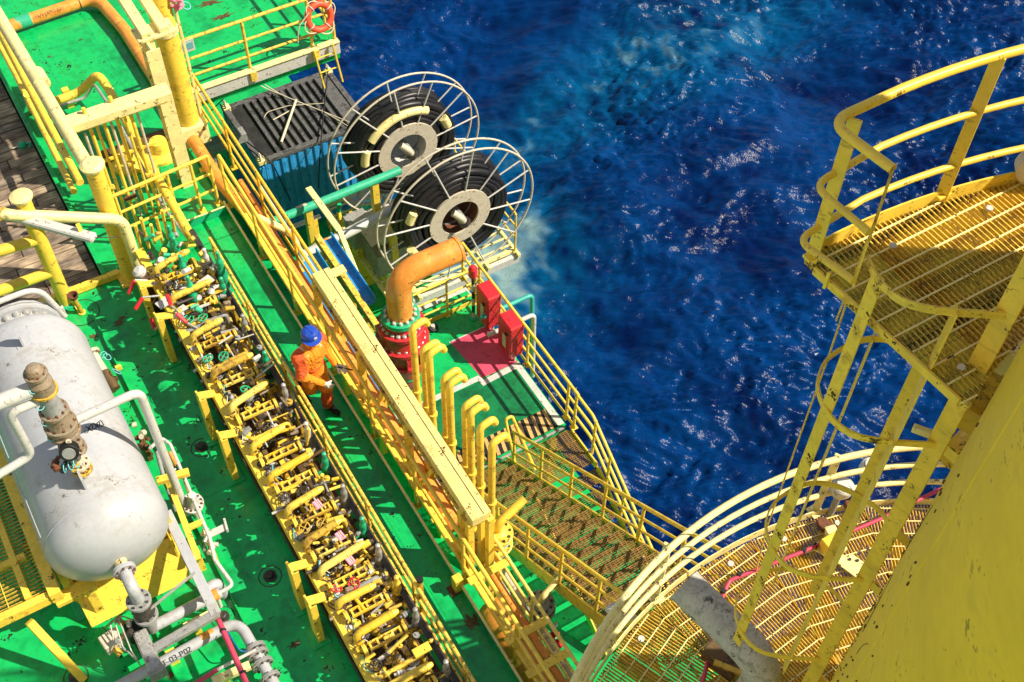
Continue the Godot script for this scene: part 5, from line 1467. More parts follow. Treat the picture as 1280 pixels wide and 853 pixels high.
	for q in [[v(-0.02, 0.40, -7.52), v(0.43, 0.40, -7.53), "cream yellow bracket beam under the corner of the cable channel"], [v(0.02, 0.40, -6.69), v(0.49, 0.40, -6.66), "cream yellow bracket beam beside the red hose near the flanged pipe"], [v(0.43, 0.75, -9.47), v(0.85, 0.75, -9.39), "short yellow bracket holding the slim pipes beside the tank"]]:
		var s := thing("pipe_support", q[2], "bracket", v(q[0].x, 0, q[0].z))
		part(s, "beam", Sh.new().bar(q[0], q[1], 0.10, 0.08), M.cream if i < 2 else M.yellow)
		part(s, "leg", Sh.new().bar(q[0].lerp(q[1], 0.3), v(q[0].lerp(q[1], 0.3).x, 0.0, q[0].lerp(q[1], 0.3).z), 0.09, 0.09, v(0, 0, 1)), M.yellow)
		i += 1
	var ls := thing("support_stand", "tall yellow angle stand between the tank and the diaphragm valve", "stand", v(0.52, 0.00, -8.68))
	part(ls, "angle_leg", Sh.new().bar(v(0.56, 0.72, -9.30), v(0.48, 0.50, -8.26), 0.08, 0.06), M.yellow)
	part(ls, "arm", Sh.new().bar(v(0.55, 0.60, -8.70), v(0.74, 0.60, -8.69), 0.08, 0.05), M.yellow)
	part(ls, "foot", Sh.new().box(v(0.49, 0.25, -8.41), v(0.1, 0.5, 0.1)), M.yellow)
	# red hoses
	var h := thing("red_hose", "red rubber hose sloping past the flanged end of the stencilled pipe", "hose", v(0.40, 0.00, -7.18))
	part(h, "hose_run", Sh.new().tube([v(0.38, 0.62, -7.29), v(0.37, 0.62, -6.82), v(0.35, 0.60, -6.21)], 0.035, 10), M.hose)
	part(h, "clamp", Sh.new().cyl(v(0.38, 0.62, -7.15), v(0.37, 0.62, -7.12), 0.042), M.black)
	part(h, "clamp", Sh.new().cyl(v(0.37, 0.61, -6.53), v(0.37, 0.61, -6.50), 0.042), M.black)
	var h2 := thing("red_hose", "short red hose coupled to a thin white pipe near the bracket beam", "hose", v(0.02, 0.00, -7.03))
	part(h2, "hose_run", Sh.new().tube([v(-0.21, 0.40, -6.77), v(0.13, 0.45, -6.78)], 0.03, 10), M.hose)
	part(h2, "white_pipe", Sh.new().tube([v(0.13, 0.45, -6.78), v(0.63, 0.50, -6.76)], 0.022, 8), M.white)
	for k in 2:
		part(h2, "blue_line", Sh.new().tube(bend([v(0.42, 0.50, -7.16), v(0.45, 0.45, -6.86), v(0.56, 0.35, -6.85), v(0.71, 0.30, -6.78)], 0.1), 0.01, 6), M.blue)
	# slim instrument pipes with diaphragm valve
	var ip := thing("instrument_pipe", "slim white instrument pipe running beside the tank and stepping down at the end", "pipe", v(0.70, -0.00, -9.28))
	part(ip, "pipe_run", Sh.new().tube(bend([v(0.54, 0.90, -9.90), v(0.74, 0.60, -10.19), v(0.80, 0.60, -10.03), v(0.72, 0.60, -8.43), v(0.66, 0.55, -8.13), v(0.73, 0.45, -7.73), v(0.50, 0.45, -7.72), v(0.49, 0.20, -7.67)], 0.06, 4), 0.026, 9), M.white)
	part(ip, "orange_mark", Sh.new().cyl(v(0.75, 0.60, -9.91), v(0.75, 0.60, -9.68), 0.028, 9), M.orange)
	part(ip, "side_pipe", Sh.new().tube(bend([v(0.60, 0.70, -9.94), v(0.53, 0.60, -9.54), v(0.50, 0.40, -9.13)], 0.1), 0.03, 9), M.grey)
	part(ip, "link_pipe", Sh.new().tube(bend([v(0.52, 0.60, -9.58), v(0.64, 0.60, -9.58), v(0.72, 0.60, -9.63)], 0.04), 0.016, 7), M.white)
	for q in [v(0.76, 0.30, -9.40), v(0.70, 0.27, -8.41)]:
		part(ip, "stand", Sh.new().box(q, v(0.05, 0.58, 0.05)), M.yellow)
	var dv: Vector3 = v(0.73, 0.35, -9.17)
	var da := thing("diaphragm_valve", "white round diaphragm valve with a bolted rim beside the instrument pipe", "valve", v(dv.x, 0, dv.z))
	flange(da, dv, v(0.1, 1, 0.2).normalized(), 0.15, 0.06, M.white, M.rust, 12, "rim")
	part(da, "dome", Sh.new().lathe(dv, v(0.1, 1, 0.2).normalized(), [[0.11, 0.0], [0.09, 0.08], [0.06, 0.2], [0.05, 0.3], [0.0, 0.31]], 18), M.white)
	part(da, "stem", Sh.new().cyl(v(dv.x, 0, dv.z), dv, 0.04), M.beige)
	for k in 14:
		var q: Vector3 = v(0.72, 0.40, -8.79).lerp(v(0.66, 0.40, -8.35), rng.randf()) + v(rng.randf_range(-0.05, 0.05), rng.randf_range(-0.1, 0.1), 0)
		part(da, "fitting", Sh.new().cyl(q, q + v(rng.randf_range(-0.07, 0.07), rng.randf_range(-0.05, 0.08), rng.randf_range(-0.07, 0.07)), rng.randf_range(0.018, 0.04), 8), [M.white, M.beige, M.dark, M.steel][k % 4])
	part(da, "bracket_plate", Sh.new().bar(v(0.75, 0.42, -8.58), v(0.99, 0.42, -8.58), 0.1, 0.02), M.white)
	part(da, "bracket_flange", Sh.new().bar(v(1.00, 0.42, -8.69), v(0.97, 0.42, -8.51), 0.03, 0.08), M.white)
	# small block valve at the tank's side
	var bv: Vector3 = v(0.44, 0.35, -11.92)
	var bt := thing("drain_valve", "grimy white and brown block valve on the deck beside the tank", "valve", v(bv.x, 0, bv.z))
	part(bt, "upper_body", Sh.new().cyl(bv + v(-0.03, 0.1, -0.25), bv + v(0, 0.0, 0.05), 0.07, 12), M.beige)
	flange(bt, bv + v(-0.03, 0.12, -0.27), v(0.1, -0.3, 1).normalized(), 0.11, 0.05, M.beige, M.rust, 8)
	part(bt, "lower_body", Sh.new().cyl(bv + v(0, 0, 0.05), bv + v(0.04, -0.1, 0.35), 0.085, 12), M.brown)
	flange(bt, bv + v(0.03, -0.08, 0.2), v(0.1, -0.3, 1).normalized(), 0.11, 0.05, M.brown, M.dark, 8)
	part(bt, "foot", Sh.new().box(v(bv.x, 0.1, bv.z + 0.1), v(0.1, 0.22, 0.2)), M.brown)
	part(bt, "yellow_tag", Sh.new().box(v(0.65, 0.30, -11.88), v(0.09, 0.09, 0.05)), M.yellow)
	for k in 3:
		part(bt, "blue_loop", Sh.new().tube(ring_pts(bv + v(0.10 + 0.03 * k, 0.06 + 0.04 * (k % 2), -0.2 + 0.16 * k * k * 0.6), v(0.3 + 0.5 * k, 1, 0.9 - 0.7 * k).normalized(), 0.045 + 0.012 * k, 16), 0.007, 6, true), M.cyan)
	# dark fittings between the tank and its drip edge
	var dq: Vector3 = v(0.51, 0.30, -10.49)
	var df := thing("drain_fitting", "rusty cluster of small fittings below the white outlet pipe", "fitting", v(dq.x, 0, dq.z))
	for k in 12:
		var q: Vector3 = dq + v(rng.randf_range(-0.06, 0.08), rng.randf_range(-0.1, 0.15), rng.randf_range(-0.25, 0.25))
		part(df, "fitting", Sh.new().cyl(q, q + v(rng.randf_range(-0.06, 0.06), rng.randf_range(-0.05, 0.08), rng.randf_range(-0.07, 0.07)), rng.randf_range(0.02, 0.045), 8), [M.brown, M.beige, M.rust][k % 3])
	part(df, "foot", Sh.new().box(v(dq.x, 0.12, dq.z), v(0.08, 0.26, 0.3)), M.brown)

# ---------------------------------------------------------------- pipe manifold
func build_manifold() -> void:
	var t := thing("pipe_manifold", "long yellow pipe manifold crowded with valves, pipes and gauges", "manifold", v(2.0, 0, -9))
	for x in [1.60, 2.50]:
		var b := part(t, "side_beam", Sh.new().box(v(x, 0.78, -8.6), v(0.05, 0.14, 9.6)), M.yellow if x < 2 else M.dark)
		part(b, "beam_flange", Sh.new().box(v(x + (0.05 if x < 2 else -0.03), 0.855, -8.6), v(0.13 if x < 2 else 0.07, 0.012, 9.6)), M.yellow if x < 2 else M.dark)
	part(t, "drip_pan", Sh.new().box(v(2.05, 0.16, -8.6), v(0.9, 0.04, 9.5)), M.brown)
	part(t, "pan_edge", Sh.new().box(v(1.6, 0.22, -8.6), v(0.02, 0.16, 9.5)), M.dark)
	for x in [1.78, 2.05, 2.32]:
		part(t, "header_pipe", Sh.new().tube([v(x, 0.42, -13.2), v(x, 0.42, -3.9)], 0.06, 10), M.amber)
	for z in [-12.6, -11.9, -10.3, -9.55, -7.3, -6.78, -4.9]:
		var l := part(t, "leg", Sh.new().box(v(1.39, 0.50, z), v(0.03, 1.0, 0.2)), M.yellow)
		part(l, "leg_flange", Sh.new().box(v(1.42, 0.5, z + 0.1), v(0.09, 1.0, 0.015)), M.yellow)
		part(l, "arm", Sh.new().bar(v(1.38, 1.0, z), v(1.62, 0.9, z), 0.12, 0.03), M.yellow)
		part(l, "foot_plate", Sh.new().box(v(1.4, 0.012, z), v(0.24, 0.024, 0.34)), M.deck)
		part(t, "leg", Sh.new().box(v(2.5, 0.36, z), v(0.06, 0.72, 0.1)), M.amber)
	var zs := [-12.75, -12.1, -11.3, -10.54, -9.9, -9.17, -8.62, -8.06, -7.51, -7.07, -6.57, -6.08, -5.32, -4.75, -4.2]
	var yel := [M.yellow, M.yellow_deep, M.yellow_old, M.amber, M.yellow_pale]
	var mixed := [M.yellow, M.yellow_old, M.amber, M.grey, M.yellow_deep, M.dark, M.grimy, M.dark, M.brown, M.white]
	var fit_block := Sh.new().box(Vector3.ZERO, Vector3.ONE, Basis(), 0.1).done()
	var fit_pipe := Sh.new().lathe(v(0, -0.5, 0), Vector3.UP, [[0.5, 0.0], [0.5, 1.0]], 10).done()
	var fit_flange := Sh.new().lathe(v(0, -0.5, 0), Vector3.UP, [[0.3, 0.0], [0.3, 0.3], [0.5, 0.32], [0.5, 0.48], [0.4, 0.5], [0.5, 0.53], [0.5, 0.7], [0.25, 0.72], [0.2, 1.0]], 12).done()
	for i in zs.size():
		var z: float = zs[i]
		var gap: float = (zs[i + 1] - z) if i + 1 < zs.size() else 0.5
		var xe := 2.18 + 0.08 * sin(i * 2.3)
		var zt := rng.randf_range(-0.06, 0.05)
		# the bent branch pipe, its end mitred
		var p := part(t, "branch_pipe", Sh.new().tube(bend([v(1.70, 0.42, z + 0.04), v(1.70, 1.02, z), v(xe, 1.09, z + zt)], 0.11, 6), 0.05, 12), yel[i % 5] if i > 1 else M.yellow_old)
		part(p, "end_cone", Sh.new().lathe(v(xe, 1.09, z + zt), v(1, 0.05, zt * 1.5).normalized(), [[0.05, 0.0], [0.03, 0.07], [0.015, 0.08]], 12), M.yellow)
		var nuts := Sh.new()
		for k in 3:
			nuts.cyl(v(1.62 + 0.1 * k, 0.93, z + 0.05), v(1.62 + 0.1 * k, 0.97, z + 0.07), 0.014, 6)
		part(p, "bolt_ring", nuts, M.dark).set_meta("kind", "stuff")
		flange(p, v(1.70, 0.72, z + 0.01), Vector3.UP, 0.1, 0.05, M.yellow_old, M.dark, 6)
		# block valve below: a yoke frame with open windows
		var zy := z + 0.17
		var yy := 0.92
		if i % 4 == 1:
			zy += 0.06
		var y := part(t, "valve_yoke", Sh.new().box(v(2.0, yy, zy - 0.045), v(0.44, 0.05, 0.022)).box(v(2.0, yy, zy + 0.045), v(0.44, 0.05, 0.022)), yel[(i + 1) % 5])
		for k in 5:
			part(y, "yoke_bar", Sh.new().box(v(1.80 + 0.1 * k, yy + 0.005, zy), v(0.026, 0.05, 0.09)), yel[(i + k) % 5])
		part(y, "yoke_core", Sh.new().cyl(v(1.72, yy - 0.04, zy), v(2.3, yy - 0.04, zy), 0.026, 8), M.dark)
		flange(y, v(1.72, yy - 0.02, zy), v(1, 0, 0), 0.085, 0.05, M.yellow, M.dark, 6)
		flange(y, v(2.26, yy - 0.02, zy), v(1, 0, 0), 0.075, 0.04, M.yellow_old, M.dark, 6)
		# upright flanged valve bodies between the branches
		for k in 2:
			var q := v(1.76 + 0.22 * k + rng.randf_range(-0.03, 0.03), 0.5, z + minf(gap, 0.75) * (0.58 + 0.1 * k))
			var m: Material = [M.yellow, M.yellow_old, M.grey, M.yellow, M.dark][(i * 2 + k) % 5]
			var b := part(t, "valve_body", Sh.new().lathe(q, Vector3.UP, [[0.06, 0.0], [0.075, 0.08], [0.05, 0.18], [0.05, 0.3]], 14), m)
			flange(b, q + v(0, 0.30, 0), Vector3.UP, 0.088, 0.045, m, M.dark, 6)
			if rng.randf() < 0.55:
				var hw := q + v(0, 0.46, 0)
				var tilt := v(rng.randf_range(-0.5, 0.5), 1.0, rng.randf_range(-0.4, 0.4)).normalized()
				var hm: Material = [M.dark, M.amber, M.green, M.dark, M.red][rng.randi() % 5]
				var wheel := part(b, "handwheel", Sh.new().tube(ring_pts(hw, tilt, 0.07, 16), 0.011, 6, true), hm)
				for s in 2:
					var ends := ring_pts(hw, tilt, 0.07, 4, 0.6 + s * PI * 0.5, 0.6 + s * PI * 0.5 + TAU)
					part(wheel, "wheel_spoke", Sh.new().cyl(ends[0], ends[2], 0.008, 6), hm)
			part(b, "bonnet", Sh.new().lathe(q + v(0, 0.32, 0), Vector3.UP, [[0.06, 0.0], [0.045, 0.05], [0.02, 0.07], [0.02, 0.14]], 12), mixed[(i + k) % 10])
		# cross pipe of smaller bore
		var zc := z + minf(gap, 0.75) * 0.72
		part(t, "cross_pipe", Sh.new().tube(bend([v(1.66, 0.55, zc), v(1.68, 0.84, zc), v(2.28, 0.90, zc + 0.02), v(2.32, 0.5, zc)], 0.06, 4), 0.026 + 0.008 * (i % 2), 9), [M.yellow, M.grey, M.amber, M.yellow_old][i % 4])
		# row of small fittings
		for k in 52:
			var q := v(rng.randf_range(1.64, 2.46), rng.randf_range(0.6, 0.96), z + rng.randf_range(0.03, minf(gap, 0.75) - 0.03))
			var m: Material = mixed[rng.randi() % 10]
			var pick := rng.randf()
			var bs := Basis.from_euler(v(rng.randf_range(-0.2, 0.2), rng.randf_range(-0.25, 0.25), rng.randf_range(-0.3, 0.3)))
			if pick < 0.28:
				piece(t, "fitting", fit_block, m, Transform3D(bs.scaled_local(v(rng.randf_range(0.06, 0.13), rng.randf_range(0.035, 0.08), rng.randf_range(0.035, 0.075))), q))
			elif pick < 0.62:
				var w := rng.randf_range(0.05, 0.10)
				piece(t, "fitting", fit_flange, m, Transform3D((bs * Basis(v(0, 0, 1), PI * 0.5 * (rng.randi() % 2))).scaled_local(v(w, rng.randf_range(0.06, 0.16), w)), q))
			else:
				var w := rng.randf_range(0.022, 0.05)
				var tilt := Basis(v(0, 0, 1), PI * 0.5) if rng.randf() < 0.6 else Basis(v(1, 0, 0), PI * 0.5 * (rng.randi() % 2))
				piece(t, "small_pipe", fit_pipe, m, Transform3D((bs * tilt).scaled_local(v(w, rng.randf_range(0.12, 0.34), w)), q))
		for k in 4:
			var q := v(rng.randf_range(1.62, 1.8), 0.86, z + rng.randf_range(0.1, 0.4))
			part(t, "signal_wire", Sh.new().tube(bend([q, q + v(0.03, 0.1, 0.06), q + v(-0.03, 0.05, 0.16), q + v(0.05, -0.02, 0.26)], 0.06, 3), 0.007, 5), [M.cyan, M.black, M.white, M.dark][k])
		# thin rods running lengthwise
		part(t, "rod", Sh.new().cyl(v(1.9 + 0.1 * (i % 4), 0.8, z + 0.05), v(1.9 + 0.1 * (i % 4), 0.8, z + gap - 0.03), 0.012, 6), M.dark if i % 2 else M.white)
		# upright relief valve on the walkway side
		var kind := i % 5
		var base := v(2.44, 0.5, z + 0.12)
		var vm: Material = [M.white, M.green, M.grey, M.green, M.steel][kind]
		if i >= 10:
			vm = [M.steel, M.steel, M.yellow, M.grey][i % 4]
		var r := part(t, "relief_valve", Sh.new().lathe(base, Vector3.UP, [[0.05, 0.0], [0.07, 0.03], [0.07, 0.16], [0.045, 0.2], [0.06, 0.26], [0.06, 0.34], [0.04, 0.40], [0.045, 0.5], [0.03, 0.56], [0.03, 0.66], [0.0, 0.68]], 14), vm)
		flange(r, base + v(0, 0.17, 0), Vector3.UP, 0.095, 0.045, M.dark if kind % 2 else vm, M.dark, 6)
		part(r, "side_outlet", Sh.new().tube(bend([base + v(0, 0.28, 0), base + v(-0.12, 0.28, 0.0), base + v(-0.16, 0.1, 0.04)], 0.04, 3), 0.022, 8), vm)
		part(r, "inlet_pipe", Sh.new().cyl(v(2.44, 0.4, z + 0.12), base, 0.03, 8), M.amber)
	# far end cluster: taller green valves and red handles
	for k in 5:
		var b: Vector3 = [v(2.07, 0.30, -12.60), v(2.12, 0.30, -12.98), v(2.01, 0.35, -12.12), v(2.14, 0.30, -13.25), v(2.55, 0.40, -12.30)][k]
		var r := part(t, "tall_valve", Sh.new().lathe(b, Vector3.UP, [[0.06, 0.0], [0.08, 0.05], [0.08, 0.2], [0.05, 0.26], [0.07, 0.4], [0.07, 0.55], [0.05, 0.62], [0.055, 0.75], [0.03, 0.82], [0.03, 0.95], [0.0, 0.97]], 14), M.green)
		flange(r, b + v(0, 0.24, 0), Vector3.UP, 0.1, 0.05, M.green, M.dark, 6)
	for k in 70:
		var q := v(rng.randf_range(1.55, 2.45), rng.randf_range(0.5, 1.15), rng.randf_range(-13.6, -11.5))
		var d := v(rng.randf_range(-0.14, 0.14), rng.randf_range(-0.06, 0.16), rng.randf_range(-0.08, 0.08))
		part(t, "fitting", Sh.new().cyl(q, q + d, rng.randf_range(0.018, 0.05), 9), [M.yellow, M.yellow, M.white, M.yellow_old, M.steel, M.dark, M.amber, M.mint][k % 8])
	for k in 7:
		var x := 1.62 + 0.11 * k
		part(t, "tube", Sh.new().tube([v(x, 0.5, -13.7 - 0.05 * (k % 2)), v(x, 1.1 + 0.1 * (k % 3), -13.55)], 0.025, 8), M.yellow)
	for q in [[v(1.21, 0.80, -12.68), v(1.37, 0.95, -12.76)], [v(1.19, 0.80, -12.35), v(1.36, 0.90, -12.43)], [v(1.66, 1.10, -12.13), v(1.64, 1.10, -11.90)], [v(1.65, 1.10, -11.73), v(1.73, 1.00, -11.57)], [v(1.34, 0.70, -12.18), v(1.33, 0.60, -12.03)]]:
		var rh := part(t, "red_handle", Sh.new().bar(q[0], q[1], 0.06, 0.045, Vector3.UP, 0.015), M.red)
		part(rh, "handle_stem", Sh.new().cyl(q[1], v(maxf(q[1].x + 0.12, 1.62), 0.84, q[1].z + 0.05), 0.018, 8), M.steel)
	part(t, "end_cap", Sh.new().lathe(v(1.5, 0.9, -12.9), v(-0.2, 0.5, 0).normalized(), [[0.1, 0.0], [0.1, 0.06], [0.05, 0.1], [0.0, 0.1]], 16), M.white)
	part(t, "end_column", Sh.new().box(v(1.52, 0.45, -12.9), v(0.16, 0.9, 0.3)), M.brown)
	for q in [[v(1.59, 0.95, -12.14), 0.22], [v(1.95, 0.95, -12.21), 0.2], [v(2.25, 1.00, -12.17), 0.22], [v(1.75, 0.95, -11.88), 0.18]]:
		part(t, "mounting_plate", Sh.new().box(q[0], v(q[1], 0.02, q[1] * 0.7), Basis(Vector3.UP, 0.3)), M.white)
	# pink tags
	for q in [v(2.05, 1.16, -7.85), v(2.10, 1.16, -7.30), v(2.08, 1.02, -7.01)]:
		var tg := part(t, "tag_card", Sh.new().box(q, v(0.1, 0.008, 0.12), Basis.from_euler(v(0.25, 0.2, -0.2)), 0.002), M.tag)
		for k in 3:
			part(tg, "tag_line", Sh.new().box(q + v(-0.02 + 0.025 * k, 0.009, 0), v(0.008, 0.004, 0.1), Basis.from_euler(v(0.25, 0.2, -0.2)), 0.0), M.white)
	# near end boom with yellow top
	part(t, "name_plate", Sh.new().box(v(2.3, 0.95, -5.55), v(0.22, 0.03, 0.12)), M.yellow)

# ---------------------------------------------------------------- round platform at the pedestal
func ang(a: float, r: float, y: float) -> Vector3:
	return v(PC.x + cos(a) * r, y, PC.z + sin(a) * r)

func build_circular_platform() -> void:
	var y := 3.4
	var t := thing("round_platform", "round yellow bar grating platform wrapped about the crane pedestal", "platform", v(5.1, y, -3.2))
	var a0 := deg_to_rad(-158.0)
	var a1 := deg_to_rad(-32.0)
	var panels := 7
	for p in panels:
		var b0 := a0 + (a1 - a0) * p / panels
		var b1 := a0 + (a1 - a0) * (p + 1) / panels
		var mid := (b0 + b1) * 0.5
		var dir := v(cos(mid), 0, sin(mid))
		var side := v(-sin(mid), 0, cos(mid))
		var half := 4.2 * sin((b1 - b0) * 0.5)
		var n := int(half * 2.0 / 0.033)
		for k in n:
			var s := -half + (k + 0.5) * half * 2.0 / n
			# bar runs outward; its inner end stops at the panel's wedge or the pedestal
			var r0 := maxf(2.42, absf(s) / tan((b1 - b0) * 0.5))
			r0 = maxf(r0, 2.42)
			var r1 := sqrt(4.2 * 4.2 - s * s)
			if r1 - r0 < 0.05:
				continue
			strip(t, "grating_bar", v(PC.x, y - 0.02, PC.z) + dir * r0 + side * s, v(PC.x, y - 0.02, PC.z) + dir * r1 + side * s, 0.008, 0.034, M.bar)
		for k in 12:
			var r := 2.5 + 0.15 * k
			var hs := minf(half, r * tan((b1 - b0) * 0.5))
			if r * r + hs * hs > 4.19 * 4.19:
				hs = sqrt(maxf(0.0, 4.19 * 4.19 - r * r))
			if r > 4.15 or hs < 0.05:
				continue
			strip(t, "grating_rod", v(PC.x, y + 0.0, PC.z) + dir * r - side * hs, v(PC.x, y + 0.0, PC.z) + dir * r + side * hs, 0.011, 0.010, M.cream)
		for e in [b0, b1]:
			strip(t, "panel_edge", ang(e + 0.002, 2.4, y - 0.02), ang(e + 0.002, 4.2, y - 0.02), 0.008, 0.05, M.yellow)
		# clips
		for e in [b0 + 0.08, b1 - 0.08]:
			part(t, "grating_clip", Sh.new().cyl(ang(e, 4.08, y), ang(e, 4.08, y + 0.012), 0.035, 10), M.white)
	# support beams below
	for a in [-150.0, -128.0, -112.0, -96.0, -80.0, -64.0, -44.0]:
		var e := deg_to_rad(a)
		part(t, "support_beam", Sh.new().bar(ang(e, 2.3, y - 0.14), ang(e, 4.15, y - 0.14), 0.1, 0.16), M.yellow)
		part(t, "knee_brace", Sh.new().bar(ang(e, 2.35, y - 1.3), ang(e, 3.9, y - 0.2), 0.07, 0.07), M.yellow)
	# toe plate and railing
	var toe := Sh.new()
	var pts := []
	for k in 61:
		pts.append(ang(a0 + (a1 - a0) * k / 60.0, 4.23, y))
	for k in 60:
		toe.bar(pts[k] + v(0, 0.02, 0), pts[k + 1] + v(0, 0.02, 0), 0.012, 0.12, Vector3.UP, 0.0)
	part(t, "toe_plate", toe, M.cream)
	var posts := []
	for a in [-152.0, -133.0, -102.5, -75.0, -48.0]:
		posts.append(ang(deg_to_rad(a), 4.27, y))
	railing("railing", "cream curved railing around the round platform", pts, [1.1, 0.76, 0.42], 0.036, posts, M.cream, 0.0, true)
	# pink hose along the edge
	var h := thing("pink_hose", "pink rubber hose clipped along the grating of the round platform", "hose", v(4.79, 3.50, -3.57))
	part(h, "hose_run", Sh.new().tube(bend([v(3.87, 3.45, -2.74), v(4.78, 3.45, -3.54), v(4.91, 3.45, -3.62), v(5.70, 3.50, -3.49), v(6.64, 3.55, -3.36), v(7.37, 3.60, -3.30), v(7.89, 3.70, -3.20)], 0.12, 4), 0.022, 9), M.hose)
	for p in [v(4.78, 3.46, -3.55), v(5.03, 3.46, -3.62), v(5.75, 3.50, -3.49), v(5.89, 3.50, -3.47)]:
		part(h, "clip", Sh.new().box(p, v(0.05, 0.06, 0.05), Basis(Vector3.UP, 0.4)), M.black)
	# angle brackets standing on the grating
	var ab := thing("angle_bracket", "pale perforated angle bracket bolted on the round platform beside the hose", "bracket", v(6.08, 3.45, -3.42))
	part(ab, "plate", Sh.new().bar(v(6.15, 3.50, -3.57), v(6.08, 3.50, -3.28), 0.12, 0.08), M.cream)
	part(ab, "upright", Sh.new().box(v(6.03, 3.55, -3.39), v(0.22, 0.18, 0.14)), M.yellow)
	part(ab, "base", Sh.new().bar(v(5.92, 3.46, -3.49), v(6.07, 3.46, -3.16), 0.12, 0.02), M.cream)
	for k in 6:
		part(ab, "hole_bolt", Sh.new().cyl(v(6.11, 3.47, -3.18) + v(0.06 * k, 0, 0.05 * (k % 2)), v(6.11, 3.47, -3.18) + v(0.06 * k, 0.015, 0.05 * (k % 2)), 0.016, 8), M.dark)
	part(ab, "tail_plate", Sh.new().bar(v(6.08, 3.46, -3.20), v(6.14, 3.46, -3.00), 0.2, 0.015), M.cream)
	# floodlights outside the railing
	var i := 0
	for p in [v(6.33, 3.90, -3.72), v(6.73, 3.90, -3.75)]:
		var f := thing("flood_lamp", ["round grey floodlight on a pole outside the round platform, next to a rusty flange", "second round grey floodlight outside the round platform, nearer the pedestal"][i], "lamp", p + v(0, -2.0, 0), "two floodlights beyond the curved railing")
		part(f, "lamp_head", Sh.new().lathe(p, v(0.1, 1, 0.1).normalized(), [[0.06, -0.12], [0.10, -0.05], [0.115, 0.0], [0.115, 0.07], [0.10, 0.09], [0.09, 0.09], [0.085, 0.11], [0.0, 0.115]], 24), M.white)
		part(f, "rim_ring", Sh.new().tube(ring_pts(p + v(0.008, 0.09, 0.008), v(0.1, 1, 0.1).normalized(), 0.085, 24), 0.007, 6, true), M.steel)
		part(f, "pole", Sh.new().cyl(p + v(-0.02, -2.0, 0), p + v(0, -0.1, 0), 0.035), M.grey)
		part(f, "arm", Sh.new().bar(p + v(0, -0.9, 0), p + v(-0.05, -0.9, 0.6), 0.06, 0.06), M.yellow)
		part(f, "rusty_flange", Sh.new().cyl(p + v(-0.2, -0.45, 0.1), p + v(-0.18, -0.4, 0.1), 0.09), M.rust)
		i += 1
	# grey vent pipe bent over, near the pedestal
	var g := thing("exhaust_vent", "thick weathered grey vent pipe bending over above the round platform", "vent pipe", v(4.48, 3.40, -2.41))
	var gb: Vector3 = v(4.11, 4.70, -2.39)
	var ge: Vector3 = v(3.90, 4.90, -3.31)
	part(g, "pipe_run", Sh.new().tube(bend([v(gb.x, 3.4, gb.z), gb + v(0, 0.1, 0), ge], 0.32, 12), 0.165, 28), M.vent)
	part(g, "open_rim", Sh.new().lathe(ge, (ge - gb).normalized(), [[0.17, -0.02], [0.17, 0.012], [0.15, 0.012], [0.14, -0.05]], 28, false), M.vent)
	part(g, "stain_sleeve", Sh.new().cyl(v(gb.x - 0.2, 3.42, gb.z - 0.02), v(gb.x - 0.2, 4.3, gb.z - 0.02), 0.1, 16), M.vent)
	part(g, "base_box", Sh.new().box(v(4.43, 3.50, -3.00), v(0.42, 0.2, 0.36), Basis(Vector3.UP, 0.3)), M.brown)
	part(g, "support_rib", Sh.new().bar(v(4.20, 3.60, -2.96), v(4.36, 3.60, -2.73), 0.05, 0.05), M.amber)
	# machinery seen through the grating, below the platform
	var w := thing("winch_unit", "cream machinery under the round platform, glimpsed through the grating", "machine", v(4.0, 1.2, -3.0))
	part(w, "deck_plate", Sh.new().box(v(4.9, 1.0, -2.5), v(3.6, 0.06, 2.0)), M.amber)
	for k in 9:
		part(w, "cover", Sh.new().box(v(3.3 + 0.42 * k, 1.25 + 0.1 * (k % 3), -3.0 + 0.5 * (k % 2)), v(0.3, 0.4, 0.5), Basis(Vector3.UP, 0.2 * k), 0.03), M.cream if k % 2 else M.yellow)
	part(w, "green_panel", Sh.new().box(v(5.6, 1.1, -2.9), v(0.7, 0.1, 0.9)), M.deck)
	for q in [[3.3, -3.3], [6.5, -3.3], [3.3, -1.7]]:
		part(w, "leg", Sh.new().box(v(q[0], -2.15, q[1]), v(0.14, 6.3, 0.14)), M.yellow)
	# white cylinder fittings between stair and platform
	var wf := thing("pipe_joint", "white flanged pipe joint hanging beside the edge of the round platform", "fitting", v(4.02, 2.60, -4.16))
	part(wf, "joint_body", Sh.new().cyl(v(3.99, 2.60, -4.30), v(4.02, 2.60, -4.03), 0.07, 14), M.white)
	part(wf, "joint_arm", Sh.new().cyl(v(4.01, 2.60, -4.06), v(4.15, 2.60, -4.05), 0.05, 12), M.white)
	flange(wf, v(4.00, 2.60, -4.19), v(0.5, 0, 0.8).normalized(), 0.1, 0.05, M.white, M.grey, 8)
	part(wf, "hanger", Sh.new().bar(v(4.02, 2.60, -4.03), v(4.02, 2.60, -4.03) + v(0.3, 0.7, 0.3), 0.05, 0.05), M.yellow)

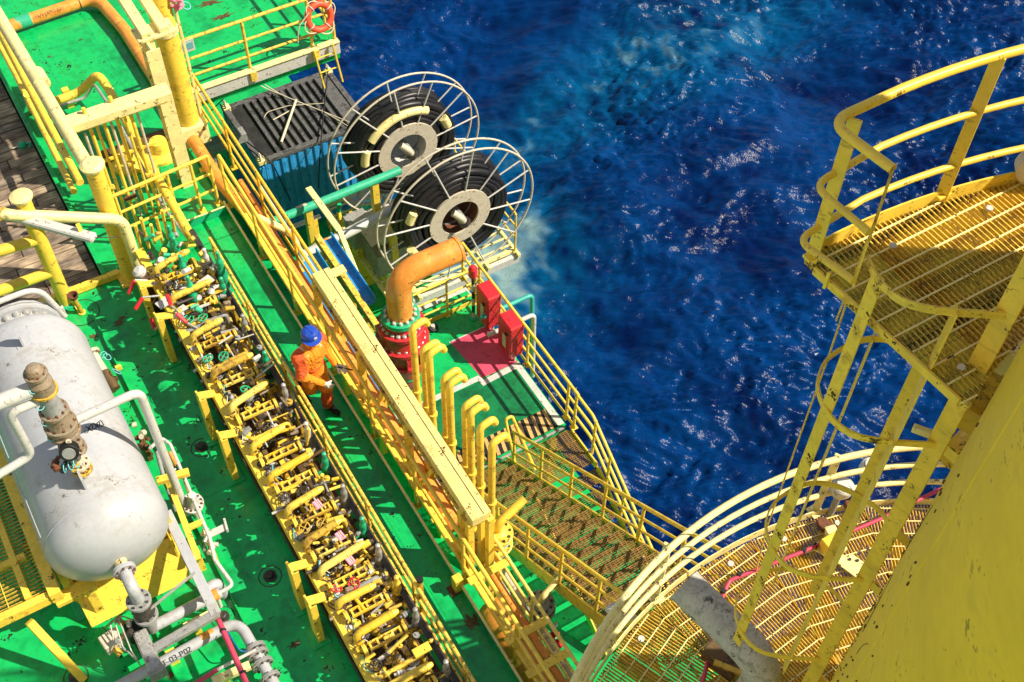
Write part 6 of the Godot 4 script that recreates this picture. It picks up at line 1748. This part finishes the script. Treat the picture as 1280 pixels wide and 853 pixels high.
# ---------------------------------------------------------------- ladder cage and upper platform
func build_upper_platform() -> void:
	var y := 9.35
	var t := thing("upper_platform", "yellow bar grating platform high above the sea at the pedestal", "platform", v(4.6, y, -2.7))
	var A: Vector3 = v(3.94, 9.35, -3.05)
	var B: Vector3 = v(4.01, 9.35, -1.93)
	var cc := Vector2(4.24, 1.52)
	var R := 4.66
	var x := A.x
	while x < 7.4:
		var zo := cc.y - sqrt(R * R - (x - cc.x) * (x - cc.x))
		var zi := A.z + (B.z - A.z) * (x - A.x) / (B.x - A.x)
		if absf(x - 5.1) < 2.4:
			zi = minf(zi, PC.z - sqrt(2.42 * 2.42 - (x - PC.x) * (x - PC.x)))
		else:
			zi = -1.0
		if x > B.x and absf(x - 5.1) < 2.4:
			zi = PC.z - sqrt(2.42 * 2.42 - (x - PC.x) * (x - PC.x))
		if zi - zo > 0.04:
			strip(t, "grating_bar", v(x, y - 0.02, zo), v(x, y - 0.02, zi), 0.009, 0.036, M.bar)
		x += 0.035
	for k in 14:
		var z := -3.08 + 0.13 * k
		var xs := cc.x - sqrt(maxf(0.0, R * R - (z - cc.y) * (z - cc.y)))
		var xl := A.x + (z - A.z) / (B.z - A.z) * (B.x - A.x) if z > A.z else A.x
		var lo := maxf(xs, xl)
		var hi := cc.x + sqrt(maxf(0.0, R * R - (z - cc.y) * (z - cc.y)))
		if z > PC.z - 2.42:
			hi = minf(hi, PC.x - sqrt(maxf(0.0, 2.42 * 2.42 - (z - PC.z) * (z - PC.z))))
		if hi - lo > 0.1:
			strip(t, "grating_rod", v(lo, y + 0.001, z), v(minf(hi, 7.2), y + 0.001, z), 0.011, 0.010, M.cream)
	var pts := []
	for k in 49:
		var a := lerpf(-1.632, -0.75, k / 48.0)
		pts.append(v(cc.x + cos(a) * (R + 0.01), y, cc.y + sin(a) * (R + 0.01)))
	var toe := Sh.new()
	for k in 48:
		toe.bar(pts[k] + v(0, 0.02, 0), pts[k + 1] + v(0, 0.02, 0), 0.012, 0.13, Vector3.UP, 0.0)
	part(t, "toe_plate", toe, M.yellow)
	part(t, "edge_bar", Sh.new().bar(A + v(0, -0.02, 0), B + v(0, -0.02, 0), 0.02, 0.06), M.yellow)
	part(t, "corner_plate", Sh.new().box(A + v(0.02, 0.02, 0.1), v(0.1, 0.14, 0.02), Basis(Vector3.UP, 0.5)), M.yellow)
	for e in [4.35, 5.3]:
		part(t, "support_beam", Sh.new().box(v(e, y - 0.12, -2.55), v(0.09, 0.14, 0.95)), M.yellow)
	for p in [v(4.43, 9.37, -2.94), v(5.14, 9.37, -2.88), v(4.15, 9.37, -2.08)]:
		part(t, "grating_clip", Sh.new().cyl(p, p + v(0, 0.012, 0), 0.022, 12), M.white)
	# railing of the upper platform: curved, returning at its end
	var rt := thing("railing", "chipped yellow railing of the upper platform, curving back on itself at the end", "railing", A)
	for k in 3:
		var h: float = [1.1, 0.70, 0.29][k]
		var path := []
		for q in range(48, -1, -2):
			path.append(pts[q] + v(0, h, 0))
		var e: Vector3 = [v(3.81, 10.45, -3.14), v(3.78, 10.05, -3.10), v(3.77, 9.64, -3.09)][k]
		var back: Vector3 = [v(3.86, 10.45, -2.72), v(3.78, 10.09, -2.67), v(3.76, 9.75, -2.64)][k]
		var all := []
		for q in path:
			if q.x > A.x + 0.22:
				all.append(q)
		var lead: Vector3 = all[-1]
		all.append_array(bend([lead + (e - lead) * 0.1, e, back], 0.12, 8))
		part(rt, "top_rail" if k == 0 else "mid_rail", Sh.new().tube(all, 0.028 if k == 0 else 0.021, 12), M.yellow)
	for px in [-1.0, 4.95, 6.3]:
		var p: Vector3 = v(3.95, 9.35, -3.10) if px < 0.0 else v(px, y, cc.y - sqrt((R + 0.01) * (R + 0.01) - (px - cc.x) * (px - cc.x)))
		part(rt, "post", Sh.new().bar(p, v(p.x, y + 1.09, p.z), 0.075, 0.02, v(0.86, 0, -0.5)), M.yellow)
		part(rt, "foot_plate", Sh.new().box(v(p.x, y + 0.05, p.z), v(0.1, 0.02, 0.06)), M.yellow)
	part(rt, "end_bar", Sh.new().bar(v(3.86, 10.47, -2.72), v(3.86, 9.95, -2.71), 0.03, 0.012, v(1, 0, 1)), M.amber)
	part(rt, "end_bar", Sh.new().bar(v(3.87, 9.95, -2.72), v(3.81, 9.65, -2.67), 0.03, 0.012, v(1, 0, 1)), M.yellow)
	var hx := thing("life_buoy_case", "pale round housing at the far edge of the upper platform", "housing", v(5.6, y, -3.0))
	part(hx, "case", Sh.new().lathe(v(5.52, 9.50, -2.88), v(0.6, 0.1, -0.8).normalized(), [[0.0, -0.05], [0.1, -0.04], [0.15, 0.0], [0.15, 0.08], [0.0, 0.1]], 24), M.beige)
	part(hx, "clip", Sh.new().box(v(5.55, 9.42, -2.88), v(0.06, 0.16, 0.06)), M.yellow)

	# ladder with safety cage, up the pedestal's side
	var l := thing("caged_ladder", "tall yellow caged ladder rising beside the crane pedestal", "ladder", v(4.4, 3.4, -2.1))
	for p in [v(4.25, 0, -2.045), v(4.69, 0, -2.255)]:
		part(l, "stringer", Sh.new().box(v(p.x, 8.0, p.z), v(0.02, 9.2, 0.115), Basis(Vector3.UP, 0.2)), M.yellow)
	for k in 30:
		part(l, "rung", Sh.new().cyl(v(4.25, 3.7 + 0.3 * k, -2.045), v(4.69, 3.7 + 0.3 * k, -2.255), 0.013, 7), M.yellow)
	var loop := [v(4.25, 0, -2.04), v(4.06, 0, -2.17), v(3.88, 0, -2.33), v(3.83, 0, -2.50), v(3.89, 0, -2.70), v(4.02, 0, -2.83), v(4.20, 0, -2.88), v(4.42, 0, -2.86), v(4.58, 0, -2.74), v(4.68, 0, -2.56), v(4.72, 0, -2.40), v(4.69, 0, -2.255)]
	for yy in [9.80, 8.58, 6.83, 5.45]:
		var hoop := Sh.new()
		var cv := Curve3D.new()
		for k in (loop.size() if yy < 9.0 else 5):
			var tg: Vector3 = (loop[mini(k + 1, loop.size() - 1)] - loop[maxi(k - 1, 0)]) * 0.17
			cv.add_point(loop[k] + v(0, yy, 0), -tg, tg)
		var bk := cv.tessellate(3, 3.0)
		for k in bk.size() - 1:
			hoop.bar(bk[k], bk[k + 1], 0.012, 0.055, Vector3.UP, 0.0)
		part(l, "hoop", hoop, M.yellow_old if yy > 9 else M.yellow)
	for q in [[3.85, -2.57, 0.085, 0.0], [4.46, -2.85, 0.09, 0.9], [4.04, -2.19, 0.09, 0.75], [4.68, -2.60, 0.08, -0.3]]:
		var ytop := 9.82 if q[0] < 4.3 else 8.6
		part(l, "vertical_strap", Sh.new().box(v(q[0], (ytop + 5.2) * 0.5, q[1]), v(0.012, ytop - 5.2, q[2]), Basis(Vector3.UP, -float(q[3]))), M.yellow)
	# slack wire hanging from the railing's end
	var r := thing("hanging_wire", "thin yellow wire rope slanting down from the upper railing to the round platform", "wire", v(5.07, 4.20, -3.54))
	part(r, "strand", Sh.new().tube([v(3.89, 9.90, -2.74), v(4.61, 7.90, -3.22), v(5.07, 4.50, -3.53), v(5.20, 3.45, -3.56)], 0.008, 6), M.yellow_old)
	part(r, "strand", Sh.new().tube([v(3.90, 9.90, -2.74), v(4.48, 8.40, -3.17)], 0.008, 6), M.yellow_old)

# ---------------------------------------------------------------- person
func seg_dist(p: Vector3, a: Vector3, b: Vector3, ra: float, rb: float) -> float:
	var ab := b - a
	var t := clampf((p - a).dot(ab) / ab.length_squared(), 0.0, 1.0)
	return p.distance_to(a + ab * t) - lerpf(ra, rb, t)

# surface nets over a union of tapered capsules; each bone is [a, b, ra, rb, colour]
func net(sh: Sh, bones: Array, cell: float, blend: float, where: Transform3D) -> void:
	var lo := Vector3(1e9, 1e9, 1e9)
	var hi := -lo
	for b in bones:
		var m := maxf(b[2], b[3]) + cell * 2.0
		lo = lo.min(b[0] - Vector3.ONE * m).min(b[1] - Vector3.ONE * m)
		hi = hi.max(b[0] + Vector3.ONE * m).max(b[1] + Vector3.ONE * m)
	var nx := int((hi.x - lo.x) / cell) + 2
	var ny := int((hi.y - lo.y) / cell) + 2
	var nz := int((hi.z - lo.z) / cell) + 2
	var f := PackedFloat32Array()
	f.resize(nx * ny * nz)
	f.fill(9.0)
	var e := PackedFloat32Array()
	e.resize(nx * ny * nz)
	e.fill(9.0)
	var own := PackedByteArray()
	own.resize(nx * ny * nz)
	for bi in bones.size():
		var b: Array = bones[bi]
		var m := maxf(b[2], b[3]) + cell * 2.5 + blend
		var l0: Vector3 = b[0].min(b[1]) - Vector3.ONE * m
		var h0: Vector3 = b[0].max(b[1]) + Vector3.ONE * m
		for k in range(maxi(0, int((l0.z - lo.z) / cell)), mini(nz, int((h0.z - lo.z) / cell) + 1)):
			for j in range(maxi(0, int((l0.y - lo.y) / cell)), mini(ny, int((h0.y - lo.y) / cell) + 1)):
				for i in range(maxi(0, int((l0.x - lo.x) / cell)), mini(nx, int((h0.x - lo.x) / cell) + 1)):
					var d := seg_dist(lo + Vector3(i, j, k) * cell, b[0], b[1], b[2], b[3])
					var q := (k * ny + j) * nx + i
					if d < e[q]:
						e[q] = d
						own[q] = bi
					var o := f[q]
					if o > 8.0:
						f[q] = d
					else:
						var h := maxf(blend - absf(o - d), 0.0) / blend
						f[q] = minf(o, d) - h * h * blend * 0.25
	var id := {}
	var vs := []
	var cs := []
	for k in nz - 1:
		for j in ny - 1:
			for i in nx - 1:
				var q := (k * ny + j) * nx + i
				var s0 := f[q] < 0.0
				var same := true
				for c in 8:
					var w := q + (c & 1) + ((c >> 1) & 1) * nx + (c >> 2) * nx * ny
					if (f[w] < 0.0) != s0:
						same = false
						break
				if same:
					continue
				var acc := Vector3.ZERO
				var cnt := 0
				for c in 8:
					for ax in 3:
						if (c >> ax) & 1:
							continue
						var c2 := c | (1 << ax)
						var w1 := q + (c & 1) + ((c >> 1) & 1) * nx + (c >> 2) * nx * ny
						var w2 := q + (c2 & 1) + ((c2 >> 1) & 1) * nx + (c2 >> 2) * nx * ny
						if (f[w1] < 0.0) != (f[w2] < 0.0):
							var t := f[w1] / (f[w1] - f[w2])
							var p1 := Vector3(c & 1, (c >> 1) & 1, c >> 2)
							var p2 := Vector3(c2 & 1, (c2 >> 1) & 1, c2 >> 2)
							acc += p1.lerp(p2, t)
							cnt += 1
				id[q] = vs.size()
				vs.append(lo + (Vector3(i, j, k) + acc / cnt) * cell)
				cs.append(bones[own[q]][4])
	var ns := []
	ns.resize(vs.size())
	ns.fill(Vector3.ZERO)
	var quads := []
	for q in id:
		for ax in 3:
			var st: int = [1, nx, nx * ny][ax]
			var su: int = [nx, nx * ny, 1][ax]
			var sv: int = [nx * ny, 1, nx][ax]
			if not (id.has(q - su) and id.has(q - sv) and id.has(q - su - sv)):
				continue
			if (f[q] < 0.0) == (f[q + st] < 0.0):
				continue
			var a: int = id[q]
			var b: int = id[q - su]
			var c: int = id[q - su - sv]
			var d: int = id[q - sv]
			var quad := [a, b, c, d] if f[q] < 0.0 else [a, d, c, b]
			quads.append(quad)
			var nn: Vector3 = (vs[quad[2]] - vs[quad[0]]).cross(vs[quad[3]] - vs[quad[1]])
			for w in quad:
				ns[w] += nn
	# make sure that normals point outwards
	var flip := 1.0
	var probe := 0.0
	for w in range(0, vs.size(), 37):
		var nw: Vector3 = ns[w].normalized()
		var dmin := 9.0
		var dmax := 9.0
		for b in bones:
			dmin = minf(dmin, seg_dist(vs[w] - nw * cell, b[0], b[1], b[2], b[3]))
			dmax = minf(dmax, seg_dist(vs[w] + nw * cell, b[0], b[1], b[2], b[3]))
		probe += dmax - dmin
	if probe < 0.0:
		flip = -1.0
	for quad in quads:
		for o in [[0, 1, 2], [0, 2, 3]]:
			var w: Array = [quad[o[0]], quad[o[1]], quad[o[2]]]
			if (vs[w[2]] - vs[w[0]]).cross(vs[w[1]] - vs[w[0]]).dot((ns[w[0]] + ns[w[1]] + ns[w[2]]) * flip) < 0.0:
				w = [w[0], w[2], w[1]]
			for q in w:
				sh.vtx(where * vs[q], (where.basis * (ns[q] * flip)).normalized(), cs[q])

func hand_bones(wrist: Vector3, dir: Vector3, palm_n: Vector3, thumb_side: Vector3, col: Color, curl: float) -> Array:
	var out := []
	var d := dir.normalized()
	var s := thumb_side.normalized()
	var n := palm_n.normalized()
	out.append([wrist - d * 0.03, wrist + d * 0.04, 0.028, 0.03, col])
	for k in 4:
		var off := s * (0.033 - 0.022 * k)
		var base := wrist + d * 0.085 + off
		out.append([wrist + d * 0.02 + off * 0.7, base, 0.017, 0.014, col])
		var ln: float = [0.072, 0.08, 0.075, 0.06][k]
		var p0 := base
		var dir2 := d
		for j in 3:
			dir2 = (dir2 + n * curl * (0.45 + 0.25 * j)).normalized()
			var p1: Vector3 = p0 + dir2 * (ln * float([0.45, 0.32, 0.23][j]))
			out.append([p0, p1, 0.0105, 0.0095, col])
			p0 = p1
	var tb := wrist + d * 0.03 + s * 0.03
	var t1 := tb + (d * 0.6 + s * 0.8 + n * 0.3).normalized() * 0.045
	var t2 := t1 + (d * 0.8 + s * 0.2 + n * 0.6).normalized() * 0.035
	out.append([tb, t1, 0.015, 0.012, col])
	out.append([t1, t2, 0.012, 0.010, col])
	return out

func build_person() -> void:
	var base: Vector3 = v(2.92, 0.00, -9.95)
	var t := thing("person", "person in orange coveralls and blue helmet walking down the green walkway", "person", base)
	var tr := Transform3D(Basis(Vector3.UP, 0.3).scaled(Vector3.ONE * 1.05), base)
	var org := Color(0.82, 0.27, 0.015)  # coverall as the sun lights it, brightness put into the colour
	var red := Color(0.72, 0.10, 0.02)  # same coverall in different light, painted redder as shade; lips too
	var boot := Color(0.012, 0.012, 0.012)
	var glove := Color(0.72, 0.70, 0.68)
	var skin := Color(0.36, 0.19, 0.12)
	var hipL := v(0.09, 0.93, 0.0)
	var hipR := v(-0.08, 0.93, -0.02)
	var kneL := v(0.10, 0.52, 0.11)
	var ankL := v(0.10, 0.12, 0.07)
	var kneR := v(-0.05, 0.51, -0.04)
	var ankR := v(-0.03, 0.15, -0.34)
	var shL := v(0.19, 1.43, 0.03)
	var shR := v(-0.20, 1.42, 0.05)
	var elL := v(0.26, 1.17, 0.0)
	var wrL := v(0.22, 1.05, 0.23)
	var elR := v(-0.25, 1.14, 0.12)
	var wrR := v(-0.05, 0.92, 0.26)
	var body := [
		[v(0, 0.96, 0.0), v(0, 1.14, 0.02), 0.14, 0.125, org], [v(0, 1.14, 0.02), v(0, 1.36, 0.045), 0.13, 0.145, org],
		[v(-0.09, 1.22, 0.03), v(-0.11, 1.40, 0.05), 0.12, 0.115, org], [v(0.09, 1.22, 0.03), v(0.11, 1.40, 0.04), 0.12, 0.115, org],
		[v(0, 1.42, 0.04), v(0, 1.56, 0.07), 0.075, 0.06, org], [v(0, 1.54, 0.065), v(0, 1.60, 0.08), 0.052, 0.052, skin],
		[shL - v(0.05, 0, 0), shL, 0.09, 0.088, red], [shR + v(0.05, 0, 0), shR, 0.092, 0.09, red],
		[shL, elL, 0.08, 0.062, org], [elL, wrL, 0.062, 0.046, org], [shR, elR, 0.085, 0.064, red], [elR, wrR, 0.064, 0.047, org],
		[hipL, kneL, 0.115, 0.08, org], [kneL, ankL, 0.08, 0.068, red], [hipR, kneR, 0.115, 0.08, org], [kneR, ankR, 0.08, 0.068, red],
		[v(0, 0.95, 0.0), hipL, 0.13, 0.12, org], [v(0, 0.95, 0.0), hipR, 0.13, 0.12, org],
		[ankL + v(0, 0.16, 0.01), ankL, 0.066, 0.058, boot], [ankL + v(0, -0.06, -0.02), ankL + v(0.01, -0.075, 0.19), 0.05, 0.042, boot],
		[ankR + v(0, 0.16, 0.03), ankR, 0.066, 0.058, boot], [ankR + v(0, -0.06, -0.02), ankR + v(-0.01, -0.085, 0.18), 0.05, 0.042, boot]]
	var sh := Sh.new()
	net(sh, body, 0.02, 0.05, tr)
	# head with a face, under the helmet
	var hc := v(0.0, 1.70, 0.10)
	var head := [[hc + v(0, 0.02, -0.015), hc + v(0, 0.03, 0.01), 0.093, 0.09, skin], [hc + v(0, -0.06, 0.02), hc + v(0, -0.085, 0.05), 0.062, 0.042, skin],
		[hc + v(0, 0.0, 0.095), hc + v(0, -0.03, 0.11), 0.012, 0.016, skin], [hc + v(0.09, -0.01, 0.0), hc + v(0.092, -0.03, 0.0), 0.018, 0.014, skin], [hc + v(-0.09, -0.01, 0.0), hc + v(-0.092, -0.03, 0.0), 0.018, 0.014, skin],
		[hc + v(0, -0.09, 0.0), hc + v(0, -0.14, -0.02), 0.055, 0.055, skin], [hc + v(-0.022, -0.062, 0.083), hc + v(0.022, -0.062, 0.083), 0.008, 0.008, red],
		[hc + v(0.035, 0.012, 0.08), hc + v(0.037, 0.012, 0.081), 0.012, 0.012, boot], [hc + v(-0.035, 0.012, 0.08), hc + v(-0.037, 0.012, 0.081), 0.012, 0.012, boot]]
	net(sh, head, 0.009, 0.02, tr)
	net(sh, hand_bones(wrL + v(0.01, -0.02, 0.03), v(0.35, -0.35, 0.85), v(-0.1, -1, -0.2), v(-0.9, 0, 0.3), glove, 0.8), 0.006, 0.012, tr)
	net(sh, hand_bones(wrR + v(0.02, -0.02, 0.02), v(0.55, -0.7, 0.4), v(0.2, -0.2, -1), v(0.5, 0.5, 0.2), glove, 0.45), 0.006, 0.012, tr)
	var bm := StandardMaterial3D.new()
	bm.vertex_color_use_as_albedo = true
	bm.roughness = 0.85
	var cl := noise(301, 0.02, 3)
	cl.fractal_type = FastNoiseLite.FRACTAL_RIDGED
	var ci := cl.get_seamless_image(256, 256)
	ci.convert(Image.FORMAT_RGBA8)
	ci.bump_map_to_normal_map(10.0)
	bm.normal_enabled = true
	bm.normal_texture = ImageTexture.create_from_image(ci)
	bm.normal_scale = 1.2
	bm.uv1_triplanar = true
	bm.uv1_world_triplanar = true
	bm.uv1_scale = Vector3(1.6, 0.9, 1.6)
	part(t, "body", sh, bm)
	var hp := tr * (hc + v(0, 0.055, -0.005))
	var up := (tr.basis * v(0.0, 1, 0.22)).normalized()
	var hm := plain(lin(0.012, 0.06, 0.42), 0.28)
	var helmet := part(t, "helmet", Sh.new().lathe(hp, up, [[0.118, -0.01], [0.12, 0.02], [0.113, 0.07], [0.095, 0.105], [0.06, 0.128], [0.0, 0.136]], 28), hm)
	var fwd := (tr.basis * v(0, -0.2, 1)).normalized()
	part(helmet, "brim", Sh.new().lathe(hp + fwd * 0.04, up, [[0.0, 0.0], [0.135, -0.012], [0.14, -0.004], [0.0, 0.012]], 28), hm)
	part(helmet, "ridge", Sh.new().bar(hp + up * 0.128 - fwd * 0.08, hp + up * 0.128 + fwd * 0.07, 0.028, 0.024), hm)
	part(helmet, "badge", Sh.new().box(hp + up * 0.06 + fwd * 0.118, v(0.045, 0.03, 0.012)), M.white)
	part(t, "collar", Sh.new().tube(ring_pts(tr * v(0, 1.53, 0.06), (tr.basis * v(0, 1, 0.2)).normalized(), 0.075, 20), 0.02, 8, true), plain(lin(0.7, 0.12, 0.02), 0.85))
	part(t, "belt", Sh.new().tube(ring_pts(tr * v(0, 1.10, 0.015), Vector3.UP, 0.158, 28), 0.014, 6, true), plain(lin(0.6, 0.1, 0.02), 0.85))
	for s in [-1, 1]:
		part(t, "shoulder_strip", Sh.new().tube([tr * v(0.11 * s, 1.50, -0.03), tr * v(0.115 * s, 1.525, 0.05), tr * v(0.11 * s, 1.46, 0.15)], 0.012, 6), plain(lin(0.6, 0.6, 0.58), 0.4))
	var st := thing("hand_torch", "thin black stick held in the walking person's gloved hand", "tool", tr * (wrL + v(0.03, -0.05, 0.12)))
	part(st, "shaft", Sh.new().cyl(tr * (wrL + v(-0.02, 0.01, 0.06)), tr * (wrL + v(0.16, -0.14, 0.18)), 0.010, 8), M.black)
	part(st, "grip", Sh.new().cyl(tr * (wrL + v(-0.04, 0.025, 0.045)), tr * (wrL + v(0.03, -0.03, 0.10)), 0.014, 8), M.dark)
